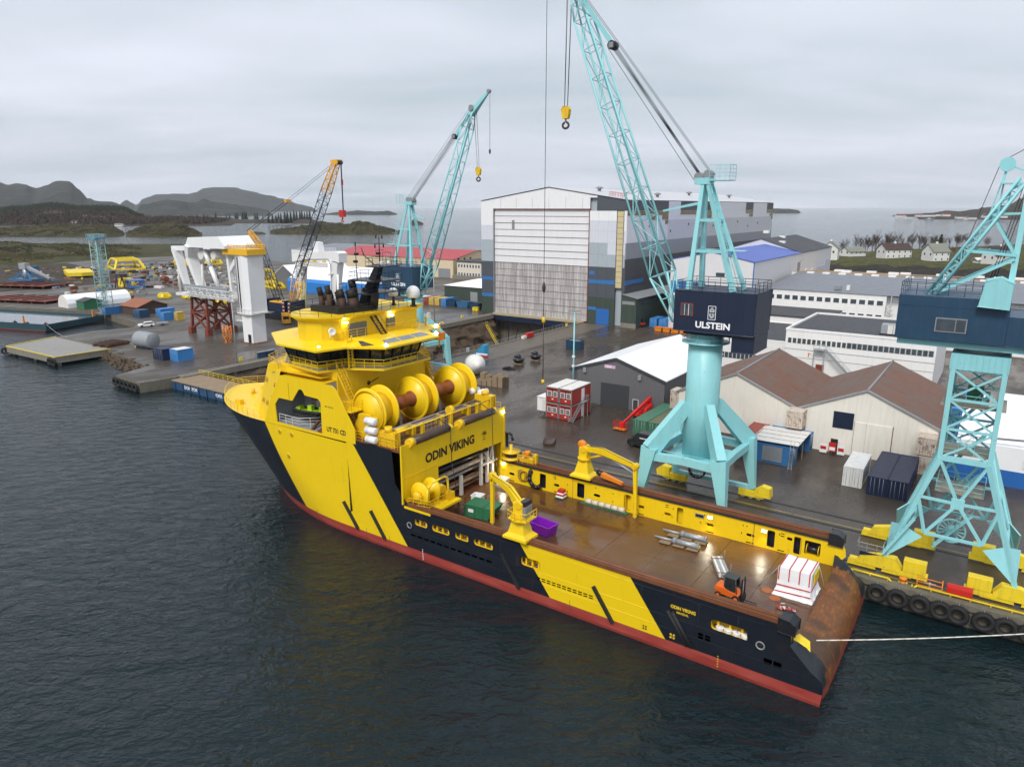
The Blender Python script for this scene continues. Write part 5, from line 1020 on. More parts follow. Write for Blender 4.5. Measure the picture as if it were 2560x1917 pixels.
for (fs_, fw_) in FEET:
    d_ = 1 if fs_ > 0 else -1; x, y = q2(fs_,fw_,0)[:2]; out = d_
    mb = MB(); mb.prism([(x+2.6*out,QZ+.5),(x+2.2*out,QZ+1.3),(x+.4*out,QZ+1.75),(x-1.0*out,QZ+1.75),(x-1.6*out,QZ+.9),(x-1.4*out,QZ+.5)],y-.42,y+.42,YELLOWQ,'y'); bg = mb.build('bogie', crane_b, bevel=.05)
    for xx in (2.0,-1.2): mb = MB(); mb.prism([(x+(xx-1.3)*out,QZ+.15),(x+(xx+1.3)*out,QZ+.15),(x+(xx+1.2)*out,QZ+.75),(x+(xx-1.2)*out,QZ+.75)],y-.35,y+.35,YELLOWQ,'y'); mb.build('wheel_truck', bg, bevel=.04)
    mb = MB(); mb.box(*sorted((x-1.7*out,x-3.7*out)),y-.45,y+.45,QZ+.75,QZ+2.0,YELLOWQ); mb.box(*sorted((x-1.2*out,x-3.9*out)),y-.4,y+.4,QZ+.2,QZ+.75,YELLOWQ); mb.build('drive_cover', bg, bevel=.05)
mb = MB(); mb.box(5.5,7.6,4.25,4.30,QZ+1.1,QZ+1.75,NAVY); mb.box(5.5,7.6,4.24,4.30,QZ+.65,QZ+1.1,RED); sg_ = mb.build('warning_board', crane_b)
text('board_lettering', 'RED ZONE', .40, LETW, sg_, (7.45,4.315,QZ+.74),(-1,0,0),(0,0,1),.03,sx=.92,depth=.006)
mb = MB(); rail(mb,[(5.2,4.2,QZ+1.75),(7.9,4.2,QZ+1.75),(7.9,3.0,QZ+1.75)],.9,.9,.025,GALV,2); mb.build('bogie_railing', crane_b)
# ================================================================== BUILDINGS (local frame = yard axes, origin at given s, w)
def bld(name, label, s0, w0, cat='building'): return thing(name, label, cat, Y(s0, w0, 0))
def win(root, name, x0, x1, z0, z1, y, frame, pane, t=.10, mull=0, side='y', parent2=None):
    """window on a wall facing +y (side y) or -x (side x: then x0, x1 are y values and y the x of the wall)"""
    mb = MB()
    if side == 'y': mb.box(x0-.08, x1+.08, y, y+t, z0-.08, z1+.08, frame)
    else: mb.box(y-t, y, x0-.08, x1+.08, z0-.08, z1+.08, frame)
    w_ = mb.build(name, root)
    n = mull+1
    for k in range(n):
        a = x0+(x1-x0)*k/n+.03; b = x0+(x1-x0)*(k+1)/n-.03; mb = MB()
        if side == 'y': mb.box(a, b, y+t, y+t+.02, z0, z1, pane)
        else: mb.box(y-t-.02, y-t, a, b, z0, z1, pane)
        mb.build('pane', w_)
    return w_
# ---------------- the great building hall over the dock
hall = bld('building_hall', 'huge pale grey ship-building hall with tall shutter door over the dock', 97, -198)
HW, HD = 54.5, 154.0
CWH = corrug('cladding_white', (.80,.80,.81), .9, 0, .5, .03, .03, .12); CPA = corrug('cladding_pale', (.62,.64,.70), .9, 0, .5, .03, .03, .12)
CBG = corrug('cladding_bluegrey', (.38,.43,.47), .9, 0, .5, .03, .04, .15); CDK = corrug('cladding_dark', (.075,.085,.10), .9, 0, .5, .03, .06, .15)
CGN = corrug('cladding_green', (.045,.065,.05), .9, 0, .5, .03, .08, .2); CBL = corrug('cladding_blue', (.035,.16,.40), .9, 0, .5, .03, .05, .1)
CMG = corrug('cladding_midgrey', (.27,.28,.31), .9, 1, .5, .03, .05, .15); SWH = corrug('cladding_white_side', (.72,.72,.75), .9, 1, .5, .03, .03, .15); SPA = corrug('cladding_pale_side', (.55,.56,.60), .9, 1, .5, .03, .04, .15); SDK = corrug('cladding_dark_side', (.070,.072,.080), .9, 1, .5, .03, .06, .15)
OCH = NT('ochre_glazing'); OCH = OCH.fin(OCH.mix(OCH.noise(.6, 3), (.10,.075,.03), (.26,.19,.08)), .25)
OCHL = NT('cream_glazing'); OCHL = OCHL.fin(OCHL.mix(OCHL.noise(.5, 3), (.52,.43,.24), (.66,.56,.34)), .25)
mb = MB(); mb.prism([(0,1.5),(HW,1.5),(HW,40.0),(27.3,44.1),(0,40.0)], -HD, -1.05, CBG, 'y'); core = mb.build('hall_core', hall)
def fpan(x0, x1, z0, z1, mat, p=0.0, name='cladding_panel'):
    mb = MB(); mb.box(x0+.015, x1-.015, -.35, p, z0+.015, z1-.015, mat); return mb.build(name, hall)
for z0, z1, m in ((32.1,40.0,CWH),(27.3,32.1,CPA),(23.6,27.3,CBG),(20.1,23.6,CBG),(14.9,20.1,CDK),(13.7,14.9,CBL),(9.2,13.7,CDK),(8.0,9.2,CBL),(1.6,8.0,CGN)): fpan(49.3, 54.5, z0, z1, m)
for x0, x1 in ((0.0,.7),(3.0,6.0),(6.0,9.2),(9.2,12.4)):
    for z0, z1, m in ((34.0 if x0 > 2.9 else 34.0,37.0 if x0 < 10 else 40.9,CWH),(31.0,34.0,CWH if x0 < 3 else CPA),(27.4,31.0,CPA),(23.9,27.4,CBG if x0 > 5 else CPA),(20.1,23.9,CBG),(16.2,20.1,CDK),(14.9,16.2,CBL if x0 > 2.9 else CDK),(10.6,14.9,CDK),(7.4,10.6,CGN),(1.6,7.4,CGN)):
        fpan(x0, x1, z0, z1, m)
mb = MB(); mb.prism([(0,37.0),(9.9,37.0),(9.9,41.5),(0,40.0)], -.35, .03, CDK, 'y'); mb.build('cladding_panel', hall)
mb = MB(); mb.prism([(9.9,40.9),(12.4,40.9),(12.4,37.6),(49.3,37.6),(49.3,40.0),(54.5,40.0),(27.3,44.1),(9.9,41.5)], -.35, .0, CWH, 'y'); mb.build('gable_panel', hall)
mb = MB(); mb.box(10.2,12.0,0,.03,17.6,18.8,CBL); mb.build('cladding_panel', hall)
for x in (15.0,21,27.3,33.6,39.9,46.2): mb = MB(); mb.box(x-.03,x+.03,0,.04,37.7,41.0,GREYST); mb.build('joint', hall)
for k in range(14):      # the glazed strip beside the door
    mb = MB(); z = 14.0+k*1.64; mb.box(.75,2.95,-.35,-.05,z,z+1.55,OCHL); mb.build('glazed_pane', hall)
for x in (.72, 2.98):
    mb = MB(); mb.box(x-.09,x+.09,-.35,.06,13.9,37.0,CDK); mb.build('mullion', hall)
DUP = NT('door_upper'); X = DUP.xyz(); DUP = DUP.fin(DUP.mix(DUP.noise(1.4, 5, .6, stretch=(1,1,.12)), (.70,.69,.70), (.84,.83,.84)), .5)
DLO = NT('door_lower'); g1 = DLO.noise(1.1, 6, .65, stretch=(1.6,1,.10)); g2 = DLO.noise(.25, 4)
DLO = DLO.fin(DLO.mix(DLO.ramp(g1, (.38, 0.0), (.66, 1.0)), DLO.mix(g2, (.25,.225,.215), (.34,.31,.30)), (.60,.57,.56)), .5)
nd = 16
for k in range(nd):
    z0 = 2.6+k*(34.8/nd); z1 = z0+34.8/nd; low = z1 < 21.0; mb = MB()
    mb.box(12.6,49.1,-.9,-.5-(k % 2)*.06,z0+.03,z1,DLO if low else DUP); d_ = mb.build('door_leaf', hall)
    mb = MB(); mb.box(12.6,49.1,-.5,-.40,z0-.05,z0+.09,GALV if low else GREYST); mb.build('leaf_rail', d_)
    if low:
        for x in (18,24,30,36,42): mb = MB(); mb.box(x-.05,x+.05,-.5,-.44,z0+.1,z1-.1,GALV); mb.build('leaf_stile', d_)
mb = MB(); mb.box(41.0,42.0,-.5,-.46,31.0,33.9,GREYST); mb.build('door_vent', hall)
mb = MB(); mb.box(12.35,12.6,-.5,.1,2.2,37.5,RUSTRED); mb.box(49.1,49.35,-.5,.1,2.2,37.5,GREYST); mb.box(12.35,49.35,-.5,.1,37.4,37.62,RUSTRED); mb.each('door_frame', hall)
SILL = paint('sill_timber', (.42,.34,.20), .6, .15, .8, .3)
mb = MB(); mb.box(13.5,49.2,-.4,1.0,2.0,2.65,SILL); mb.build('door_sill', hall)
mb = MB(); mb.box(13.0,49.2,.2,1.2,.2,2.0,NAVY); mb.build('gate_girder', hall)
for k in range(8): mb = MB(); x = 15+k*4.6; mb.bar((x,.7,.3),(x+ (2.3 if k % 2 else -.0),.7,-7.8),.25,.25,NAVY); mb.build('gate_strut', hall)
# side wall, facing -s: bays along the length
bays = 15; bw = HD/bays
dkb = (0,1,2,4,5,6,7,11,13.5)
for k in range(bays):
    y1 = -k*bw; y0 = y1-bw
    st = int(k*1.0)
    for z0, z1, m in ((37.0,40.0,SDK if k in (0,1,2,4,5,6,11,14) else SWH),(33.9,37.0,SWH),(27.5,33.9,SPA if k > 2 else SWH),(22.7 if k < 9 else 24,27.5,CMG),(11.8,22.7 if k < 9 else 24,SDK),(1.6,11.8,SDK)):
        if z0 == 37.0 and k == 14: z0 = 37.0
        mb = MB(); mb.box(-.30,.0 if (k % 2) else .02,y0+.02,y1-.02,z0+.015,z1-.015,m); mb.box(-.302,-.30,y0+.02,y1-.02,z0,z0+.01,m); mb.build('cladding_panel', hall)
for k, n_, deep in ((0,5,1),(1,5,2),(2,4,3),(4,4,1),(5,5,3),(6,4,2),(11,4,2),(14,4,3)):
    for q in range(n_):
        for j in range(1+(1 if (q*deep)//n_ >= 1 else 0)+(1 if (q*deep)//n_ >= 2 else 0)):
            mb = MB(); y = -k*bw-bw*(q+.5)/n_; mb.box(-.38,-.30,y-bw/n_/2+.08,y+bw/n_/2-.08,35.6-j*1.45,36.95-j*1.45,OCH); mb.build('glazed_pane', hall)
for y in (-16,-33,-49,-60,-74,-88,-103,-117,-131): mb = MB(); mb.box(-.5,-.3,y-.2,y+.2,30+((y*7) % 3),30.7+((y*7) % 3),BLACK); mb.build('wall_vent', hall)
mb = MB(); mb.box(-.42,-.30,-13,0,14.9,16.2,CBL); mb.build('cladding_panel', hall)
ROOFG = corrug('roof_sheet_grey', (.55,.55,.57), .6, 1, .5, .03, .04, .15)
for a, b in (((-.3,40.02),(27.3,44.15)),((27.3,44.15),(HW+.3,40.02))):
    mb = MB(); mb.add([(a[0],-HD,a[1]),(b[0],-HD,b[1]),(b[0],.2,b[1]),(a[0],.2,a[1])],[(0,1,2,3)],ROOFG); mb.add([(a[0],-HD,a[1]+.18),(b[0],-HD,b[1]+.18),(b[0],.2,b[1]+.18),(a[0],.2,a[1]+.18)],[(0,1,2,3)],ROOFG); mb.build('roof_slope', hall)
for x, y in ((20,-20),(8.0,-40),(17,-92),(13,-130)):
    mb = MB(); z = 40+x*.15; mb.tube((x,y,z),(x,y,z+1.0),.5,GREYST,12); mb.lathe([(.3,0),(1.2,.2),(1.2,.5),(.4,.9)],(x,y,z+.9),(0,0,1),GREYST,14); mb.build('roof_vent', hall)
mb = MB(); rail(mb, [(7,-2,41.3),(3,-2,40.7),(3,-6,40.7),(7,-6,41.3)],1.3,1.0,.04,RED,2,closed=True); mb.build('roof_guardrail', hall); mb = MB(); rail(mb, [(4,-148,40.8),(1,-148,40.4),(1,-152,40.4)],1.3,1.0,.04,WHITEW,2); mb.build('roof_guardrail', hall)
mb = MB(); mb.box(4.7,9.2,0,.12,2.2,7.2,BLUE); mb.build('blue_door', hall)
mb = MB(); mb.box(9.4,12.3,0,.05,6.6,7.6,CBL); mb.build('cladding_panel', hall)
mb = MB(); mb.prism([(0,1.6),(-5,1.6),(-5,11.2),(0,12.2)],-40,1.2,CGN,'y'); ax_ = mb.build('annex', hall)
mb = MB(); mb.add([(-5.4,1.5,11.25),(.0,1.5,12.3),(0,-40,12.3),(-5.4,-40,11.25)],[(0,1,2,3)],GREYST); mb.build('annex_roof', ax_)
for k in range(9): mb = MB(); mb.box(-5.1,-5.0,-1.2-k*4.2-3.4,-1.2-k*4.2,9.2,10.6,PANE); mb.build('annex_window', ax_)
mb = MB(); mb.box(-4.5,-.3,1.2,1.28,9.3,10.3,GREYST); mb.build('annex_window', ax_)
mb = MB(); mb.box(-5.1,.0,1.0,1.35,2.2,3.6,CONC); mb.build('plinth', ax_)
# ---------------- gabled sheds
def shed(name, label, s0, s1, wf, wb_, eave, ridge, wall, roof, ax='w', over=.35, cat='shed', z0=QZ, trim=None):
    """ax: direction of the ridge"""
    r_ = bld(name, label, s0, wf, cat); L = s1-s0; D = wf-wb_; mb = MB()
    if ax == 'w':
        mb.prism([(0,z0),(L,z0),(L,eave),(L/2,ridge),(0,eave)], -D, 0, wall, 'y'); mb.build('wall', r_)
        m = (ridge-eave)/(L/2)
        for a, b in (((-over,eave-m*over),(L/2,ridge)),((L/2,ridge),(L+over,eave-m*over))):
            q = MB(); q.prism([a,b,(b[0],b[1]+.18),(a[0],a[1]+.18)], -D-over, over, roof, 'y'); q.build('roof_slope', r_)
    else:
        mb.prism([(-D,z0),(0,z0),(0,eave),(-D/2,ridge),(-D,eave)], 0, L, wall, 'x'); mb.build('wall', r_)
        m = (ridge-eave)/(D/2)
        for a, b in (((over,eave-m*over),(-D/2,ridge)),((-D/2,ridge),(-D-over,eave-m*over))):
            q = MB(); q.prism([a,b,(b[0],b[1]+.18),(a[0],a[1]+.18)], -over, L+over, roof, 'x'); q.build('roof_slope', r_)
    if trim and ax == 'w':
        for a, b in (((-over,eave),(L/2,ridge)),((L/2,ridge),(L+over,eave))): q = MB(); q.bar((a[0],over*.6,a[1]-.05),(b[0],over*.6,b[1]-.05),.25,.45,trim); q.build('verge_trim', r_)
    return r_
GREYC = corrug('grey_cladding', (.135,.135,.145), .4, 0, .5, .015, .05, .10); ANTH = paint('anthracite', (.05,.055,.062), .5, .06, .4, .08); PVC = paint('white_pvc_roof', (.86,.86,.87), .4, .02, .2, .04)
tent = shed('storage_tent', 'grey-walled storage hall with white roof behind the red cabins', 47.5, 66.7, -114.6, -144.4, 8.2, 11.3, GREYC, PVC, 'w', .15, 'hall', trim=ANTH)
mb = MB(); mb.box(6.8,12.5,0,.1,QZ,6.55,ANTH); dr = mb.build('roller_door', tent)
for k in range(8): mb = MB(); mb.box(6.85,12.45,.1,.13,QZ+.05+k*.54,QZ+.50+k*.54,ANTH); mb.build('door_slat', dr)
win(tent, 'side_door', 4.9, 5.9, QZ+.1, 4.2, 0, WHITEW, ANTH, .06)
for x in (15.9, 8.0-3.3): mb = MB(); mb.box(x-.3,x+.3,0,.4,8.0,8.9,GALV); mb.build('fan_box', tent)
mb = MB(); mb.box(9.7,11.9,0,.06,9.35,9.95,paint('pink_sign',(.62,.40,.60),.5,.05,1,.0)); sg_ = mb.build('sign_board', tent); text('sign_lettering','LÅNE',.5,LETW,sg_,(11.7,.065,9.5),(-1,0,0),(0,0,1),.02,depth=.006)
# rusty double-gable warehouse
WHSTUC = paint('weathered_render', (.76,.72,.64), .8, .06, .3, .32, 0, .2, gc=(.42,.39,.36))
t = NT('rusty_roof'); x_ = t.xyz(); n1 = t.noise(.25, 6, .6); n2 = t.noise(1.5, 6, .65, stretch=(1, .35, 1)); c_ = t.mix(n2, (.10,.040,.020), (.20,.085,.045)); c_ = t.mix(t.ramp(n1, (.42, 0.0), (.64, .9)), c_, (.125,.090,.070)); t.bump(t.math('SINE', t.math('MULTIPLY', x_[1], 6.28/.2)), .5, .025); t.fin(c_, .55); RROOF = t.m
whs = bld('warehouse', 'old pale warehouse with two rusty gabled roofs side by side', 5.5, -111, 'warehouse')
gp_ = [(0,QZ),(37.9,QZ),(37.9,8.15),(28.4,12.3),(18.9,8.15),(9.4,12.3),(0,8.15)]
mb = MB(); mb.prism(gp_, -24.5, 0, WHSTUC, 'y'); mb.build('wall', whs)
for a, b in (((-.3,8.02),(9.4,12.3)),((18.9,8.15),(9.4,12.3)),((18.9,8.15),(28.4,12.3)),((38.2,8.02),(28.4,12.3))):
    A_, B_ = Vector((a[0],0,a[1])), Vector((b[0],0,b[1])); nrm = Vector((0,1,0)).cross(B_-A_).normalized(); nrm = nrm if nrm.z > 0 else -nrm
    for k in range(6):
        for j in range(3):
            p0 = A_+(B_-A_)*(k/6-.004)+nrm*(.05+.02*(k % 2)); p1 = A_+(B_-A_)*((k+1)/6+.006)+nrm*(.05+.02*(k % 2)); y0, y1 = .25-j*8.3, .25-(j+1)*8.3+.05; mb = MB()
            mb.add([p0+Vector((0,y0,0)),p1+Vector((0,y0,0)),p1+Vector((0,y1,0)),p0+Vector((0,y1,0)),p0+nrm*.04+Vector((0,y0,0)),p1+nrm*.04+Vector((0,y0,0)),p1+nrm*.04+Vector((0,y1,0)),p0+nrm*.04+Vector((0,y1,0))],[(0,1,2,3),(7,6,5,4),(0,4,5,1),(1,5,6,2),(2,6,7,3),(3,7,4,0)],RROOF); mb.build('roof_sheet', whs)
for x, z in ((9.4,12.42),(28.4,12.42)): mb = MB(); mb.tube((x,.3,z),(x,-24.6,z),.16,GREYST,8); mb.build('ridge_cap', whs)
mb = MB(); mb.box(18.7,19.1,-24.6,.3,8.15,8.3,RUST); mb.build('valley_gutter', whs)
for a, b in (((-.2,8.1),(9.4,12.35)),((9.4,12.35),(18.9,8.2)),((18.9,8.2),(28.4,12.35)),((28.4,12.35),(38.1,8.1))): mb = MB(); mb.bar((a[0],.18,a[1]),(b[0],.18,b[1]),.25,.22,GALV); mb.build('verge', whs)
mb = MB(); mb.box(10.8,13.6,0,.08,6.1,8.6,NAVY); mb.build('shutter', whs)
for k in range(6): mb = MB(); mb.box(10.85+k*.46,11.25+k*.46,.08,.11,6.15,8.55,NAVY); mb.build('shutter_slat', whs)
mb = MB(); mb.box(5.6,10.6,0,.10,QZ,7.4,WHSTUC); mb.box(5.5,5.6,0,.14,QZ,7.5,RUST); mb.box(10.6,10.66,0,.14,QZ,7.5,GREYST); mb.box(9.0,9.03,.10,.115,QZ,7.4,GREYST); mb.each('sliding_door', whs)
mb = MB(); mb.box(12.6,13.6,0,.06,QZ,4.3,DARK); mb.build('doorway', whs); mb = MB(); mb.bar((12.5,.1,3.3),(12.3,1.2,3.3),.06,2.1,WHITE); mb.build('open_door', whs)
RCREAM = corrug('rusty_cream_container', (.60,.50,.40), .25, 0, .6, .03, .08, .4, .35)
def onbld(x): return x
# ---------------- white office blocks behind
WST = paint('white_render', (.78,.77,.75), .6, .03, .2, .20, 0, 0, gc=(.42,.40,.38)); FELT = paint('roof_felt', (.045,.045,.05), .6, .25, .12, .3, 0, 0, gc=(.02,.02,.02)); FELTG = paint('roof_membrane', (.17,.18,.205), .45, .1, .1, .15)
mid = bld('office_block', 'white flat-roofed office block with a ribbon of windows and outside stair', 10, -155)
mb = MB(); mb.box(0,27.7,-28,0,QZ,12.9,WST); mb.build('wall', mid)
mb = MB(); mb.box(.4,27.3,-27.6,-.4,12.9,12.96,FELT); mb.build('roof', mid)
mb = MB(); mb.box(-.1,27.8,-.4,.1,12.9,13.35,WST); mb.box(27.3,27.8,-28,-.4,12.9,13.35,WST); mb.box(-.1,.4,-28,-.4,12.9,13.35,WST); mb.box(-.1,27.8,-28.1,-27.6,12.9,13.35,WST); mb.each('parapet', mid)
for k in range(28):
    x = .35+k*.965; win(mid, 'window', x+.06, x+.80, 10.3, 11.35, 0, GREYST if k < 16 else WHITEW, PANE, .03)
mb = MB(); mb.box(-.05,27.75,0,.06,9.0,9.08,GREYST); mb.box(-.05,27.75,0,.06,7.3,7.36,GREYST); mb.each('string_course', mid)
mb = MB(); stair(mb,(14.0,.3,4.4),(19.4,.3,9.6),(0,1.2,0),GALV,14); mb.box(19.4,21.6,.3,1.6,9.5,9.65,GALV); rail(mb,[(21.6,1.6,9.65),(19.4,1.6,9.65)],1.1,1.0,.04,GALV)
for x in (19.5,21.5): mb.box(x-.08,x+.08,1.4,1.56,QZ,9.5,GALV)
mb.build('outside_stair', mid)
mb = MB(); mb.box(19.6,21.2,0,.06,4.2,6.3,RUSTRED); mb.build('door', mid)
mb = MB(); mb.box(22.7,22.9,0,.05,7.6,8.5,ORANGE); mb.box(22.4,22.9,0,.05,8.2,8.4,ORANGE); mb.build('wall_sign', mid)
mb = MB(); mb.box(2.0,10.5,-7.5,-5,13.0,15.0,GALV); mb.box(1.8,10.7,-7.6,-4.9,12.96,13.2,BLACK); ru = mb.build('roof_unit', mid)
for k in range(8): mb = MB(); mb.box(2.1+k*1.05,3.0+k*1.05,-5,-4.93,13.2,14.9,GALV if k not in (5,6) else WHITEW); mb.build('unit_panel', ru)
low = bld('office_block', 'low white block between the grey hall and the window-ribbon office', 37.9, -160)
mb = MB(); mb.box(0,15.5,-26,0,QZ,9.2,WST); mb.build('wall', low); mb = MB(); mb.box(-.0,15.6,-26,.05,9.2,9.5,WHITE); mb.box(.3,15.2,-25.7,-.3,9.5,9.54,FELT); mb.each('roof', low)
for k in range(16): win(low, 'window', .4+k*.93, 1.1+k*.93, 4.5, 5.7, 0, GREYST, PANE, .03)
low2 = bld('office_block', 'white block with flat black roof stepping down in front of the long office', 36, -186)
mb = MB(); mb.box(0,18,-18,0,QZ,11.2,WST); mb.build('wall', low2); mb = MB(); mb.box(-.2,18.2,-18,.2,11.2,11.5,FELT); mb.build('roof', low2)
lng = bld('office_block', 'long two-storey white office with grey roof and skylights', 24, -210)
mb = MB(); mb.box(2.5,34,-20,0,QZ,15.4,WST); mb.box(-30,2.5,-20,-2,QZ,15.0,WST); mb.build('wall', lng)
mb = MB(); mb.add([(-30,.3,15.45),(34.3,.3,15.45),(34.3,-38,17.4),(-30,-38,17.4)],[(0,1,2,3)],FELTG); mb.build('roof', lng)
for k in range(14):
    x = 3.2+k*2.16; win(lng, 'window', x, x+1.5, 12.75, 13.95, 0, WHITE, PANE, .05); win(lng, 'window', x, x+1.5, 9.0, 10.2, 0, WHITE, PANE, .05)
for k in range(13):
    mb = MB(); x = -28+k*4.75; mb.box(x,x+2.1,-37.5,-35.8,17.3,17.75,WHITE); mb.build('skylight', lng)
mb = MB(); mb.box(14.6,16.4,-5,-4,15.8,16.9,GREYST); mb.box(12.4,13.2,-5,-4,15.8,17.2,WHITEW); mb.each('roof_unit', lng)
mb = MB()
for j in range(10): a = R(36*j); mb.bar((1.2,1.2,4+j*1.1),(1.2+math.cos(a)*1.1,1.2+math.sin(a)*1.1,4+j*1.1),.5,.06,GALV)
mb.tube((1.2,1.2,QZ),(1.2,1.2,15.5),.12,GALV,8); mb.path([(1.2+math.cos(R(20*j))*1.2,1.2+math.sin(R(20*j))*1.2,4+j*.4) for j in range(28)],.05,GALV,5); mb.path([(1.2+math.cos(R(20*j))*1.2,1.2+math.sin(R(20*j))*1.2,5+j*.4) for j in range(26)],.05,GALV,5); mb.build('spiral_stair', lng)
BROWNR = paint('brown_felt_roof', (.30,.19,.095), .7, .15, .15, .35, 0, 0, gc=(.12,.06,.03))
brn = bld('workshop', 'low workshop with ochre-brown roof and white skylights', -6, -248, 'workshop')
mb = MB(); mb.box(0,74,-33,0,QZ,15.2,WST); mb.build('wall', brn); mb = MB(); mb.add([(-.3,.3,17.3),(74.3,.3,17.3),(74.3,-33.3,15.6),(-.3,-33.3,15.6)],[(0,1,2,3)],BROWNR); mb.add([(-.3,.3,17.3),(74.3,.3,17.3),(74.3,.3,15.2),(-.3,.3,15.2)],[(3,2,1,0)],WST); mb.each('roof', brn)
for k in range(7): mb = MB(); x = 3+k*10.5; mb.box(x,x+3,-29,-27,15.9,16.5,WHITE); mb.build('skylight', brn)
for k in range(5): mb = MB(); x = 8+k*14.5; mb.box(x,x+3,-20,-17.5,16.4,17.1,WHITE); mb.build('skylight', brn)
mb = MB(); mb.box(66,69.5,-9,-6,17.1,20.0,GREYST); mb.path([(66,-9,20),(65,-9.5,21.3)],.06,GREYST,5); mb.path([(69,-6,20),(70,-5.5,21.3)],.06,GREYST,5); mb.build('roof_unit', brn)
BLUER = corrug('blue_roof_sheet', (.025,.075,.42), .5, 0, .35, .02, .06, .05); WCL = corrug('white_cladding', (.70,.69,.70), .5, 0, .5, .02, .03, .12); WCL1 = corrug('white_cladding_side', (.68,.67,.68), .5, 1, .5, .02, .03, .12)
blu = shed('workshop', 'tall white workshop with bright blue roof', 60.2, 85.0, -205, -258, 22.9, 25.4, WCL1, BLUER, 'w', .2, 'workshop')
mb = MB(); mb.box(-.12,.12,-.1,.14,QZ,22.9,BLUE); mb.build('corner_trim', blu)
for k in range(4): mb = MB(); mb.box(3+k*5.2,5.6+k*5.2,0,.05,18.5,19.6,PANE); mb.build('window', blu) if k == 1 else None
mb = MB(); mb.box(13.8,24.5,0,.06,13.0,16.6,CBL); mb.build('cladding_panel', blu)
blk = shed('workshop', 'white workshop with black felt roof adjoining the blue-roofed one', 60.2, 88.0, -258.2, -306, 22.9, 27.2, WCL1, FELT, 'w', .2, 'workshop')
for x, y in ((8,-10),(12,-25),(18,-25)): mb = MB(); mb.box(x,x+2,y,y+2,22.9+x*.31,23.9+x*.31,WHITE); mb.build('skylight', blk)
for y0, y1, z0, z1 in ((-46,-24,10,16.5),(-46,-38,16.5,18.5),(-24,-8,9,15)): mb = MB(); mb.box(-.08,0,y0,y1,z0,z1,SPA); mb.build('cladding_panel', blk)
mb = MB(); mb.box(-.1,0,-20,-2,QZ,9,BLACK); mb.build('dark_gate', blk)
# ---------------- tents and sheds at right and left
rt = bld('storage_tent', 'white fabric tent hall on a blue base behind the lattice crane', -45, -109.5, 'hall')
mb = MB(); mb.prism([(0,QZ),(0,4.4),(-30,4.4),(-30,QZ)],0,49,BLUE,'x'); mb.build('base_wall', rt)
mb = MB(); mb.prism([(-.05,4.4),(-.05,7.6),(-6,9.6),(-15,11.2),(-24,9.6),(-29.95,7.6),(-29.95,4.4)],.2,48.2,PVC,'x'); mb.build('fabric_cover', rt)
mb = MB(); mb.box(48.2,49,-29,-1,4.4,4.6,BLUE); mb.bar((48.4,-.3,4.5),(48.4,-15,11),.3,.3,BLUE); mb.each('end_frame', rt)
for k in range(4): mb = MB(); mb.box(30+k*4.5,31.6+k*4.5,0,.06,5.0,6.2,WHITE); mb.build('hatch', rt)
mb = MB(); mb.bar((44,.4,8.6),(40,.4,8.9),.25,.25,GREYST); mb.build('exhaust_pipe', rt)
lt = bld('storage_tent', 'long tent hall with white roof and bright blue lower walls beyond the white gantries', 209, -202, 'hall')
BRB = paint('bright_blue_pvc', (.02,.19,.55), .4, .05, .3, .1)
mb = MB(); mb.prism([(0,QZ),(0,6.6),(-1.2,7.9),(-24,7.9),(-25,6.6),(-25,QZ)],0,54,BRB,'x'); mb.build('lower_wall', lt)
mb = MB(); mb.prism([(-1.2,7.9),(-12.5,13.2),(-24,7.9)],.2,53.8,PVC,'x'); mb.build('fabric_cover', lt)
gt_ = shed('storage_shed', 'small shed with grey gable end and white roof left of the blue-based tent', 264, 276, -206, -240, 8.9, 12.6, GREYC, PVC, 'w', .2, 'shed')
rr = shed('workshop', 'cream workshop with red metal roof behind the far crane', 239, 330, -288, -330, 11.6, 15.4, corrug('cream_cladding',(.66,.54,.36),.6,0,.5,.02,.05,.12), corrug('red_roof_sheet',(.40,.03,.035),.6,0,.45,.02,.08,.1), 's', .3, 'workshop')
mb = MB(); mb.box(2,10.2,0,.08,QZ,6.9,GREYST); mb.build('roller_door', rr); mb = MB(); mb.box(-.06,0,-30,-20,QZ,7,GREYST); mb.build('roller_door', rr)
for x in (-4,-9,-14): mb = MB(); mb.box(-.06,0,x-1.2,x+.2,11.3,12.2,BLACK); mb.build('gable_vent', rr)
of = bld('office_block', 'small cream office with rows of dark windows beside the hall', 220, -287, 'office')
mb = MB(); mb.box(0,15.5,-18,0,QZ,11.0,paint('cream_render',(.66,.60,.50),.6,.04,.3,.15)); mb.build('wall', of); mb = MB(); mb.box(-.5,16,-18.5,.5,11.0,11.4,FELT); mb.build('roof', of)
for k in range(8):
    for z in (4.0,8.2): win(of, 'window', .8+k*1.85, 1.8+k*1.85, z, z+1.5, 0, WHITE, PANE, .04)
for k in range(6):
    for z in (4.0,8.2): win(of, 'window', -2.2-k*2.6, -1.0-k*2.6, z, z+1.5, 0, WHITE, PANE, .04, side='x')
mb = MB(); mb.box(-1.5,17,.2,2.2,QZ,4.0,CONC); rail(mb,[(-1.5,2.2,4.0),(17,2.2,4.0)],1.0,1.4,.04,GREYST); mb.build('ramp', of)
gh = bld('workshop_hut', 'green-walled hut with white roof beside the tall hall', 155, -220, 'hut')
mb = MB(); mb.box(0,32.3,-26,0,QZ,7.6,CGN); mb.build('wall', gh); mb = MB(); mb.loft([[(-.4,.4,7.6),(32.7,.4,7.6),(32.7,-26.4,7.6),(-.4,-26.4,7.6)],[(8,-13,10.3),(20.5,-6,10.3),(20.5,-13,10.3),(8,-13.1,10.3)]],PVC); mb.build('roof', gh)
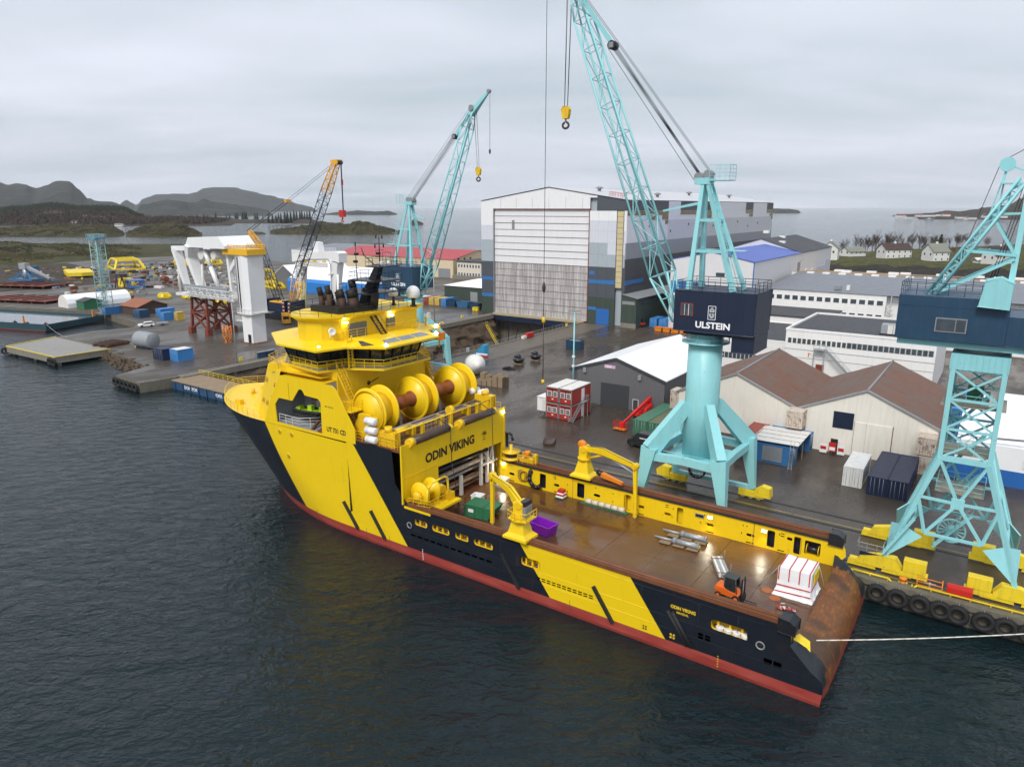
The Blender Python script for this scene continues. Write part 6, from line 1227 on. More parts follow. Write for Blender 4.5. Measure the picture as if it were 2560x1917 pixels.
mb = MB(); mb.box(15.5,19,0,.08,QZ,5.8,GALV); mb.build('door', gh)
wb2 = bld('warehouse', 'long low white warehouse with dark roof edge along the far shore', 338, -322, 'warehouse')
mb = MB(); mb.box(0,74,-40,0,QZ,10.0,WST); mb.build('wall', wb2); mb = MB(); mb.add([(-.3,.3,10),(74.3,.3,10),(74.3,-40,12.5),(-.3,-40,12.5)],[(0,1,2,3)],FELTG); mb.build('roof', wb2)
# ================================================================== CARGO ON DECK (ship-local placement)
def SH(x, y, z=3.5): return Y(8+x, -62.2+y, z)
tk = thing('wrapped_cargo', 'white tarpaulin-wrapped crate with red straps standing near the stern', 'cargo', SH(4.45,-1.55))
mb = MB(); n_ = 9; rings = []
for k, z in enumerate((0.0,.25,.8,1.5,2.2,2.72)):
    f = (1.22,1.12,1.03,1.0,1.0,.99)[k]; rg = []
    for (ax, ay) in ((-1.45,-1.45),(1.45,-1.45),(1.45,1.45),(-1.45,1.45)):
        pass
    P4 = [(-1.45,-1.45),(1.45,-1.45),(1.45,1.45),(-1.45,1.45)]
    for i in range(4):
        for j in range(n_):
            a, b = P4[i], P4[(i+1) % 4]; x = a[0]+(b[0]-a[0])*j/n_; y = a[1]+(b[1]-a[1])*j/n_; w = noise.noise(Vector((x*1.9,y*1.9,z*1.3)))*.16*(1.2 if k < 2 else .5)
            rg.append((x*f*(1+w*.4), y*f*(1+w*.4), z+(0 if k in (0,) else w*.25)))
    rings.append(rg)
mb.loft(rings, TARPW, smooth=False); mb.build('tarpaulin', tk)
REDT = plain('red_tape', (.50,.015,.02), .5)
mb = MB()
for x in (-1.3,-.45,.45,1.35): mb.bar((x,-1.47,2.76),(x,1.47,2.76),.09,.03,REDT); mb.bar((x,1.49,2.74),(x,1.49,1.5),.09,.03,REDT,(0,1,0))
mb.bar((-1.47,1.52,1.1),(1.47,1.53,1.0),.08,.05,REDT,(0,1,0)); mb.bar((-1.55,1.62,.55),(1.55,1.66,.4),.08,.05,REDT,(0,1,0)); mb.bar((-1.5,-1.4,1.05),(-1.5,1.4,1.05),.05,.08,REDT); mb.each('strap', tk)
mb = MB(); mb.box(-1.58,-1.50,-1.1,.7,1.45,2.45,YELLOWQ); mb.build('sign_panel', tk)
for a, b in (((1.5,1.5,2.6),(3.1,.9,0)),((-1.4,-1.5,2.5),(-2.2,-1.6,0)),((1.4,-1.5,2.6),(2.6,-2.2,0))): mb = MB(); mb.tube(a, b, .03, GALV, 6); mb.build('prop', tk)
fk = thing('forklift', 'orange forklift truck with dark cab parked on the cargo deck', 'forklift', SH(9.1,3.1), 176)
ORF = paint('orange_truck_paint', (.72,.13,.012), .4, .06, .6, .15); GREYK = paint('cab_grey', (.045,.05,.05), .5, .1, 1, .2)
mb = MB(); mb.loft([[(x,y,.35) for x,y in ((-1.25,-.5),(.85,-.58),(.85,.58),(-1.25,.5))],[(x,y,.75) for x,y in ((-1.35,-.55),(.95,-.6),(.95,.6),(-1.35,.55))],[(x,y,1.05) for x,y in ((-1.3,-.52),(-.35,-.6),(-.35,.6),(-1.3,.52))],[(x,y,1.25) for x,y in ((-1.1,-.42),(-.4,-.5),(-.4,.5),(-1.1,.42))]], ORF); mb.build('body', fk, bevel=.05)
mb = MB()
for x, y in ((-.45,-.52),(-.45,.52),(.72,-.52),(.72,.52)): mb.tube((x,y,.8),(x*.75 if x > 0 else x,y*.88,2.15),.05,GREYK,8)
mb.box(-.6,.62,-.55,.55,2.13,2.22,GREYK); cb = mb.build('cab_frame', fk)
for p in ([(-.4,.54,.95),(.62,.54,.95),(.5,.49,2.1),(-.42,.49,2.1)],[(-.4,-.54,.95),(.62,-.54,.95),(.5,-.49,2.1),(-.42,-.49,2.1)],[(-.46,-.5,1.1),(-.46,.5,1.1),(-.46,.46,2.1),(-.46,-.46,2.1)]): mb = MB(); mb.add(p,[(0,1,2,3)],GLASS); mb.build('cab_glass', cb)
mb = MB(); mb.box(-.25,.25,-.25,.25,.75,1.0,BLACK); mb.box(-.32,-.22,-.25,.25,1.0,1.5,BLACK); mb.build('seat', fk)
for x, y, r_ in ((.72,.58,.36),(.72,-.58,.36),(-.95,.52,.28),(-.95,-.52,.28)): mb = MB(); mb.tube((x,y-.12,r_),(x,y+.12,r_),r_,RUBBER,18); wh_ = mb.build('tyre', fk); mb = MB(); mb.tube((x,y-.13,r_),(x,y+.13,r_),r_*.5,ORF,12); mb.build('rim', wh_)
mb = MB(); mb.box(1.05,1.17,-.42,-.28,.1,2.35,BLACK); mb.box(1.05,1.17,.28,.42,.1,2.35,BLACK); mb.box(1.08,1.16,-.4,.4,2.2,2.3,BLACK); mb.box(1.18,1.25,-.5,.5,.2,.75,BLACK); mb.tube((1.1,0,.2),(1.1,0,2.1),.06,GREYST,8); mb.build('mast', fk)
for y in (-.3,.3): mb = MB(); mb.box(1.22,2.35,y-.06,y+.06,.10,.15,BLACK); mb.build('fork', fk)
bd = thing('beam_bundle', 'weathered grey beam bundle lying near the orange forklift', 'beams', SH(11.6,-1.5,3.52), -60)
for k in range(4): mb = MB(); mb.box(-2.0+.1*k,2.0-.05*k,-.55+k*.27,-.32+k*.27,0.05,.42,WHITEW if k % 2 else GALV); mb.build('beam', bd)
for x in (-1.5,1.4): mb = MB(); mb.box(x-.06,x+.06,-.7,.7,.42,.46,RUST); mb.tube((x,-.62,.1),(x,-.62,1.4),.02,GALV,5); mb.build('lashing', bd)
for k, (x, y, lab) in enumerate(((17.0,-3.9,'silver hydraulic cylinder on timber pallets, nearer one in the middle of the deck'),(16.9,-5.9,'silver hydraulic cylinder on timber pallets, farther one toward the starboard bulwark'))):
    h_ = thing('hydraulic_cylinder', lab, 'machine part', SH(x,y,3.52), 2, 'hydraulic cylinders on the deck')
    for xx in (-1.7,-.2,1.3):
        mb = MB(); [mb.box(xx-.6,xx+.6,-.5+j*.24,-.30+j*.24,.14,.18,WOOD) for j in range(5)]; [mb.box(xx-.6,xx+.6,j-.05,j+.05,0,.14,WOOD) for j in (-.4,0,.4)]; mb.build('pallet', h_)
    mb = MB(); mb.tube((-2.2,0,.45),(.3,0,.45),.27,GALV,18); mb.tube((-2.25,0,.45),(-2.0,0,.45),.31,GREYST,18); mb.tube((.2,0,.45),(.55,0,.45),.33,GREYST,18); mb.build('barrel', h_)
    mb = MB(); mb.tube((.5,0,.42),(2.6,0,.40),.12,GALV,12); mb.build('piston_rod', h_)
    if k == 0: mb = MB(); mb.box(-2.3,-2.0,-.3,.1,.25,.5,YELLOWQ); mb.build('end_cap', h_)
def tub(name, label, cat, loc, L, W, H, mat, taper=.85, rz=0, lip=True):
    o = MB(); t_ = .05
    def rg(l, w, z): return [(-l/2,-w/2,z),(l/2,-w/2,z),(l/2,w/2,z),(-l/2,w/2,z)]
    o.loft([rg(L*taper,W*taper,0.05),rg(L,W,H),rg(L-.12,W-.12,H),rg(L*taper-.12,W*taper-.12,.2)], mat); b = thing(name, label, cat, loc, rz); o.build('shell', b)
    if lip: o = MB(); [o.bar(p, q, .10, .12, mat) for p, q in zip(rg(L+.04,W+.04,H), rg(L+.04,W+.04,H)[1:]+rg(L+.04,W+.04,H)[:1])]; o.build('rim', b)
    return b
tub('plastic_bin', 'purple plastic bin beside the port deck crane', 'bin', SH(30.3,1.6,3.51), 2.9, 1.7, 1.15, PURPLE, .86, -8)
tub('plastic_crate', 'small bright blue crate behind the purple bin', 'crate', SH(31.6,2.9,3.51), .9, .7, .7, plain('cyan_plastic',(.03,.28,.45),.4), .9, 5)
sk = thing('waste_skip', 'green waste skip on deck below the port crane hook', 'skip', SH(38.3,1.9,3.51), 8)
mb = MB(); mb.prism([(-2.0,1.5),(-1.2,.1),(1.7,.1),(1.7,1.5)],-1.15,1.15,GREEN,'y'); mb.build('body', sk, bevel=.04); mb = MB(); mb.box(-.6,1.72,-1.18,1.18,1.5,1.56,GREEN); mb.build('lid', sk)
for x in (-.6,.5,1.4): mb = MB(); mb.box(x-.05,x+.05,1.15,1.22,.15,1.5,GREEN); mb.build('rib', sk)
mb = MB(); mb.box(.6,1.3,1.16,1.18,.7,1.1,WHITE); mb.build('label_plate', sk)
pb = thing('bagged_pallet', 'pallet of red and white sacks against the starboard bulwark', 'pallet', SH(33.6,-7.7,3.52))
mb = MB(); [mb.box(-.6,.6,-.5+j*.24,-.30+j*.24,.1,.14,GREEN) for j in range(5)]; mb.box(-.6,.6,-.5,.5,0,.1,GREEN); mb.build('pallet', pb)
for k in range(5):
    mb = MB(); mb.box(-.55+.03*k,.55-.04*k,-.5+.02*k,.5-.05*k,.14+k*.2,.33+k*.2,(TARPW,RED)[k % 2] if k < 4 else RED); mb.build('sack_layer', pb, bevel=.08)
rl = thing('wrapped_rolls', 'row of cream wrapped rolls on a green plank along the starboard bulwark', 'rolls', SH(27.9,-8.0,3.51))
mb = MB(); mb.box(-3.1,3.0,-.35,.35,.0,.08,GREEN); mb.build('plank', rl)
CRW = paint('cream_wrap', (.62,.54,.42), .5, .08, 1, .2)
for k in range(6): mb = MB(); mb.tube((-2.7+k*.86,0,.36),(-1.90+k*.86,0,.36),.30,CRW,16); mb.build('roll', rl)
for x, y, lab in ((41.2,-.9,'white plastic crate on deck in front of the winch opening'),(41.9,-7.0,'white drum-like tank by the starboard bulwark forward')):
    tub('plastic_crate', lab, 'crate', SH(x,y,3.51), 1.3, 1.1, .9, WHITE, .95, 10)
rg = MB(); 
for k in range(26): a = random.uniform(0,6.28); d_ = random.uniform(0,.8)**1; rg.obox((math.cos(a)*d_*1.1,math.sin(a)*d_*.7,.08+random.random()*.12),Vector((random.uniform(.05,.16),random.uniform(-.1,.1),0)),Vector((random.uniform(-.06,.06),random.uniform(.05,.14),.02)),(0,0,.04),random.choice((RED,WHITE,RED,NAVY,WHITEW)))
tag(rg.build('rag_heap', None, SH(4.5,2.2,3.51), 0), 'small heap of red, white and blue rags near the stern', 'rags', kind='stuff')
yt = MB(); pts = [(0,0,.55),(.9,-.3,.75),(1.5,.4,.35),(1.1,1.3,-.15),(.3,1.7,-.6),(-.3,.9,-.1),(.6,.6,.55)]
yt.add(pts,[(0,1,6),(1,2,6),(2,3,6),(3,4,6),(4,5,6),(5,0,6)],YELLOWQ); yo = yt.build('tarpaulin', None, SH(1.3,7.3,3.75), 0); so = yo.modifiers.new('s','SOLIDIFY'); so.thickness = .06; tag(yo,'yellow tarpaulin draped over the port stern corner','tarpaulin')
rp = MB(); A_, B_ = SH(1.0,6.3,3.95), Y(-11,-74.0,2.9); pp = [A_+(B_-A_)*k/24+Vector((0,0,-.25*4*(k/24)*(1-k/24))) for k in range(25)]; rp.path(pp,.05,ROPE,8); tag(rp.build('mooring_rope'),'long pale mooring rope stretched from the stern to the right','rope')
ro = MB()
for k in range(4):
    for j in range(3): ro.lathe([(.30,-.06),(.36,0),(.30,.06)],(5.9+k*.7,9.05+.02*j,3.86+j*.1),(0,0,1),ROPE,14)
ro.path([(5.8,9.1,4.1),(6.6,9.2,4.2),(7.2,9.1,4.0),(8.0,9.2,4.2)],.06,ROPE,6); roo = ro.build('rope_coil', None); place(roo, SH(0,0,0)); tag(roo,'white mooring rope coiled round black bollards in the stern port','rope')
# rescue boat in the recess
rb = thing('rescue_boat', 'lime green and black rescue boat hanging in the side recess of the ship', 'boat', SH(60.2,8.0,13.5), 12)
LIME = paint('lime_paint', (.42,.62,.02), .4, .06, 1, .1)
mb = MB(); st_ = [(-2.3,.75),(-1.0,.85),(.6,.82),(1.6,.55),(2.3,.12)]
mb.loft([[(x,w,.45),(x,w*.75,0),(x,0,-.22),(x,-w*.75,0),(x,-w,.45)] for x,w in st_], BLACK, smooth=True); mb.build('hull', rb)
mb = MB(); mb.path([(x,w+.04,.5) for x,w in st_],.17,RUBBER,10); mb.path([(x,-w-.04,.5) for x,w in st_],.17,RUBBER,10); mb.each('fender_tube', rb)
mb = MB(); mb.prism([(-2.2,.7),(1.4,.6),(2.2,.1),(2.2,-.1),(1.4,-.6),(-2.2,-.7)],.40,.48,LIME,'z'); mb.loft([[(1.0,.5,.48),(1.0,-.5,.48),(2.1,-.1,.48),(2.1,.1,.48)],[(1.1,.3,1.0),(1.1,-.3,1.0),(1.9,-.05,.75),(1.9,.05,.75)]],LIME); mb.box(-.6,.0,-.3,.3,.48,1.15,LIME); mb.box(-2.3,-1.7,-.3,.3,.45,1.2,LIME); mb.build('superstructure', rb)
# ================================================================== QUAY EDGE
FENS = [6.72,4.88,3.01,1.3,-.11,-2.11,-3.82,-5.6,-7.4]
ty = MB(); ty.lathe([(.48,-.22),(.80,-.27),(.93,-.12),(.93,.12),(.80,.27),(.48,.22),(.52,0),(.48,-.22)],(0,0,0),(0,1,0),RUBBER,26,cap=False)
for k in range(26): a = R(k*360/26); ty.obox((math.cos(a)*.93,0,math.sin(a)*.93),(-math.sin(a)*.05,0,math.cos(a)*.05),(0,.22,0),(math.cos(a)*.025,0,math.sin(a)*.025),RUBBER)
ty0 = None
for k, s in enumerate(FENS):
    r_ = thing('tyre_fender', ('%s black tyre fender along the quay wall, counted from the stern of the ship' % ORD[k]), 'tyre', Y(s,-72.05,1.25), 0, 'tyre fenders on the quay wall')
    if ty0 is None: ty0 = ty.build('tyre', r_); me_ = ty0.data
    else: o = bpy.data.objects.new('tyre', me_); COL.objects.link(o); o.parent = r_
    r_.rotation_euler.z += R(random.uniform(-6,6))
    mb = MB(); mb.tube((0,-.25,.9),(.1,-.4,1.05),.025,GALV,5); mb.tube((.0,0,.85),(0,-.3,1.0),.025,GALV,5); mb.build('chain', r_)
mb = MB()
for k in range(16): x = 5.6-k*.95; mb.obox((x+.3,-72.33,1.5-.1*(k % 3)),(.34+.1*(k % 2),0,.05),(0,.03,0),(.06*(k % 3-1),0,.36),CONC)
wp = [[(5.2,7.73)],[]]
PIPEY = YELLOWQ
for s0, s1, lab in ((5.7,9.5,'short yellow pipe barrier along the quay edge next to the ship'),(-30,3.75,'long yellow pipe barrier along the quay edge above the tyres')):
    b = thing('pipe_barrier', lab, 'barrier', Y((s0+s1)/2,-73.1,QZ+.12)); h = (s1-s0)/2; mb = MB(); mb.path([(-h,0,0),(-h+.25,0,.28),(h-.25,0,.28),(h,0,0)],.09,YELLOWQ,10); mb.build('pipe', b)
    for k in range(int((s1-s0)/1.6)+1): mb = MB(); x = -h+.3+k*1.6; mb.tube((x,0,0),(x,0,.28),.06,YELLOWQ,8); mb.build('stub', b)
bo = thing('bollard', 'small yellow mooring bollard on the quay beside the ship stern', 'bollard', Y(4.75,-73.6)); mb = MB(); mb.lathe([(.32,0),(.32,.06),(.2,.1),(.17,.4),(.34,.5),(.36,.62),(.2,.7)],(0,0,0),(0,0,1),ORANGE,18); mb.build('post', bo); mb = MB(); mb.box(-.4,.4,-.4,.4,-.02,.05,YELLOWQ); mb.build('base_plate', bo)
fg = thing('hydrant_guard', 'orange-yellow tube guard frame around a hydrant on the quay edge', 'guard rail', Y(2.5,-73.6))
mb = MB()
for x in (-1.05,1.05): mb.path([(x,.3,0),(x,.3,1.25),(x,.0,1.35)],.05,ORANGE,8)
for z in (.45,.8,1.25): mb.tube((-1.05,.3,z),(1.05,.3,z),.045,ORANGE,8)
mb.build('frame', fg); mb = MB(); mb.tube((0,-.1,0),(0,-.1,.8),.09,GALV,10); mb.tube((-.5,-.1,.7),(.5,-.1,.7),.06,GALV,8); mb.build('hydrant', fg)
hx = thing('hose_cabinet', 'bright red hose cabinet on the quay edge below the lattice crane', 'cabinet', Y(.05,-73.7)); mb = MB(); mb.prism([(.35,.1),(.35,.95),(-.1,1.1),(-.4,1.1),(-.4,.1)],-1.05,1.05,RED,'x'); mb.build('body', hx); mb = MB(); mb.box(-1.0,1.0,.35,.38,.15,.9,RED); mb.build('door', hx)
for x in (-1,1): mb = MB(); mb.box(x-.05,x+.05,-.3,.3,-.02,.12,GREYST); mb.build('foot', hx)
# ================================================================== CONTAINERS AND CABINS
def cmat(n, c, rust=.0): return corrug('container_'+n, c, .28, 0, .5, .03, .08, .25, rust), corrug('container_end_'+n, c, .28, 1, .5, .03, .08, .25, rust), paint('container_frame_'+n, c, .5, .1, .8, .3, rust)
CM = {k: cmat(k, c, r_) for k, c, r_ in (('navy',(.010,.020,.06),0),('white',(.72,.72,.70),.02),('blue',(.03,.15,.36),.05),('red',(.30,.05,.035),.06),('green',(.05,.17,.10),.12),('cream',(.60,.51,.42),.38),('yellow',(.66,.44,.08),.08),('lightblue',(.04,.22,.55),.04),('dblue',(.015,.06,.14),.04),('grey',(.30,.31,.32),.04))}
def container(label, s, w, L, W, H, col, rz=0, z=QZ, doors='+y', name='shipping_container', cat='container', group=None, roof=None, lit=True):
    """origin at the centre of the base; length along local y"""
    r_ = thing(name, label, cat, Y(s, w, z), rz, group); a, b, f = CM[col]; mb = MB()
    mb.box(-W/2+.06,-W/2+.1,-L/2+.08,L/2-.08,.14,H-.12,b); mb.box(W/2-.1,W/2-.06,-L/2+.08,L/2-.08,.14,H-.12,b); mb.box(-W/2+.1,W/2-.1,-L/2+.04,-L/2+.08,.14,H-.12,a); mb.each('side_wall', r_)
    mb = MB(); mb.box(-W/2+.03,W/2-.03,-L/2+.03,L/2-.03,H-.12,H-.04,roof or f); mb.build('roof', r_)
    mb = MB(); mb.box(-W/2+.03,W/2-.03,-L/2+.03,L/2-.03,.04,.14,f); mb.build('floor', r_)
    mb = MB()
    for x in (-1,1):
        for y in (-1,1): mb.box(*sorted((x*(W/2),x*(W/2-.16))),*sorted((y*(L/2),y*(L/2-.16))),0,H,f)
    mb.each('corner_post', r_)
    mb = MB()
    for y in (-1,1): mb.box(-W/2+.16,W/2-.16,*sorted((y*L/2,y*(L/2-.12))),H-.16,H,f); mb.box(-W/2+.16,W/2-.16,*sorted((y*L/2,y*(L/2-.12))),0,.16,f)
    for x in (-1,1): mb.box(*sorted((x*W/2,x*(W/2-.10))),-L/2+.16,L/2-.16,H-.12,H,f); mb.box(*sorted((x*W/2,x*(W/2-.10))),-L/2+.16,L/2-.16,0,.14,f)
    mb.each('frame_rail', r_)
    for x0, x1 in ((-W/2+.18,-.02),(.02,W/2-.18)):
        mb = MB(); mb.box(x0,x1,L/2-.10,L/2-.04,.17,H-.17,a); d_ = mb.build('door', r_)
        for k in (.28,.72): mb = MB(); x = x0+(x1-x0)*k; mb.tube((x,L/2+.0,.12),(x,L/2+.0,H-.12),.025,GALV,6); mb.build('lock_rod', d_)
    return r_
container('white shipping container standing alone on the wet quay', 13.75, -101.2, 7.0, 2.4, 2.7, 'white', 1)
container('navy blue shipping container, left one of the closely parked pair', 10.6, -102.0, 11.6, 2.3, 2.5, 'navy', 0, group='pair of navy containers')
container('navy blue shipping container, right one of the closely parked pair', 8.25, -102.0, 11.6, 2.3, 2.5, 'navy', 0, group='pair of navy containers')
bc = container('blue workshop container lying lengthwise under the white sheet roof', 25.0, -102.0, 6.0, 2.44, 2.7, 'blue', 90)
RK = GALV
for j in range(8): mb = MB(); mb.box(1.21,1.28,-1.3,1.5,.35+j*.28,.55+j*.28,GALV); mb.build('rack_shelf', bc)
container('faded blue container at the back of the white sheet roof', 24.6, -110.2, 6.0, 2.4, 2.7, 'blue', 90)
container('dull red container beside the white sheet roof', 29.4, -107.2, 10.5, 2.4, 2.7, 'red', 0)
sr = thing('lean_to_shelter', 'white sheet-metal lean-to roof spanning the blue containers', 'shelter', Y(24.9,-104.9,QZ))
for k in range(4): mb = MB(); mb.add([(-3.4,-3.9+k*1.95,3.2-.03*k),(3.3,-3.9+k*1.95,3.1-.03*k),(3.3,-3.9+(k+1)*1.95-.05,3.15-.03*k),(-3.4,-3.9+(k+1)*1.95-.05,3.25-.03*k)],[(0,1,2,3)],WHITEW); o = mb.build('sheet', sr); md = o.modifiers.new('s','SOLIDIFY'); md.thickness = .05
for x in (-3.2,3.1): mb = MB(); mb.bar((x,-3.8,3.05),(x,3.8,3.05),.1,.15,WOOD); mb.build('beam', sr)
for x, y in ((-3.2,0),(3.1,-.5)): mb = MB(); mb.box(x-.06,x+.06,y-.06,y+.06,0,3.0,WOOD); mb.build('post', sr)
ld = thing('ladder', 'aluminium ladder leaning on the blue workshop container', 'ladder', Y(21.8,-100.3,QZ)); mb = MB(); stair(mb,(0,.8,0),(.1,0,2.9),(.45,0,0),GALV,10); mb.build('rails', ld)
container('rust-streaked cream container raised in the valley of the warehouse', 24.0, -109.4, 2.6, 2.4, 2.6, 'cream', 0, 5.75, name='stacked_container')
container('rust-streaked cream container under the raised one in front of the warehouse', 24.0, -112.2, 2.4, 2.3, 3.4, 'cream', 0, QZ+.0, name='stacked_container')
container('rusty cream container, upper of the stack at the right warehouse corner', 6.55, -109.6, 2.8, 2.3, 2.5, 'cream', 0, QZ+2.75, name='stacked_container')
container('rusty cream container, lower of the stack at the right warehouse corner', 6.55, -109.6, 2.8, 2.3, 2.6, 'cream', 0, QZ, name='stacked_container')
container('green container with weathered roof, left one behind the dark van', 45.9, -107.4, 12, 2.4, 2.65, 'green', 0, group='pair of green containers')
container('green container with rusty roof, right one behind the dark van', 43.4, -107.4, 12, 2.4, 2.65, 'green', 0, group='pair of green containers', roof=paint('rusty_green_roof',(.13,.13,.06),.6,.2,.6,.4,.2))
container('rusty cream container behind the crane column beside the grey hall', 43.8, -112.4, 2.6, 2.3, 5.8, 'cream', 0, QZ, name='stacked_container')
# red site cabins
CABR = paint('cabin_red', (.36,.035,.025), .45, .05, .6, .15); CURT = paint('curtain', (.16,.17,.19), .7, .2, 3, .3)
def cabin(label, s, w, z, wind, W=2.55, L=6.9, H=2.75):
    r_ = thing('site_cabin', label, 'cabin', Y(s,w,z), 0, 'stack of red site cabins'); mb = MB(); mb.box(-W/2+.06,W/2-.06,-L/2+.06,L/2-.06,.1,H-.1,CABR); mb.build('wall', r_)
    mb = MB()
    for x in (-1,1):
        for y in (-1,1): mb.box(*sorted((x*W/2,x*(W/2-.12))),*sorted((y*L/2,y*(L/2-.12))),0,H,GREYST)
    mb.each('corner_post', r_)
    mb = MB(); mb.box(-W/2,W/2,-L/2,L/2,H-.14,H-.02,GREYST); mb.build('roof_frame', r_); mb = MB(); mb.box(-W/2+.1,W/2-.1,-L/2+.1,L/2-.1,H-.02,H+.03,WHITEW); mb.build('roof', r_); mb = MB(); mb.box(-W/2,W/2,-L/2,L/2,0,.12,BLACK); mb.build('base_frame', r_)
    for x in wind: w_ = win(r_, 'window', x-.36, x+.36, 1.15, 2.0, L/2-.06, WHITEW, CURT, .05)
    mb = MB(); mb.box(-.25,.1,L/2-.06,L/2-.03,.55,.75,WHITE); mb.build('label_plate', r_); mb = MB(); mb.box(-.9,.9,L/2-.06,L/2+.02,2.25,2.38,BLACK); mb.build('lamp_rail', r_)
    return r_
cabin('red site cabin, lower left of the four stacked', 62.75,-105.2,QZ,(-.55,.55)); c_ = cabin('red site cabin, lower right of the four stacked', 60.1,-105.2,QZ,(-.55,.6))
cabin('red site cabin, upper left of the four stacked', 62.75,-105.2,QZ+2.85,(-.6,.55)); d_ = cabin('red site cabin, upper right of the four stacked', 60.1,-105.2,QZ+2.85,(-.6,.55))
for q in (c_, d_): mb = MB(); mb.box(-1.33,-1.26,-.9,.0,.15,2.3,WHITE); mb.build('door', q)
ss = thing('outside_stair', 'steel stair leading up to the upper red cabin', 'stair', Y(58.2,-104.6,QZ)); mb = MB(); stair(mb,(0,3.4,.1),(0,-.2,2.9),(.9,0,0),GALV,12); mb.build('flight', ss); mb = MB(); mb.box(-.1,1.0,-1.8,-.2,2.82,2.9,GALV); rail(mb,[(-.1,-.2,2.9),(-.1,-1.8,2.9),(1,-1.8,2.9)],1.0,.8,.03,GALV); mb.build('landing', ss)
for x, y in ((0,-1.7),(.9,-1.7),(0,-.4),(.9,-.4)): mb = MB(); mb.box(x-.04,x+.04,y-.04,y+.04,0,2.85,GALV); mb.build('leg', ss)
wc = thing('site_hut', 'small white hut on legs left of the red cabins', 'hut', Y(65.3,-103.6,QZ)); mb = MB(); mb.box(-1.05,1.05,-1.6,1.0,.75,3.2,WHITE); mb.build('wall', wc); mb = MB(); mb.box(-1.12,1.12,-1.7,1.1,3.2,3.3,WHITE); mb.build('roof', wc); mb = MB(); mb.box(-.9,.0,1.0,1.04,.85,2.9,WHITEW); mb.build('door', wc)
for x in (-.9,.9):
    for y in (-1.4,.8): mb = MB(); mb.box(x-.06,x+.06,y-.06,y+.06,0,.75,GREYST); mb.build('leg', wc)
# ================================================================== VEHICLES
def wheel(root, x, y, r_, w, rimm=GALV):
    mb = MB(); mb.lathe([(r_*.6,-w/2),(r_*.95,-w/2),(r_,-w/3),(r_,w/3),(r_*.95,w/2),(r_*.6,w/2)],(x,y,r_),(0,1,0),RUBBER,20); t_ = mb.build('wheel', root); mb = MB(); mb.lathe([(r_*.6,-w*.42),(r_*.2,-w*.48),(r_*.2,w*.48),(r_*.6,w*.42)],(x,y,r_),(0,1,0),rimm,16); mb.build('rim', t_)
vn = thing('delivery_van', 'dark grey panel van parked by the crane leg in front of the green containers', 'van', Y(42.6,-96.6,QZ), -4)
VG = paint('dark_grey_car_paint', (.022,.023,.026), .25, .05, .5, .08)
pr = [(-2.85,.45),(2.65,.45),(2.85,.75),(2.8,1.1),(2.05,1.32),(1.35,2.2),(1.0,2.42),(-2.75,2.45),(-2.88,2.2)]
mb = MB(); mb.loft([[(x,y*(.98 if z < 1.4 else .90),z) for x,z in pr] for y in (-.98,.98)], VG); mb.build('body', vn, bevel=.08)
for p in ([(2.02,-.8,1.38),(2.02,.8,1.38),(1.40,.72,2.16),(1.40,-.72,2.16)],): mb = MB(); mb.add([Vector(q)+Vector((.03,0,.03)) for q in p],[(0,1,2,3)],GLASS); mb.build('windscreen', vn)
for sg in (1,-1): mb = MB(); mb.add([(1.85,sg*.975,1.4),(.75,sg*.975,1.4),(.75,sg*.93,2.1),(1.3,sg*.93,2.1)],[(0,1,2,3)],GLASS); mb.build('side_window', vn)
for x in (-1.8,1.9):
    for y in (-.9,.9): wheel(vn, x, y, .36, .24)
for y in (-.7,.7): mb = MB(); mb.box(2.74,2.84,y-.2,y+.2,.82,1.02,WHITE); mb.build('headlight', vn)
mb = MB(); mb.box(-2.7,2.7,-.99,.99,.36,.5,BLACK); mb.build('sill', vn)
text('van_lettering','NORDIC',.30,LETW,vn,(.2,.985,1.72),(-1,0,0),(0,.02,1),.01,depth=.006) if False else None
mb = MB(); [mb.box(-.9+k*.22,-.75+k*.22,.905,.985,1.62,1.78,LETW) for k in range(7)]; tag(mb.build('lettering', vn), kind='stuff')
bl = thing('boom_lift', 'bright red telescopic boom lift with folded arm beside the grey hall', 'boom lift', Y(49.6,-111.0,QZ), 88)
BR = paint('bright_red', (.66,.012,.012), .35, .04, .6, .08)
mb = MB(); mb.box(-1.6,1.6,-1.0,1.0,.55,1.1,BR); mb.build('chassis', bl, bevel=.08)
for x in (-1.2,1.2):
    for y in (-1.0,1.0): wheel(bl, x, y, .5, .36, BR)
mb = MB(); mb.loft([[(-1.9,-.8,1.15),(.8,-.8,1.15),(.8,.8,1.15),(-1.9,.8,1.15)],[(-2.0,-.85,1.8),(.7,-.8,1.8),(.7,.8,1.8),(-2.0,.85,1.8)],[(-1.7,-.7,2.4),(.2,-.6,2.2),(.2,.6,2.2),(-1.7,.7,2.4)]],BR); mb.build('turntable', bl, bevel=.1)
mb = MB(); mb.tbar((-1.9,.2,3.3),(5.2,.2,1.7),.45,.55,.40,.45,BR); mb.tbar((5.0,.2,1.75),(8.0,.2,1.15),.30,.34,.26,.3,BR); mb.build('boom', bl, bevel=.04); mb = MB(); mb.tbar((-1.8,.2,2.2),(-1.9,.2,3.4),.5,.6,.4,.5,BR); mb.tube((.2,.2,1.9),(2.2,.2,2.3),.12,GALV,8); mb.build('lift_link', bl)
mb = MB(); mb.box(8.1,9.2,-1.0,1.2,.25,.33,ORANGE); rail(mb,[(8.1,-1,.33),(9.2,-1,.33),(9.2,1.2,.33),(8.1,1.2,.33)],1.1,.55,.03,BR,3,closed=True); mb.box(8.0,8.3,-.2,.5,.4,1.3,BR); mb.build('basket', bl)
cr_ = thing('parked_car', 'white estate car parked at the edge of the left quay', 'car', Y(217.4,-113.4,QZ), 74)
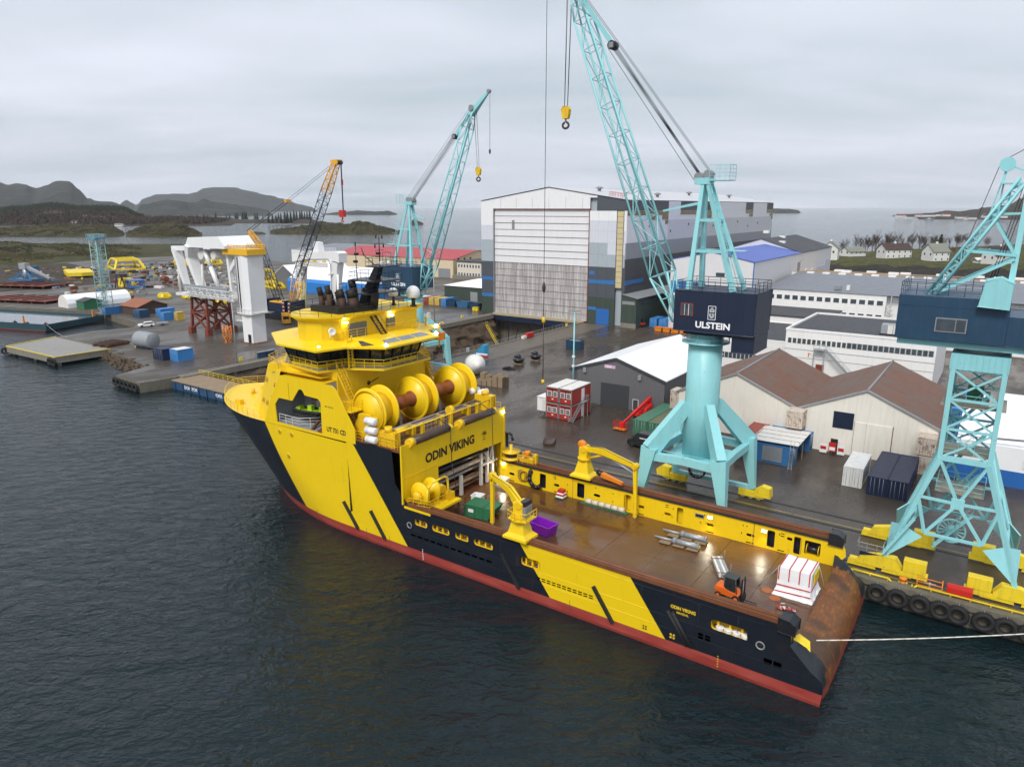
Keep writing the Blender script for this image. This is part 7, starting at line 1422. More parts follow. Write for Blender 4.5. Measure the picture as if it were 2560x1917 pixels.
pr = [(-2.2,.35),(2.15,.35),(2.25,.7),(2.1,.95),(1.2,1.05),(.5,1.5),(-1.7,1.55),(-2.2,1.1)]
mb = MB(); mb.loft([[(x,y*(1 if z < 1.1 else .84),z) for x,z in pr] for y in (-.9,.9)], WHITE); mb.build('body', cr_, bevel=.08)
for sg in (1,-1): mb = MB(); mb.add([(1.0,sg*.895,1.08),(-1.9,sg*.895,1.08),(-1.6,sg*.80,1.47),(.45,sg*.80,1.44)],[(0,1,2,3)],GLASS); mb.build('side_window', cr_)
mb = MB(); mb.add([(1.17,-.7,1.09),(1.17,.7,1.09),(.53,.65,1.48),(.53,-.65,1.48)],[(0,1,2,3)],GLASS); mb.build('windscreen', cr_)
for x in (-1.35,1.4):
    for y in (-.82,.82): wheel(cr_, x, y, .33, .22)
tr = thing('car_trailer', 'light grey car trailer standing behind the white car', 'trailer', Y(216.4,-118.0,QZ), 74); mb = MB(); mb.box(-1.6,1.6,-.8,.8,.5,.9,GALV); mb.build('body', tr); mb = MB(); mb.bar((1.6,0,.6),(2.8,0,.5),.1,.1,GALV); mb.build('drawbar', tr); wheel(tr,0,-.85,.3,.2); wheel(tr,0,.85,.3,.2)
# ================================================================== LOOSE YARD THINGS, centre
lp = thing('lamp_post', 'tall pale turquoise lamp post behind the red cabins', 'lamp post', Y(65.2,-113.2,QZ)); mb = MB(); mb.tube((0,0,0),(0,0,17.2),.17,TEAL,10,.12); mb.build('pole', lp)
for a in range(3): mb = MB(); an = R(a*120); mb.bar((0,0,17.2),(math.cos(an)*.7,math.sin(an)*.7,17.35),.06,.06,GREYST); mb.obox((math.cos(an)*.9,math.sin(an)*.9,17.3),(math.cos(an)*.3,math.sin(an)*.3,.05),(-math.sin(an)*.2,math.cos(an)*.2,0),(0,0,.07),GREYST); mb.build('lamp_head', lp)
for z in (8.6,6.8): mb = MB(); mb.box(-.25,.25,-.1,.2,z,z+.4,WHITE); mb.build('camera_box', lp)
for s, w, h, lab in ((150.0,-171,18,'slim lamp post on the far side of the dock near the hall'),(141.0+6,-97,14.6,'slim lamp post beside the dock left of the ship bow')):
    q = thing('lamp_post', lab, 'lamp post', Y(s,w,QZ)); mb = MB(); mb.tube((0,0,0),(0,0,h),.13,GALV,8,.08); mb.build('pole', q); mb = MB(); mb.bar((-.9,0,h),(.9,0,h),.08,.08,GALV); mb.box(-1.1,-.6,-.2,.2,h-.1,h+.1,GALV); mb.box(.6,1.1,-.2,.2,h-.1,h+.1,GALV); mb.build('lamp_head', q)
tb = thing('steel_tank', 'dark blue open steel box standing alone near the dock', 'tank', Y(91,-158.6,QZ)); mb = MB(); mb.prism([(-2,-1.3),(2,-1.3),(2,1.3),(-2,1.3)],0,2.4,STEELB,'z',[[(-1.9,-1.2),(1.9,-1.2),(1.9,1.2),(-1.9,1.2)]]); mb.build('shell', tb); mb = MB(); mb.box(-1.9,1.9,-1.2,1.2,2.1,2.15,GREYST); mb.build('cover', tb); mb = MB(); [mb.box(x-.06,x+.06,1.3,1.38,.1,2.3,STEELB) for x in (-1.5,-.5,.5,1.5)]; mb.each('rib', tb)
for k, (s, w, lab) in enumerate(((93,-135.6,'black round thruster unit on a timber pallet, nearer of two'),(91.9,-141.2,'black round thruster unit on a timber pallet, farther of two'))):
    q = thing('thruster_unit', lab, 'thruster', Y(s,w,QZ), 0, 'black thruster units on pallets'); mb = MB(); mb.box(-1.2,1.2,-1.0,1.0,0,.14,WOOD); mb.build('pallet', q)
    mb = MB(); mb.lathe([(.7,.15),(1.15,.5),(1.35,.95),(1.35,1.15),(1.0,1.35),(.6,1.5)],(0,0,0),(0,0,1),BLACK,24); mb.build('housing', q); mb = MB(); mb.lathe([(1.38,.9),(1.5,.95),(1.5,1.05),(1.38,1.1)],(0,0,0),(0,0,1),BLACK,24); mb.build('flange', q); mb = MB(); mb.lathe([(.55,1.4),(.55,1.8),(.35,2.1),(.15,2.2)],(0,0,0),(0,0,1),BLACK,16); mb.tube((.4,.0,1.7),(1.1,.2,1.6),.2,BLACK,10); mb.build('motor', q)
nt = MB()
for k in range(60): a = random.uniform(0,6.28); d_ = random.random()**.6; c_ = Vector((math.cos(a)*d_*1.7,math.sin(a)*d_*1.1,.15+.5*(1-d_)*random.random())); nt.obox(c_,Vector((random.uniform(.1,.3),random.uniform(-.2,.2),.05)),Vector((-.08,.12,0)),(0,0,.06),BLACK)
tag(nt.build('hose_heap', None, Y(91.5,-129.3,QZ), 0), 'tangled heap of black hoses on the quay near the thruster units', 'hoses', kind='stuff')
cp = thing('buoyancy_tank', 'white egg-shaped steel tank on the quay behind the winch drums', 'tank', Y(94.6,-120.9,QZ), 30)
mb = MB(); mb.lathe([(.3,-2.9),(1.3,-2.7),(2.0,-1.9),(2.2,-.6),(2.2,.6),(1.9,1.7),(1.1,2.6),(.5,3.2),(.2,3.3)],(0,0,2.25),(-.35,1,.1),WHITEW,28); mb.build('shell', cp); mb = MB(); mb.lathe([(2.22,-.1),(2.26,-.05),(2.26,.05),(2.22,.1)],(0,0,2.25),(-.35,1,.1),GREYST,28,cap=False); mb.build('band', cp); mb = MB(); mb.box(-1.2,1.2,-1.2,1.2,0,.5,RUST); mb.build('cradle', cp); mb = MB(); mb.bar((0,-2,4.2),(-2.4,-2.6,3.9),.2,.3,WHITE); mb.bar((-1.0,-2,3.7),(-2.6,-2.6,3.2),.5,.4,RED); mb.build('fittings', cp)
bw = thing('steel_ramp', 'sky-blue wedge-shaped steel section standing by the dock edge', 'steel section', Y(105.8,-137.8,QZ)); mb = MB(); mb.prism([(-1.6,0),(1.6,0),(1.6,.4),(-.9,2.9),(-1.6,2.9)],-.9,.9,paint('sky_blue_paint',(.05,.36,.62),.4,.06,.6,.1),'y'); mb.build('plate', bw)
pl = thing('timber_stack', 'brown stack of timber pallets and crates behind the winch drums', 'timber', Y(85.8,-115.2,QZ), 8)
for i in range(5):
    for j in range(2):
        for k in range(random.randint(3,6)): mb = MB(); x = -2.6+i*1.25; y = -1+j*1.6; mb.box(x-.55,x+.55,y-.7,y+.7,k*.38,k*.38+.05,WOOD); [mb.box(x-.55,x+.55,y+o_-.07,y+o_+.07,k*.38+.05,k*.38+.36,WOOD) for o_ in (-.6,0,.6)]; mb.build('pallet', pl)
pt = thing('steel_plate', 'bent rusty steel section lying on the quay beside the rails', 'steel', Y(55.6,-89.6,QZ), 25); mb = MB(); mb.prism([(-.9,0),(-.8,.7),(-.2,.45),(.5,.45),(.9,.75),(.8,0)],-1.2,1.2,BROLL,'y'); mb.build('plate', pt)
for k in range(4): tub('waste_bin', ('orange waste bin, %s from the hall in the row under the crane house' % ORD[k]), 'bin', Y(84.3-k*2.65,-196.6,QZ), 2.3, 1.5, 1.25, ORANGE, .85, 90-90)
for k, (s, w, col, lab) in enumerate(((89,-206,'lightblue','bright blue container left of the orange bins'),(86.0,-206,'lightblue','bright blue container right behind the orange bins'),(81.5,-208,'dblue','dark blue container farther behind the orange bins'))): container(lab, s, w, 6, 2.4, 2.6, col, 0)
tl = thing('tractor', 'small red tractor beside the blue containers at the hall corner', 'tractor', Y(92,-201,QZ), 60); mb = MB(); mb.box(-1.2,.4,-.5,.5,.6,1.3,RED); mb.box(.2,1.2,-.4,.4,.6,1.1,RED); mb.build('body', tl); mb = MB(); mb.box(-1.1,.1,-.5,.5,1.3,2.2,BLACK); mb.build('cab', tl); [wheel(tl,x,y,.5,.3) for x in (-.8,.9) for y in (-.6,.6)]
# dock edge things
dr_ = thing('dock_railing', 'grey steel railing along the near edge of the dry dock', 'railing', Y(110.6,-137,QZ+.22)); mb = MB(); rail(mb,[(0,22,0),(0,-58,0)],1.1,2.0,.035,GALV); mb.build('rails', dr_)
for k in range(3): mb = MB(); mb.box(-.2,.2,18-k*6,22-k*6,.05,1.3,CONC) if k == 0 else mb.box(-.05,.05,16-k*9,17.2-k*9,.1,1.2,WHITEW); mb.build('panel', dr_)
ds = thing('dock_stair', 'yellow steel stair going down into the dry dock', 'stair', Y(126,-172,0)); mb = MB(); stair(mb,(10.5,-9,1.5),(1.0,-2,-3.0),(0,.9,0),YELLOWQ,16); stair(mb,(1.0,-2,-3.0),(-9.5,6.5,-7.6),(0,.9,0),YELLOWQ,16); mb.build('flight', ds)
rdq = thing('pump_unit', 'red and white pump unit standing at the dock edge', 'pump', Y(110.0,-164.6,QZ)); mb = MB(); mb.box(-.5,.5,-2.8,.5,.2,1.4,RED); mb.build('housing', rdq); mb = MB(); mb.box(-.4,.4,.8,2.4,.1,.9,WHITEW); mb.build('panel', rdq); mb = MB(); rail(mb,[(.7,-3,0),(.7,2.6,0)],1.1,1.2,.03,RED); mb.build('guard', rdq)
for k, (s, w, lab) in enumerate(((146.8,-181,'yellow lifebuoy post on the far dock edge nearest the hall'),(146.8,-166,'yellow lifebuoy post on the far dock edge behind the wheelhouse'),(147.0,-98,'yellow lifebuoy post at the dock edge left of the bow'),(109.8,-186,'yellow lifebuoy post on the near dock edge by the hall'))):
    q = thing('lifebuoy_post', lab, 'post', Y(s,w,QZ)); mb = MB(); mb.tube((0,0,0),(0,0,1.3),.05,YELLOWQ,8); mb.build('post', q); mb = MB(); mb.box(-.2,.2,-.45,.45,.6,1.4,YELLOWQ); mb.build('box', q)
for k, (s, w, lab) in enumerate(((143.2+4,-104,'dark blue panel box by the dock edge, left of two'),(143.2+4,-106.5,'dark blue panel box by the dock edge, right of two'),(147.2,-117,'dark blue panel box alone by the dock edge'),(147.4,-158,'small dark bin by the dock edge behind the bridge'))):
    q = thing('panel_box', lab, 'box', Y(s,w,QZ+.2)); mb = MB(); mb.box(-.3,.3,-1.1,1.1,.1,1.5,STEELB); mb.build('body', q); mb = MB(); mb.box(-.35,.35,-1.15,1.15,1.5,1.58,GALV); mb.build('lid', q)
sb = thing('sign_boards', 'group of white and red warning boards by the warehouse wall', 'sign', Y(18.6,-108.8,QZ))
for k in range(3): mb = MB(); x = -1.4+k*1.2; mb.box(x-.5,x+.5,.1*k,.06+.1*k,.5+.3*(k % 2),1.9+.3*(k % 2),RED if k == 1 else WHITE); mb.build('board', sb); mb = MB(); mb.box(x-.4,x+.4,.06+.1*k,.075+.1*k,1.0,1.5,WHITE if k == 1 else RED); mb.build('print_band', sb); mb = MB(); mb.tube((x,-.05+.1*k,0),(x,-.05+.1*k,2),.03,GALV,6); mb.build('post', sb)
# row of containers and skips along the far side of the dock
for s, w, col, lab, H in ((186.2,-204.8,'white','white container at the left end of the row by the green hut',2.6),(183.8,-204.8,'white','grey-white container next to the red one by the green hut',2.6),(181.8,-205.2,'red','red container in the row by the green hut',2.7),(179.4,-205.6,'yellow','orange-yellow container in the row by the green hut',2.7),(176.9,-206,'yellow','pale yellow container right of the orange one by the green hut',2.5),(173.0,-205.4,'lightblue','bright blue container with white door sign in front of the green hut',2.8)):
    container(lab, s, w, 6, 2.3, H, col, 0)
for s, w, L, col, lab in ((169.5,-204,3.6,STEELB,'dark blue waste skip, left of three beside the tall hall'),(164.0,-203.5,5.4,BLUEW,'large blue waste skip with white mark, middle of three beside the tall hall'),(157.6,-202,4.6,STEELB,'dark blue waste skip nearest the tall hall')):
    tub('waste_skip', lab, 'skip', Y(s,w,QZ), L, 2.6, 2.3, col, .85, 0)
for s, lab in ((155.9,'yellow grit bin, left of two beside the hall corner'),(154.6,'yellow grit bin, right of two beside the hall corner')): tub('grit_bin', lab, 'bin', Y(s,-199.2,QZ), 1.1, 1.0, 1.3, YELLOWQ, .95)
# vehicles behind the lattice crane
container('small blue container behind the twin-roofed warehouse', 6.0, -139, 6, 2.5, 2.8, 'lightblue', 90)
c2_ = copy_tree(cr_); place(c2_, Y(2.6,-140.5,QZ), 10); c2_['label'] = 'white car parked behind the warehouse by the lattice crane'
# ================================================================== LEFT QUAY AND YARD
gt0 = thing('dock_gate', 'blue dock gate with wooden walkway closing the dry dock beside the bow', 'dock gate', Y(128.4,-83.2,0))
GATEB = corrug('gate_blue', (.02,.075,.16), 1.6, 0, .5, .10, .15, .5, .1)
mb = MB(); mb.box(-17.3,17.3,-2.6,3.2,-7.5,1.75,GATEB); mb.build('body', gt0)
for k in range(24): mb = MB(); x = -17.2+k*1.43; mb.box(x,x+1.40,-3.2,3.4,1.75,1.95+.01*(k % 3),WOOD); mb.build('plank', gt0)
mb = MB(); rail(mb,[(17,-3.1,1.95),(-17,-3.1,1.95)],1.1,1.8,.035,YELLOWQ); mb.build('railing', gt0)
for x in (12.6, 1.8): text('lettering','DOKKPORT',1.0,LETW,gt0,(x,3.23,.6),(-1,0,0),(0,0,1),.02,depth=.01)
for k in range(12): mb = MB(); x = -16+k*2.9; mb.box(x-.12,x+.12,3.2,3.42,-1,1.7,GATEB); mb.build('rib', gt0)
pr_ = thing('concrete_pier', 'pale concrete pier slab standing out into the water at the left', 'pier', Y(204.5,-82.3,0))
mb = MB(); mb.prism([(12,7.4),(-14.2,6.6),(-14.3,-6.8),(16.8,-7.0)],.7,2.2,CONC,'z'); mb.build('slab', pr_, bevel=.06)
mb = MB(); mb.prism([(11.4,6.8),(-13.6,6.0),(-13.7,-6.2),(16.2,-6.4)],2.2,2.22,paint('pale_pier_top',(.26,.25,.23),.6,.12,.2,.4),'z'); mb.build('surface', pr_)
mb = MB(); mb.bar((12,7.3,2.28),(-14.2,6.5,2.28),.25,.16,YELLOWQ); mb.bar((12,7.3,2.28),(16.8,-6.9,2.28),.25,.16,YELLOWQ); mb.bar((-14.2,6.5,2.28),(-14.3,-6.8,2.28),.25,.16,YELLOWQ); mb.each('kerb', pr_)
for x, y in ((-13.5,5.5),(-2,6),(10,6.2),(14.5,-5)): mb = MB(); mb.tube((x,y,-5),(x,y,.7),.5,CONC,12); mb.build('pile', pr_)
def tyre_at(s, w, lab, rz=0, grp='tyre fenders on the left piers'):
    q = thing('tyre_fender', lab, 'tyre', Y(s,w,1.05), rz, grp); o = bpy.data.objects.new('tyre', me_); COL.objects.link(o); o.parent = q
for k in range(3): tyre_at(216.6+.5*k,-74.6-1.0*k,'%s tyre at the outer left corner of the concrete pier' % ORD[k].capitalize().lower(), 60)
for k in range(3): tyre_at(190.4-.3+1.2*k,-75.3,'%s tyre at the near right corner of the concrete pier' % ORD[k], 0)
for k in range(6): tyre_at(148.4+k*1.9,-73.4-.12*k,'%s tyre along the low quay nose left of the dock gate' % ORD[k], 0)
rk = MB(); rnd = random.Random(4)
for k in range(230):
    f = rnd.random(); s = 161.5+f*29; w = -83.6-f*5.2+rnd.uniform(-.4,2.8); z = 2.0-max(0,(w+84+f*5.2))*.75+rnd.uniform(-.2,.2); r_ = rnd.uniform(.25,.75); p = Vector((s-175,w+85,z)); vs = []
    for i in range(8): vs.append(p+Vector(((i & 1)*2-1,((i >> 1) & 1)*2-1,((i >> 2) & 1)*2-1))*r_*rnd.uniform(.55,1.0)*.8)
    rk.add(vs,[(0,2,3,1),(4,5,7,6),(0,1,5,4),(2,6,7,3),(0,4,6,2),(1,3,7,5)],ROCK)
tag(rk.build('rubble_slope', None, Y(175,-85,0), 0), 'slope of loose grey boulders between the two left piers', 'boulders', kind='stuff')
sr_ = thing('steel_rack', 'dark rack of rusty steel beams lying behind the concrete pier', 'steel beams', Y(195.6,-92,QZ), 12)
for k in range(9): mb = MB(); mb.box(-3.4+.1*(k % 3),3.4,-3.2+k*.75,-2.95+k*.75,.5+.25*(k % 2),.8+.25*(k % 2),BROLL); mb.build('beam', sr_)
for x in (-2.5,0,2.5): mb = MB(); mb.box(x-.2,x+.2,-3.4,3.4,0,.5,RUST); mb.build('bearer', sr_)
tn = thing('wrapped_drum', 'large drum wrapped in silver tarpaulin near the left piers', 'drum', Y(183.6,-95.2,QZ), 6)
SILV = paint('silver_tarpaulin', (.27,.29,.31), .4, .12, .5, .3, 0, .8)
mb = MB(); mb.lathe([(.2,-3.05),(1.9,-3.0),(2.1,-2.8),(2.05,-1),(2.1,.6),(2.08,2.2),(2.1,2.8),(1.9,3.0),(.2,3.05)],(0,0,2.2),(1,0,0),SILV,28); mb.build('tarpaulin', tn); mb = MB(); mb.box(-2.6,2.6,-1.3,1.3,0,.5,NAVY); mb.build('cradle', tn); mb = MB(); mb.prism([(3.2,0),(3.9,0),(3.6,2.2),(3.2,2.2)],-.8,.8,YELLOWQ,'y'); mb.build('end_stop', tn)
container('navy blue container hut with white print near the left piers', 166.6, -90.4, 3.2, 4.4, 2.8, 'navy', 0)
container('blue hut with white roof beside the navy container hut', 162.4, -92.4, 4.0, 3.6, 2.8, 'lightblue', 0, roof=WHITEW)
# barge
bg_ = thing('cargo_barge', 'flat dark teal cargo barge with wet deck moored at far left', 'barge', Y(247,-97.2,0), 17.5)
BARG = paint('barge_teal', (.012,.055,.075), .45, .2, .3, .35, .08); WETD = paint('wet_steel_deck', (.10,.12,.14), .12, .3, .08, .2)
mb = MB(); mb.loft([[(0,-22,-1),(85,-22,-1),(85,0,-1),(1.5,0,-1)],[(0,-22,.25),(85,-22,.25),(85,0,.25),(.6,0,.25)]],RUSTRED); mb.build('bottom', bg_)
mb = MB(); mb.prism([(0,-22),(85,-22),(85,0),(0,0)],.25,2.25,BARG,'z',[[(.35,-21.6),(84.6,-21.6),(84.6,-.35),(.35,-.35)]]); mb.build('hull_side', bg_); mb = MB(); mb.box(.3,84.6,-21.6,-.35,1.5,1.62,WETD); mb.build('deck', bg_)
for x, y in ((1.2,-1),(9,-.9),(1.0,-20),(14,-.9)): mb = MB(); mb.box(x-.4,x+.4,y-.5,y+.5,1.62,2.4,BROLL); mb.tube((x,y,2.3),(x,y,2.8),.25,ORANGE if x == 9 else BROLL,10); mb.build('winch', bg_)
for x, y in ((10.5,-1.2),(.9,-18.5)): mb = MB(); mb.tbar((x,y,1.6),(x,y,4.4),.5,.4,.35,.3,ORANGE); mb.build('marker_post', bg_)
mb = MB(); rail(mb,[(14,-.6,1.62),(84,-.6,1.62)],1.0,2.5,.03,GREYST,2); mb.build('railing', bg_)
rpB = MB(); a = Y(247.5,-97.6,2.3); b = Y(216,-90,2.4); rpB.path([a+(b-a)*k/8+Vector((0,0,-.6*4*(k/8)*(1-k/8))) for k in range(9)],.035,ROPE,5); tag(rpB.build('mooring_rope'),'thin mooring rope between the barge and the concrete pier','rope')
# lattice tower and sheds
tw = thing('lattice_tower', 'thin pale turquoise lattice tower rising behind the barge', 'tower', Y(257.6,-121.0,QZ), 10)
TEAL2 = paint('faded_turquoise', (.30,.50,.50), .5, .1, .6, .2, .04)
mb = MB(); lattice(mb,(0,0,0),(0,0,25.4),3.4,3.4,3.2,3.2,(1,0,0),14,TEAL2,.13,.06); mb.build('lattice', tw); mb = MB(); lattice(mb,(0,0,0),(0,0,25.4),1.2,1.2,1.2,1.2,(1,0,0),20,TEAL2,.06,.03); mb.build('ladder_shaft', tw); mb = MB(); mb.box(-2.4,2.4,-2.0,2.0,25.4,26.0,paint('tower_top_blue',(.10,.27,.36),.5,.1,1,.2)); rail(mb,[(-2.4,-2,26),(2.4,-2,26),(2.4,2,26),(-2.4,2,26)],.9,1.2,.06,TEAL2,2,closed=True); mb.build('head_frame', tw); mb = MB(); mb.box(-2.2,2.2,-2.2,2.2,-.0,.4,CONC); mb.build('footing', tw)
qh = thing('tunnel_tent', 'white arched tunnel tent behind the barge', 'tent', Y(285,-119,QZ)); mb = MB(); arc = [(-4,0),(-3.9,1.6),(-3.1,3.2),(-1.6,4.3),(0,4.6),(1.6,4.3),(3.1,3.2),(3.9,1.6),(4,0)]; mb.prism(arc,-23,0,TARPW,'y'); mb.build('cover', qh); mb = MB(); mb.prism([(x*.97,z*.98) for x,z in arc],0,.04,WHITEW,'y'); mb.build('end_wall', qh)
shed('garden_shed', 'small green shed with dark roof in front of the tunnel tent', 272.5, 278.2, -120.6, -127.2, 4.9, 5.9, GREEN, FELT, 's', .2, 'shed')
shed('open_shed', 'weathered brown shed with orange-rust roof beside the lattice tower', 242, 253, -124, -134.5, 5.0, 6.9, paint('brown_board',(.075,.045,.03),.8,.2,.5,.4), paint('rust_orange_roof',(.30,.10,.05),.7,.2,.4,.4), 's', .4, 'shed')
for s, w, L, W, col, lab in ((253.8,-121.4,6,2.5,'blue','faded blue container between the lattice tower and the brown shed'),(238.2,-123,3.4,4.4,'dblue','dark teal container right of the brown shed'),(234.6,-129.4,5,3.2,'lightblue','bright blue block-shaped container behind the small blue one'),(225.2,-124.6,3.2,2.2,'lightblue','small blue container near the white car'),(222.6,-127.4,2.6,1.8,'yellow','orange machine box beside the small blue container')): container(lab, s, w, L, W, 2.6, col, 0)
# scrap steel platforms, far left
for s, w, L, W, z, rz, lab in ((372,-142,30,15,1.6,25,'low rusty steel platform on stub legs at far left'),(318,-120,34,14,1.2,20,'rusty stack of flat steel frames behind the barge')):
    q = thing('steel_platform', lab, 'steel', Y(s,w,QZ), rz); mb = MB(); mb.box(-L/2,L/2,-W/2,W/2,z-.3,z,RUSTRED); mb.build('plate', q)
    for k in range(6):
        for j in (-1,1): mb = MB(); x = -L/2+1+k*(L-2)/5; mb.box(x-.3,x+.3,j*(W/2-.6)-.3,j*(W/2-.6)+.3,0,z-.3,BROLL); mb.build('leg', q)
    for k in range(5): mb = MB(); x = -L/2+2+k*L/5.5; mb.bar((x,-W/2,z+.2),(x+3,W/2,z+.25),.35,.35,BROLL); mb.build('beam', q)
bt = thing('pedestal_crane', 'blue-footed grey folding crane on the rusty platform at far left', 'crane', Y(391,-149,QZ+1.6), 20)
for dx, dy in ((-6,-3),(6,-3),(-6,3),(6,3)): mb = MB(); mb.bar((dx,dy,.3),(dx*.15,dy*.15,4.2),.9,.9,BLUEW); mb.build('leg', bt)
mb = MB(); mb.box(-7,7,-4,4,.0,.8,BLUEW); mb.tube((0,0,.8),(0,0,5.5),1.3,GALV,16); mb.build('base', bt); mb = MB(); mb.tbar((2,0,7.6),(-14,0,1.2),1.6,1.4,.9,.8,GALV); mb.build('boom', bt); mb = MB(); mb.box(-1.4,2.4,-1.4,1.4,5.4,8.2,GALV); mb.build('cab', bt)
container('blue container on the shore at far left behind the folding crane', 468, -182, 6, 2.6, 2.6, 'blue', 20)
# yellow subsea frames
def yframe(lab, s, w, L, W, H, rz):
    q = thing('subsea_structure', lab, 'subsea structure', Y(s,w,QZ), rz)
    for z, k in ((.6,1.0),(H,.72)):
        for a, b in (((-1,-1),(1,-1)),((1,-1),(1,1)),((1,1),(-1,1)),((-1,1),(-1,-1))): mb = MB(); mb.bar((a[0]*L/2*k,a[1]*W/2*k,z),(b[0]*L/2*k,b[1]*W/2*k,z),.9,.9,YELLOWQ); mb.build('girder', q)
    for x, y in ((-1,-1),(1,-1),(1,1),(-1,1)): mb = MB(); mb.bar((x*L/2,y*W/2,.4),(x*L/2*.72,y*W/2*.72,H),1.0,1.0,YELLOWQ); mb.build('leg', q)
    for k in range(4): mb = MB(); x = -L*.3+k*L*.2; mb.bar((x,-W/2*.72,H),(x+L*.1,W/2*.72,H),.5,.5,YELLOWQ); mb.build('brace', q)
    return q
yframe('tall yellow subsea frame with sloping legs on the far left yard', 443, -223, 36, 16, 5.4, -20); q = thing('subsea_structure','long flat yellow steel frame left of the lattice tower','subsea structure',Y(407,-180,QZ),-20)
mb = MB(); mb.prism([(-13,-6),(13,-6),(15,0),(13,6),(-13,6),(-15,0)],1.4,3.2,YELLOWQ,'z'); mb.build('deck', q)
for k in range(7): mb = MB(); x = -12+k*4; mb.box(x-.2,x+.2,6,6.25,1.0,3.3,YELLOWQ); mb.build('rib', q)
for x in (-10,10):
    for y in (-4,4): mb = MB(); mb.box(x-.6,x+.6,y-.6,y+.6,0,1.4,ORANGE); mb.build('foot', q)
for s, w, L, W, H, lab in ((439,-256,10,6,3,'small yellow frame behind the white gantry'),(426,-271,12,7,3,'yellow frame standing behind the white tower'),(311,-226,9,6,5,'yellow frame right of the white tower'),(279,-206,18,5,2.4,'low yellow frame row beside the small grey shed'),(336,-168.6,7,5,3.6,'yellow frame behind the brown trestle'),(248.4,-159,6,3,2.2,'orange-yellow frame by the red lattice support'),(282,-156,5,3,1.6,'small yellow skid on the open yard, left of two'),(274,-161.5,6,3,1.8,'small yellow skid on the open yard, right of two')): yframe(lab, s, w, L, W, H, -15)
q = thing('steel_skid','blue steel skid on the open yard right of the brown trestle','steel skid',Y(327,-168,QZ),-15); mb = MB(); mb.box(-4,4,-3,3,.4,1.0,BLUE); mb.build('base', q)
for x in (-3.6,0,3.6):
    for y in (-2.7,2.7): mb = MB(); mb.box(x-.2,x+.2,y-.2,y+.2,1,3.6,BLUE); mb.build('post', q)
mb = MB(); mb.box(-4,4,-3,3,3.6,3.9,BLUE); mb.build('top_frame', q)
q = thing('steel_trestle','brown steel trestle standing beside the blue skid','trestle',Y(333,-164,QZ),-15)
for y in (-1.5,1.5):
    for x in (-2.5,2.5): mb = MB(); mb.bar((x,y,0),(x*.25,y*.6,6),.4,.4,BROLL); mb.build('leg', q)
mb = MB(); mb.box(-1.2,1.2,-1.4,1.4,5.8,6.4,BROLL); mb.build('head', q)
q = thing('steel_drum','rusty red steel drum lying on the open yard','drum',Y(345.5,-192.4,QZ),-15); mb = MB(); mb.tube((-3,0,1.4),(3,0,1.4),1.4,RUSTRED,18); mb.build('shell', q); mb = MB(); mb.box(-2,2,-1,1,0,.4,WOOD); mb.build('cradle', q)
sc2 = MB(); rnd = random.Random(11); SCM = [BROLL,RUST,GREYST,WOOD,WHITEW,RUSTRED,GALV,YELLOWQ,BLUEW,CONC,BROLL,RUST]
for k in range(420):
    s = rnd.uniform(285,470); w = rnd.uniform(-235,-128)-(s-285)*.22; L = rnd.uniform(.4,3.6)*(1 if rnd.random() < .8 else 2); a = rnd.uniform(0,3.14); h = rnd.uniform(.15,.8)
    if -200 < w < -150 and s < 300: continue
    sc2.obox((s-360,w+190,h),(math.cos(a)*L/2,math.sin(a)*L/2,0),(-math.sin(a)*rnd.uniform(.2,1),math.cos(a)*rnd.uniform(.2,1),0),(0,0,h),rnd.choice(SCM))
tag(sc2.build('scrap_material', None, Y(360,-190,QZ), 0), 'scattered scrap steel, timber and debris over the far left yard', 'scrap', kind='stuff')
er = MB(); n1 = 26
vs = []
for j in range(9):
    for i in range(n1+1): s = 360+i*6; w = -118-j*9-i*1.2; vs.append((s-430,w+170,.02+max(0,1-abs(j-4)/4.2)*1.5*(.45+.9*abs(fbm(s/13,w/9,3,3)))*min(1,i/3,(n1-i)/3)))
er.add(vs,[(j*(n1+1)+i,j*(n1+1)+i+1,(j+1)*(n1+1)+i+1,(j+1)*(n1+1)+i) for j in range(8) for i in range(n1)],land('rubble_earth',(.055,.045,.036),(.03,.026,.022),(.12,.10,.08),.22,bd=.4),True)
tag(er.build('earth_bank', None, Y(430,-170,QZ), 0), kind='structure')
# ================================================================== WHITE GANTRIES AND CRAWLER CRANE
rf = thing('lattice_support', 'rust-red lattice support frame under the white gantry', 'support frame', Y(191.5,-119.5,QZ))
for a in range(4):
    c0 = [(4.2,4),(-4.2,4),(-4.2,-4),(4.2,-4)]; p, q = c0[a], c0[(a+1) % 4]
    mb = MB(); mb.tbar((p[0],p[1],0),(p[0]*.85,p[1]*.85,11.2),.8,.8,.55,.55,RUSTRED); mb.build('leg', rf); mb = MB(); mb.box(p[0]-.8,p[0]+.8,p[1]-.8,p[1]+.8,0,1.8,RUSTRED); mb.build('foot', rf)
    for z0, z1 in ((1.2,6.2),(6.2,11.0)):
        k0, k1 = 1-.15*z0/11.2, 1-.15*z1/11.2
        for A_, B_ in (((p[0]*k0,p[1]*k0,z0),(q[0]*k1,q[1]*k1,z1)),((q[0]*k0,q[1]*k0,z0),(p[0]*k1,p[1]*k1,z1)),((p[0]*k1,p[1]*k1,z1),(q[0]*k1,q[1]*k1,z1))): mb = MB(); mb.bar(A_, B_, .45, .45, RUSTRED); mb.build('brace', rf)
ga = thing('handling_gantry', 'white offshore handling gantry resting on the red lattice frame', 'gantry', Y(186,-117.5,QZ+11.2))
def gx(s, z, y=0.0): return Vector((s-186, y, z-QZ-11.2))
mb = MB(); mb.tbar(gx(194.4,15.0,2.6),gx(198.4,26.4,2.6),.9,1.5,1.3,2.6,WHITE,(0,1,0)); mb.build('leg', ga)
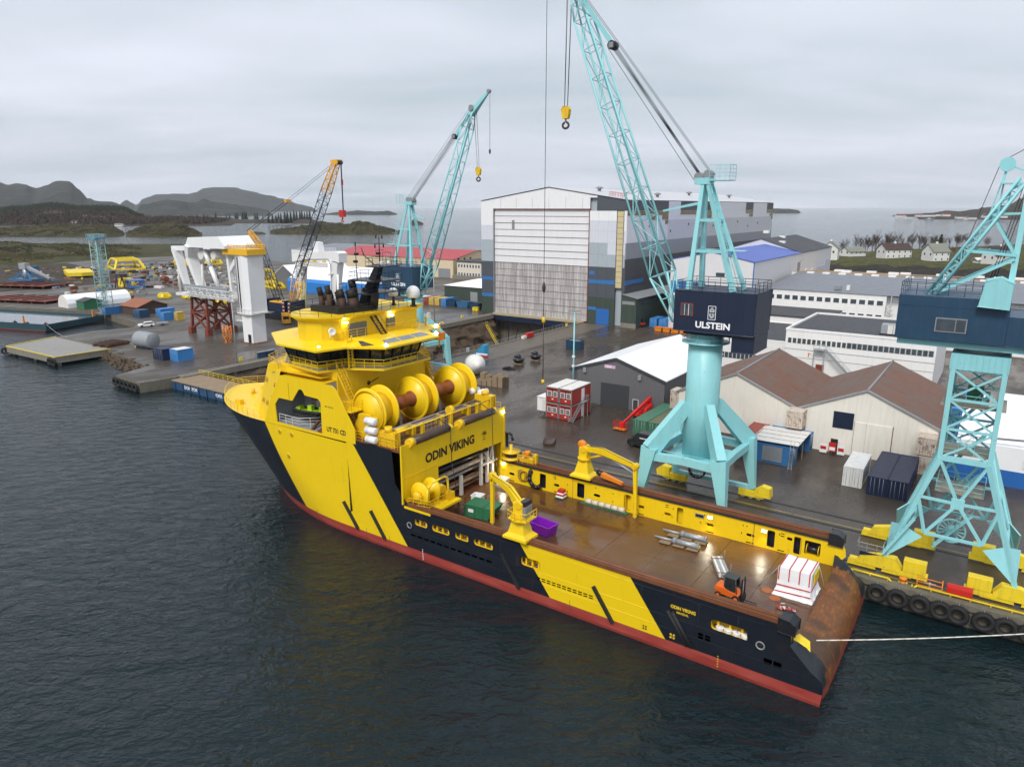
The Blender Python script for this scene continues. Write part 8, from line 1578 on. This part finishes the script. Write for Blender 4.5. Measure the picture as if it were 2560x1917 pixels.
mb = MB(); mb.tbar(gx(187.2,16.0,2.8),gx(190.8,24.4,2.8),1.2,2.2,1.6,3.0,WHITE,(0,1,0)); mb.tbar(gx(190.8,24.4,2.8),gx(189.6,27.6,2.8),1.6,3.0,1.8,4.2,WHITE,(0,1,0)); mb.build('leg', ga)
for y in (2.6,-4.0):
    mb = MB(); mb.bar(gx(200,26.6,y),gx(186,27.0,y),1.3,1.3,WHITE); mb.build('side_beam', ga)
    mb = MB(); mb.path([gx(179.4,16.6,y),gx(182.2,22,y),gx(184.4,26.6,y)],.62,WHITE,10); mb.build('leg', ga)
for s_ in (198.4,186.4): mb = MB(); mb.tube(gx(s_,12.8,2.9),gx(s_-.5,22.6,2.9),.30,WHITEW,10); mb.build('strut', ga)
mb = MB(); mb.loft([[tuple(gx(s,z,y)) for y in (-4.6,3.6)]+[tuple(gx(s,z,y)) for y in (4.4,-5.2)] for s,z in ((190.9,27.6),)][0:1]+[[tuple(gx(s,z,-5.2)),tuple(gx(s,z,-5.2)),tuple(gx(s,z,4.4)),tuple(gx(s,z,4.4))] for s,z in ()],WHITE) if False else mb.prism([(4.9,13.9),(3.0,16.5),(-11,17.1),(-13.8,14.6),(-13.8,13.9)],-5.2,4.4,WHITE,'y'); mb.build('top_housing', ga, bevel=.1)
mb = MB(); mb.box(-14,14,-4,3.4,-.2,.5,WHITEW); mb.build('deck', ga)
for y in (3.6,-4.2): mb = MB(); lattice(mb,gx(193,15.2,y),gx(172,15.0,y),1.6,1.8,1.6,1.8,(0,1,0),12,WHITE,.10,.06); mb.build('walkway_truss', ga)
mb = MB(); mb.box(-13,8,3.8,4.4,1.6,3.4,GALV); mb.build('cable_tray', ga); mb = MB(); mb.tube(gx(186,25.2,-4),gx(186,25.2,3),1.3,WHITEW,18); mb.tube(gx(180,25.2,-4),gx(180,25.2,3),1.1,WHITEW,18); mb.each('sheave', ga)
AMBER = paint('amber_paint', (.80,.45,.012), .45, .06, .6, .15)
tw2 = thing('white_tower', 'tall white steel tower with orange-yellow head right of the white gantry', 'tower', Y(167.6,-117.2,QZ))
mb = MB(); mb.prism([(-1.7,2.2),(2.2,2.4),(2.5,-2.0),(-1.6,-2.2)],0,8.1,WHITE,'z'); mb.build('lower_column', tw2, bevel=.08); mb = MB(); mb.prism([(-2.4,2.4),(-.4,2.9),(3.2,2.4),(3.4,-2.4),(-2.2,-2.6)],8.3,23.8,WHITE,'z'); mb.build('upper_column', tw2, bevel=.08); mb = MB(); mb.prism([(-2.9,2.7),(-.4,3.3),(3.6,2.8),(3.6,-2.6),(-2.6,-2.8)],7.9,8.3,WHITEW,'z'); rail(mb,[(-2.8,2.7,8.3),(-.4,3.2,8.3),(3.5,2.8,8.3)],1.1,1.2,.04,WHITE); mb.build('collar_platform', tw2)
mb = MB(); mb.prism([(-3.4,3.0),(7.2,3.2),(7.4,-3.0),(-3.2,-3.0)],23.6,25.1,AMBER,'z'); rail(mb,[(-3.3,3,25.1),(7.2,3.1,25.1),(7.2,-2.9,25.1),(-3.2,-2.9,25.1)],1.0,1.4,.06,AMBER,2,closed=True); mb.build('head_frame', tw2)
mb = MB(); mb.box(-1.0,.2,2.3,2.36,.2,2.4,BLACK); mb.build('door', tw2); mb = MB(); mb.tube((1.5,2.8,8.4),(1.5,2.8,23),.14,BLACK,8); mb.tube((2.6,2.7,8.4),(2.6,2.7,23),.10,GREYST,8); mb.each('pipe', tw2)
for z in (5.5,11,16): mb = MB(); mb.box(3.2,6.4,-1.6,1.6,z,z+.2,WHITEW); rail(mb,[(3.2,1.6,z+.2),(6.4,1.6,z+.2),(6.4,-1.6,z+.2)],1.1,1.0,.04,WHITE); mb.build('side_platform', tw2) if z > 6 else mb.build('side_platform', tw2)
mb = MB(); mb.box(-2.6,3.4,-2.8,2.8,-.02,.14,RUST); mb.build('base_plate', tw2)
mb = MB(); mb.tbar((3.4,1.5,22),(7.0,1.5,18.8),1.4,1.2,.8,.8,WHITE); mb.tbar((7.0,1.5,23.4),(6.6,1.5,13.5),1.2,1.0,1.0,.8,WHITE); mb.build('outer_leg', tw2)
yl = thing('lattice_section', 'upright yellow lattice section between the red frame and the white tower', 'lattice', Y(173.6,-112.4,QZ)); mb = MB(); lattice(mb,(0,0,0),(0,0,4.6),1.5,1.5,1.5,1.5,(1,0,0),3,ORANGE,.14,.09); mb.build('lattice', yl)
g2 = thing('handling_gantry', 'white portal A-frame gantry standing left of the ship funnels', 'gantry', Y(200.3,-168,QZ))
for x0, x1 in ((10.6,9.4),(-7.4,-9.4)):
    mb = MB(); mb.tbar((x0+1.0,0,0),(x1,0,17.6),2.2,2.2,3.4,3.0,WHITE,(0,1,0)); mb.build('leg', g2, bevel=.08); mb = MB(); mb.box(x0-.2,x0+2.4,-1.6,1.6,-.02,1.4,WHITEW); mb.build('foot', g2)
    mb = MB(); mb.tube((x0-3.5,2.0,1.0),(x1-1.2,1.2,13.5),.42,WHITE,12); mb.build('strut', g2); mb = MB(); mb.bar((x1,.5,14.2),(x1+(2.6 if x0 > 0 else -2.6)*-1,2.2,13.2),1.0,.6,WHITEW); mb.build('bracket', g2)
mb = MB(); mb.prism([(12.2,17.0),(12.2,19.8),(10.6,20.4),(-11.2,21.2),(-12.4,20.6),(-12.4,17.6),(-8,18.4),(8,17.6)],-1.9,1.9,WHITE,'y'); mb.build('top_beam', g2, bevel=.08)
mb = MB(); mb.prism([(1.6,20.6),(-1.9,20.7),(-1.2,24.0),(.5,24.2),(1.1,23)],-1.2,1.2,WHITE,'y'); mb.build('king_post', g2); mb = MB(); mb.box(-6.5,6.5,1.9,2.1,15.6,17.2,WHITEW); mb.build('hanging_beam', g2)
for x in (-5,0,4.2): mb = MB(); mb.box(x-.8,x+.8,1.9,2.2,17.4,18.0,YELLOWQ); mb.build('bracket_plate', g2)
mb = MB(); rail(mb,[(-2,1.8,21),(-11,1.8,21.3)],1.1,1.4,.05,WHITE); mb.build('top_railing', g2); mb = MB(); mb.path([(7.5,2.0,5),(7.5,2.0,17),(6,2.0,18),(-7,2,18.6),(-8,2,17),(-8,2,6)],.12,GREYST,6); mb.build('pipe', g2)
yt2 = thing('access_tower', 'yellow scaffold access tower beside the portal gantry', 'tower', Y(203,-161.5,QZ)); mb = MB(); lattice(mb,(0,0,0),(0,0,10.6),2.4,1.6,2.4,1.6,(1,0,0),6,YELLOWQ,.10,.06); mb.build('frame', yt2)
for k in range(5): mb = MB(); mb.box(-1.2,1.2,-.8,.8,1.6+k*2,1.7+k*2,YELLOWQ); mb.build('deck', yt2)
# crawler crane
kc = thing('crawler_crane', 'orange and navy lattice-boom crawler crane between the two white gantries', 'crane', Y(197,-150,QZ)); ORC = paint('orange_crane', (.78,.38,.015), .45, .08, .6, .15)
def kx(s, z, y=0.0): return Vector((s-197, y, z-QZ))
for y in (-4.2,4.2): mb = MB(); mb.prism([(-5.5,.2),(-5.0,0),(5,0),(5.5,.2),(5.5,1.4),(5,1.7),(-5,1.7),(-5.5,1.4)],y-.6,y+.6,BLACK,'y'); mb.build('track', kc)
mb = MB(); mb.box(-3,3,-3.6,3.6,.7,2.0,NAVY); mb.build('car_body', kc); mb = MB(); mb.box(-4.5,6.5,-2.4,2.4,2.1,5.2,NAVY); mb.box(-6.5,-4.5,.6,2.6,2.2,5.0,ORC); mb.build('upper_works', kc, bevel=.06); mb = MB(); mb.box(-6.6,-6.5,.7,2.5,3.2,4.8,GLASS); mb.build('cab_window', kc); mb = MB(); mb.box(-3.0,5.0,-2.5,2.5,5.2,5.6,ORC); mb.build('deck_edge', kc)
for x in (6.8,8.4,-3.0,-6.0):
    mb = MB(); mb.box(x-.55,x+.55,-2.8,2.8 if x > 0 else 3.2,2.1,6.2,NAVY); cw = mb.build('counterweight', kc)
    for j in range(6): mb = MB(); mb.box(x-.5,x+.5,2.82 if x > 0 else 3.22,2.88 if x > 0 else 3.28,2.3+j*.62,2.6+j*.62,WHITE if j % 2 else RED); mb.build('stripe', cw)
NAVL = paint('navy_lattice', (.016,.024,.05), .5, .2, 1, .2)
p0, p1, p2, p3 = kx(193.6,5.4), kx(190.0,15.6), kx(173.4,42.8), kx(168.4,51.0)
mb = MB(); lattice(mb,p0,p1,2.6,.8,2.6,2.2,(0,1,0),4,ORC,.16,.08); mb.build('boom_foot', kc); mb = MB(); lattice(mb,p1,p2,2.6,2.2,2.4,2.2,(0,1,0),16,NAVL,.12,.06); mb.build('boom_section', kc); mb = MB(); lattice(mb,p2,p3,2.4,2.2,1.8,1.5,(0,1,0),6,ORC,.15,.08); mb.build('boom_head', kc); mb = MB(); mb.box(p3.x-1.6,p3.x+1.4,-1.0,1.0,p3.z-.6,p3.z+.6,ORC); mb.tube((p3.x-1.4,-.8,p3.z-.2),(p3.x-1.4,.8,p3.z-.2),.6,BLACK,14); mb.build('sheave_head', kc)
m0, m1_, m2_ = kx(199.2,6.0), kx(207.4,24.4), kx(213.4,30.4)
mb = MB(); lattice(mb,m0,m1_,2.4,1.6,2.2,1.6,(0,1,0),10,NAVL,.12,.06); mb.build('mast_section', kc); mb = MB(); lattice(mb,m1_,m2_,2.2,1.6,1.2,.8,(0,1,0),5,ORC,.15,.08); mb.build('mast_head', kc)
mb = MB()
for y in (-.8,.8): mb.tube(m2_+Vector((0,y,0)),kx(191.9,40,y*.9),.10,NAVL,6); mb.tube(kx(191.9,40,y*.9),p3+Vector((0,y*.7,0)),.05,WIRE,5); mb.tube(m2_+Vector((0,y,0)),kx(205.5,7,y),.06,NAVL,6)
mb.build('pendant', kc); mb = MB(); mb.box(*sorted((kx(191.4,0).x,kx(192.5,0).x)),-1,1,kx(0,39.6).z,kx(0,40.4).z,ORC); mb.build('pendant_spreader', kc)
mb = MB()
for k in range(6): mb.tube((p3.x-1.7-.12*k,-.5+.2*k,p3.z-.4),(kx(168,0).x-1.2-.1*k,-.4+.16*k,kx(0,37).z),.035,WIRE,5)
mb.build('hoist_rope', kc); mb = MB(); hx_ = kx(167.0,0).x; mb.box(hx_-1.0,hx_+1.0,-.5,.5,kx(0,35.2).z,kx(0,37.2).z,RED); mb.tube((hx_,0,kx(0,35.2).z),(hx_,0,kx(0,34.4).z),.22,RED,10); mb.path([(hx_+.5*math.sin(R(a)),0,kx(0,34.1).z+.4*math.cos(R(a))) for a in range(0,271,45)],.16,RED,8); mb.build('hook_block', kc)
mb = MB(); mb.box(p3.x-2.3,p3.x-1.8,-.2,.2,p3.z-6.6,p3.z-5.0,RED); mb.build('whip_ball', kc)
ol = thing('lattice_section', 'orange lattice crane section lying beside the crawler crane', 'lattice', Y(188.6,-143.4,QZ), -35); mb = MB(); lattice(mb,(-4.5,0,1.6),(4.5,0,1.6),2.2,2.2,2.2,2.2,(0,1,0),6,ORC,.14,.08); mb.build('lattice', ol); mb = MB(); mb.box(-4,4,-1.2,1.2,0,.45,BLACK); mb.build('bearer', ol)
from mathutils.bvhtree import BVHTree
def bvh(o): return BVHTree.FromPolygons([v.co[:] for v in o.data.vertices],[list(p.vertices) for p in o.data.polygons])
def drop(B_, x, y):
    h = B_.ray_cast(Vector((x,y,2000)),Vector((0,0,-1))); return h[0].z if h[0] is not None else None
BW = bvh(woodh)
# ================================================================== HOUSES AND TREES, right
ROOFB = paint('brown_tile_roof', (.055,.032,.026), .7, .15, .6, .3); ROOFGN = paint('mossy_slate_roof', (.20,.21,.17), .7, .1, .6, .3); ROOFK = paint('black_roof', (.03,.03,.033), .6, .2, .6, .2); HWALL = paint('white_boarding', (.70,.69,.66), .6, .04, .6, .2)
def house(lab, x, y, L, W, H, rh, roof, rz, chim=True, z=None):
    z = hside(x, y) if z is None else z; q = bpy.data.objects.new('house', None); COL.objects.link(q); q.location = (x,y,z-.2); q.rotation_euler = (0,0,R(rz)); tag(q, lab, 'house')
    mb = MB(); mb.prism([(-W/2,0),(W/2,0),(W/2,H),(0,H+rh),(-W/2,H)],-L/2,L/2,HWALL,'x'); mb.build('wall', q); m = rh/(W/2)
    for sg in (1,-1): mb = MB(); mb.prism([(sg*(W/2+.5),H-m*.5),(0,H+rh),(0,H+rh+.25),(sg*(W/2+.5),H-m*.5+.25)],-L/2-.5,L/2+.5,roof,'x'); rf_ = mb.build('roof', q)
    if chim: mb = MB(); mb.box(-.5,.5,-.4,.4,H+rh-.5,H+rh+1.1,WHITE); mb.build('chimney', rf_)
    for k in range(max(2,int(L/3.2))):
        for zz in (H*.58,) if H < 4 else (H*.15,H*.62):
            mb = MB(); xx = -L/2+1.6+k*(L-2.4)/max(1,int(L/3.2)-1 if L > 6.4 else 1); mb.box(xx-.5,xx+.5,-W/2-.06,-W/2,zz,zz+1.3,WHITE); w_ = mb.build('window', q); mb = MB(); mb.box(xx-.4,xx+.4,-W/2-.09,-W/2-.06,zz+.1,zz+1.2,PANE); mb.build('pane', w_)
    for yy in (-W/4,W/4): mb = MB(); mb.box(-L/2-.06,-L/2,yy-.5,yy+.5,H*.6,H*.6+1.3,PANE); mb.build('window', q)
    return q
house('white house with brown roof and chimney on the right hillside', 233.5, 441, 17, 9, 5.6, 3.2, ROOFB, 8); house('white two-storey house with mossy grey roof behind flowering bushes', 245.5, 418, 10, 10, 5.8, 4.2, ROOFGN, -62+70)
house('white house with black roof seen through the lattice crane', 268, 396, 15, 9, 5.2, 4.4, ROOFK, 15); house('white gabled house partly hidden behind the black-roofed workshop', 187, 424, 9, 9, 7.0, 3.6, ROOFGN, 60); house('low garage with pale grey roof between the hillside houses', 218, 462, 13, 9, 3.0, 2.6, ROOFGN, 20, False); house('tiny white hut on the grass below the hillside houses', 262, 404, 4.6, 3.2, 1.9, 1.0, HWALL, 8, False)
for k, (u, v, d) in enumerate(((650,440,1750),(741,446,1700),(788,452,1690),(570,474,1560),(915,500,1485),(690,436,1780))):
    p = far(u/3.067, 400+v/3.067, d); house(['red-roofed far cottage on the wooded left shore, upper one','small far cottage right of the upper one on the wooded left shore','far brown cottage among the trees of the wooded left shore','lone far cottage at the left end of the wooded shore','white boathouse at the waterline of the wooded left shore','far cottage half hidden by trees above the wooded left shore'][k], p.x, p.y, 11 if k != 4 else 16, 8, 3.2, 2.2, ROOFB if k not in (4,) else ROOFGN, 0, False, (drop(BW, p.x, p.y) if k != 4 else .8))
rnd = random.Random(5)
for k in range(14):
    u = 960+k*58+rnd.uniform(-15,15); d = 2330-k*22; p = far(1960+u/2.957, 380+505/2.957, d); house('%s small far house from the left along the headland shore' % ORD[k], p.x, p.y+40+rnd.uniform(0,60), rnd.uniform(18,40), 14, 6, 4, rnd.choice((ROOFB,ROOFK,RUSTRED)), rnd.uniform(-20,20), False, 1.5+rnd.uniform(0,10))
TWIG = land('bare_twigs', (.060,.042,.036), (.085,.058,.046), (.11,.085,.07), .5); BARK = land('pale_bark', (.22,.19,.16), (.12,.10,.085), (.30,.27,.24), .8); LEAFD = land('dark_needles', (.012,.022,.014), (.020,.032,.016), (.030,.040,.020), .4)
def bare_tree_mesh(seed, H=12.5, spread=3.2):
    rn = random.Random(seed); tk_ = MB(); tk_.tube((0,0,-.5),(rn.uniform(-.4,.4),0,H*.55),.20,BARK,6,.10); cr = MB()
    br = []
    for k in range(16): z = H*rn.uniform(.22,.62); a = rn.uniform(0,6.28); L = spread*rn.uniform(.5,1.0); e = Vector((math.cos(a)*L,math.sin(a)*L,z+H*rn.uniform(.18,.36))); tk_.tube((0,0,z),e,.07,TWIG,4,.03,cap=False); br.append((Vector((0,0,z)),e))
    br.append((Vector((0,0,H*.5)),Vector((0,0,H*.95))))
    for b0, b1 in br:
        for j in range(34):
            p = b0+(b1-b0)*rn.uniform(.35,1.0); d_ = Vector((rn.gauss(0,.7),rn.gauss(0,.7),abs(rn.gauss(.9,.5)))).normalized()*rn.uniform(.6,1.9); s_ = d_.cross(Vector((rn.random()-.5,rn.random()-.5,rn.random()-.5))).normalized()*rn.uniform(.02,.055)
            cr.add([p-s_,p+s_,p+d_],[(0,1,2)],TWIG)
    return tk_, cr
TM = []
for k in range(5):
    a, b = bare_tree_mesh(20+k); oa, ob_ = a.build('trunk'), b.build('crown'); TM.append((oa.data, ob_.data)); bpy.data.objects.remove(oa); bpy.data.objects.remove(ob_)
def plant(name, lab, x, y, z, sc, k, grp, cat='tree'):
    q = bpy.data.objects.new(name, None); COL.objects.link(q); q.location = (x,y,z); q.rotation_euler = (0,0,rnd.uniform(0,6.28)); q.scale = (sc,)*3; tag(q, lab, cat, grp)
    for nm, me in zip(('trunk','crown'), TM[k % len(TM)] if k < 100 else FM[k % len(FM)]): o = bpy.data.objects.new(nm, me); COL.objects.link(o); o.parent = q
spots = []
for k in range(44): f = k/43; x = 262+f*95+rnd.uniform(-3,3); y = 560-f*10+rnd.uniform(-18,22); spots.append((x/y, x, y, rnd.uniform(.85,1.15)*(1.15-.25*f if f < .55 else .85)))
for k, (_, x, y, sc) in enumerate(sorted(spots)): plant('bare_tree', 'bare brown tree, %s from the left in the grove behind the hillside houses' % ordn(k+1), x, y, hside(x,y)-.3, sc, k % 5, 'bare trees behind the hillside houses')
spots = []
for k in range(16): x = rnd.uniform(205,330); y = 470+rnd.uniform(-6,50)-(x-205)*.35; spots.append((x/y, x, y, rnd.uniform(.4,.7)))
for k, (_, x, y, sc) in enumerate(sorted(spots)): plant('bare_tree', 'small bare garden tree, %s from the left between the hillside houses' % ordn(k+1), x, y, hside(x,y)-.2, sc, k % 5, 'garden trees on the hillside')
def fir_mesh(seed, H=14, n=9):
    rn = random.Random(seed); tk_ = MB(); tk_.tube((0,0,-.5),(0,0,H*.9),.18,BARK,5,.05); cr = MB()
    for k in range(n):
        z = H*(.10+.86*k/n); r_ = H*.20*(1-k/n)**.8+.25
        for j in range(9): a = 6.28*j/9+rn.uniform(-.3,.3); L = r_*rn.uniform(.65,1.15); e = Vector((math.cos(a)*L,math.sin(a)*L,z-L*.30)); s_ = Vector((-math.sin(a),math.cos(a),0))*L*.42; cr.add([(0,0,z+H*.12),e-s_+Vector((0,0,rn.uniform(-.2,.1))),e*1.06,e+s_],[(0,1,2),(0,2,3)],LEAFD)
    return tk_, cr
FM = []
for k in range(4):
    a, b = fir_mesh(60+k); oa, ob_ = a.build('trunk'), b.build('crown'); FM.append((oa.data, ob_.data)); bpy.data.objects.remove(oa); bpy.data.objects.remove(ob_)
plant('fir_tree', 'dark green fir beside the mossy-roofed house on the hillside', 256, 432, hside(256,432), 1.05, 101, None)
for k, (u, b, d, h) in enumerate(sorted(((345,1098,1650,22),(375,1102,1640,24),(405,1100,1660,20),(440,1102,1680,26),(470,1104,1670,30),(490,1104,1672,31),(515,1100,1700,29),(540,1092,1900,33),(560,1088,2000,30),(585,1086,2050,31),(600,1084,2060,32),(620,1082,2080,27),(640,1082,2100,30),(660,1078,2120,32),(395,1082,2080,18),(420,1082,2085,24),(90,1078,2350,22),(105,1078,2350,25),(145,1078,2300,27),(160,1076,2320,28),(175,1078,2310,26),(240,1078,2300,24),(258,1078,2310,25),(300,1080,2200,16),(20,1080,2400,18),(45,1080,2400,20),(-150,1082,2200,22),(-120,1082,2220,18),(-60,1082,2210,26),(-200,1084,2180,20)))):
    p = far(560+u/3.067, 200+b/3.067, d); plant('fir_tree', 'dark fir, %s from the left on the low wooded islands' % ordn(k+1), p.x, p.y, max(.5,p.z), h/14*.95, 100+k % 4, 'firs on the low islands')
fo = MB(); rnd2 = random.Random(9)
for k in range(3200):
    u = rnd2.uniform(-60,356); d = rnd2.uniform(1960,2240); x = far(u,500,d).x; zb = drop(BW, x, d); H = rnd2.uniform(10,19)*(1 if u < 300 else 1-(u-300)/110); r_ = H*.17
    if zb is None or zb < 6 or fbm(x/90,d/90,5,2) < -.25: continue
    zb -= 1; fo.add([(x-r_,d-r_*.6,zb),(x+r_,d-r_*.6,zb),(x,d+r_,zb),(x+rnd2.uniform(-.6,.6),d,zb+H)],[(0,1,3),(1,2,3),(2,0,3)],LEAFD)
tag(fo.build('spruce_forest'), 'dark spruce forest along the crest of the left hill', 'forest', kind='stuff')
fo = MB()
for k in range(9000):
    u = rnd2.uniform(-60,620); d = rnd2.uniform(1490,2150); x = far(u,530,d).x; z = drop(BW, x, d); H = rnd2.uniform(4,9)
    if z is None or z < 2 or fbm(x/120,d/120,3,2) < -.30: continue
    c = Vector((x,d,z-1))
    for j in range(3): a = rnd2.uniform(0,6.28); r_ = H*.4; fo.add([c+Vector((math.cos(a)*r_,math.sin(a)*r_,H*.25)),c+Vector((math.cos(a+2.2)*r_,math.sin(a+2.2)*r_,H*.3)),c+Vector((rnd2.uniform(-1,1),rnd2.uniform(-1,1),H))],[(0,1,2)],TWIG if k % 6 else LEAFD)
tag(fo.build('bare_woodland'), 'brown bare woodland covering the far left shore', 'woodland', kind='stuff')
def clump(mb, c, r_, h, mat, rn):
    vs = [c+Vector((math.cos(6.283*j/5+rn.random())*r_*rn.uniform(.7,1.2),math.sin(6.283*j/5+rn.random())*r_*rn.uniform(.7,1.2),h*rn.uniform(-.1,.35))) for j in range(5)]+[c+Vector((rn.uniform(-.3,.3)*r_,rn.uniform(-.3,.3)*r_,h))]
    mb.add(vs,[(j,(j+1) % 5,5) for j in range(5)],mat)
SCR = [land('scrub_green',(.028,.036,.010),(.045,.048,.014),(.060,.050,.022),.5), land('scrub_brown',(.060,.042,.020),(.085,.060,.030),(.045,.036,.020),.5), land('scrub_dark',(.018,.022,.010),(.030,.030,.014),(.04,.036,.02),.5)]
def scrub(name, lab, BV, n, u0, u1, d0, d1, hmin, hmax, zmin):
    m_ = MB(); c_ = 0
    for k in range(n):
        u = rnd2.uniform(u0,u1); d = rnd2.uniform(d0,d1); x = far(u,600,d).x; z = drop(BV, x, d)
        if z is None or z < zmin or fbm(x/28,d/28,2,3) < -.12: continue
        h = rnd2.uniform(hmin,hmax); clump(m_, Vector((x,d,z)), h*rnd2.uniform(.8,1.6), h, SCR[min(2,int(abs(fbm(x/40,d/40,7,2))*6))], rnd2)
    tag(m_.build(name), lab, 'scrub', kind='stuff')
scrub('heather_scrub','low green-brown scrub covering the near left peninsula',bvh(penin),9000,-60,640,482,740,.35,1.3,1.9)
scrub('island_scrub','heather and scrub on the low island at far left',bvh(isl1),3500,-60,335,955,1120,.6,1.8,2.0)
scrub('island_scrub','heather and scrub on the rounded island left of the gantry',bvh(isl2),2500,305,515,945,1120,.6,1.8,2.0)
scrub('island_scrub','heather and scrub on the island behind the crawler crane boom',bvh(isl3),3000,665,1020,1040,1220,.5,1.5,1.8)
# ================================================================== HAZE
hz = MB(); hz.box(-9000,9000,-300,13500,-12,900,WHITE); hzo = hz.build('haze'); tag(hzo, kind='stuff', label='thin grey sea haze over the whole fjord', cat='haze')
hm = bpy.data.materials.new('sea_haze'); hm.use_nodes = True; nt_ = hm.node_tree; nt_.nodes.clear(); ho = nt_.nodes.new('ShaderNodeOutputMaterial'); hv = nt_.nodes.new('ShaderNodeVolumePrincipled'); hv.inputs['Color'].default_value = (.86,.90,.96,1); hv.inputs['Density'].default_value = .000032; hv.inputs['Anisotropy'].default_value = .0; nt_.links.new(hv.outputs[0], ho.inputs['Volume'])
hzo.data.materials.clear(); hzo.data.materials.append(hm)
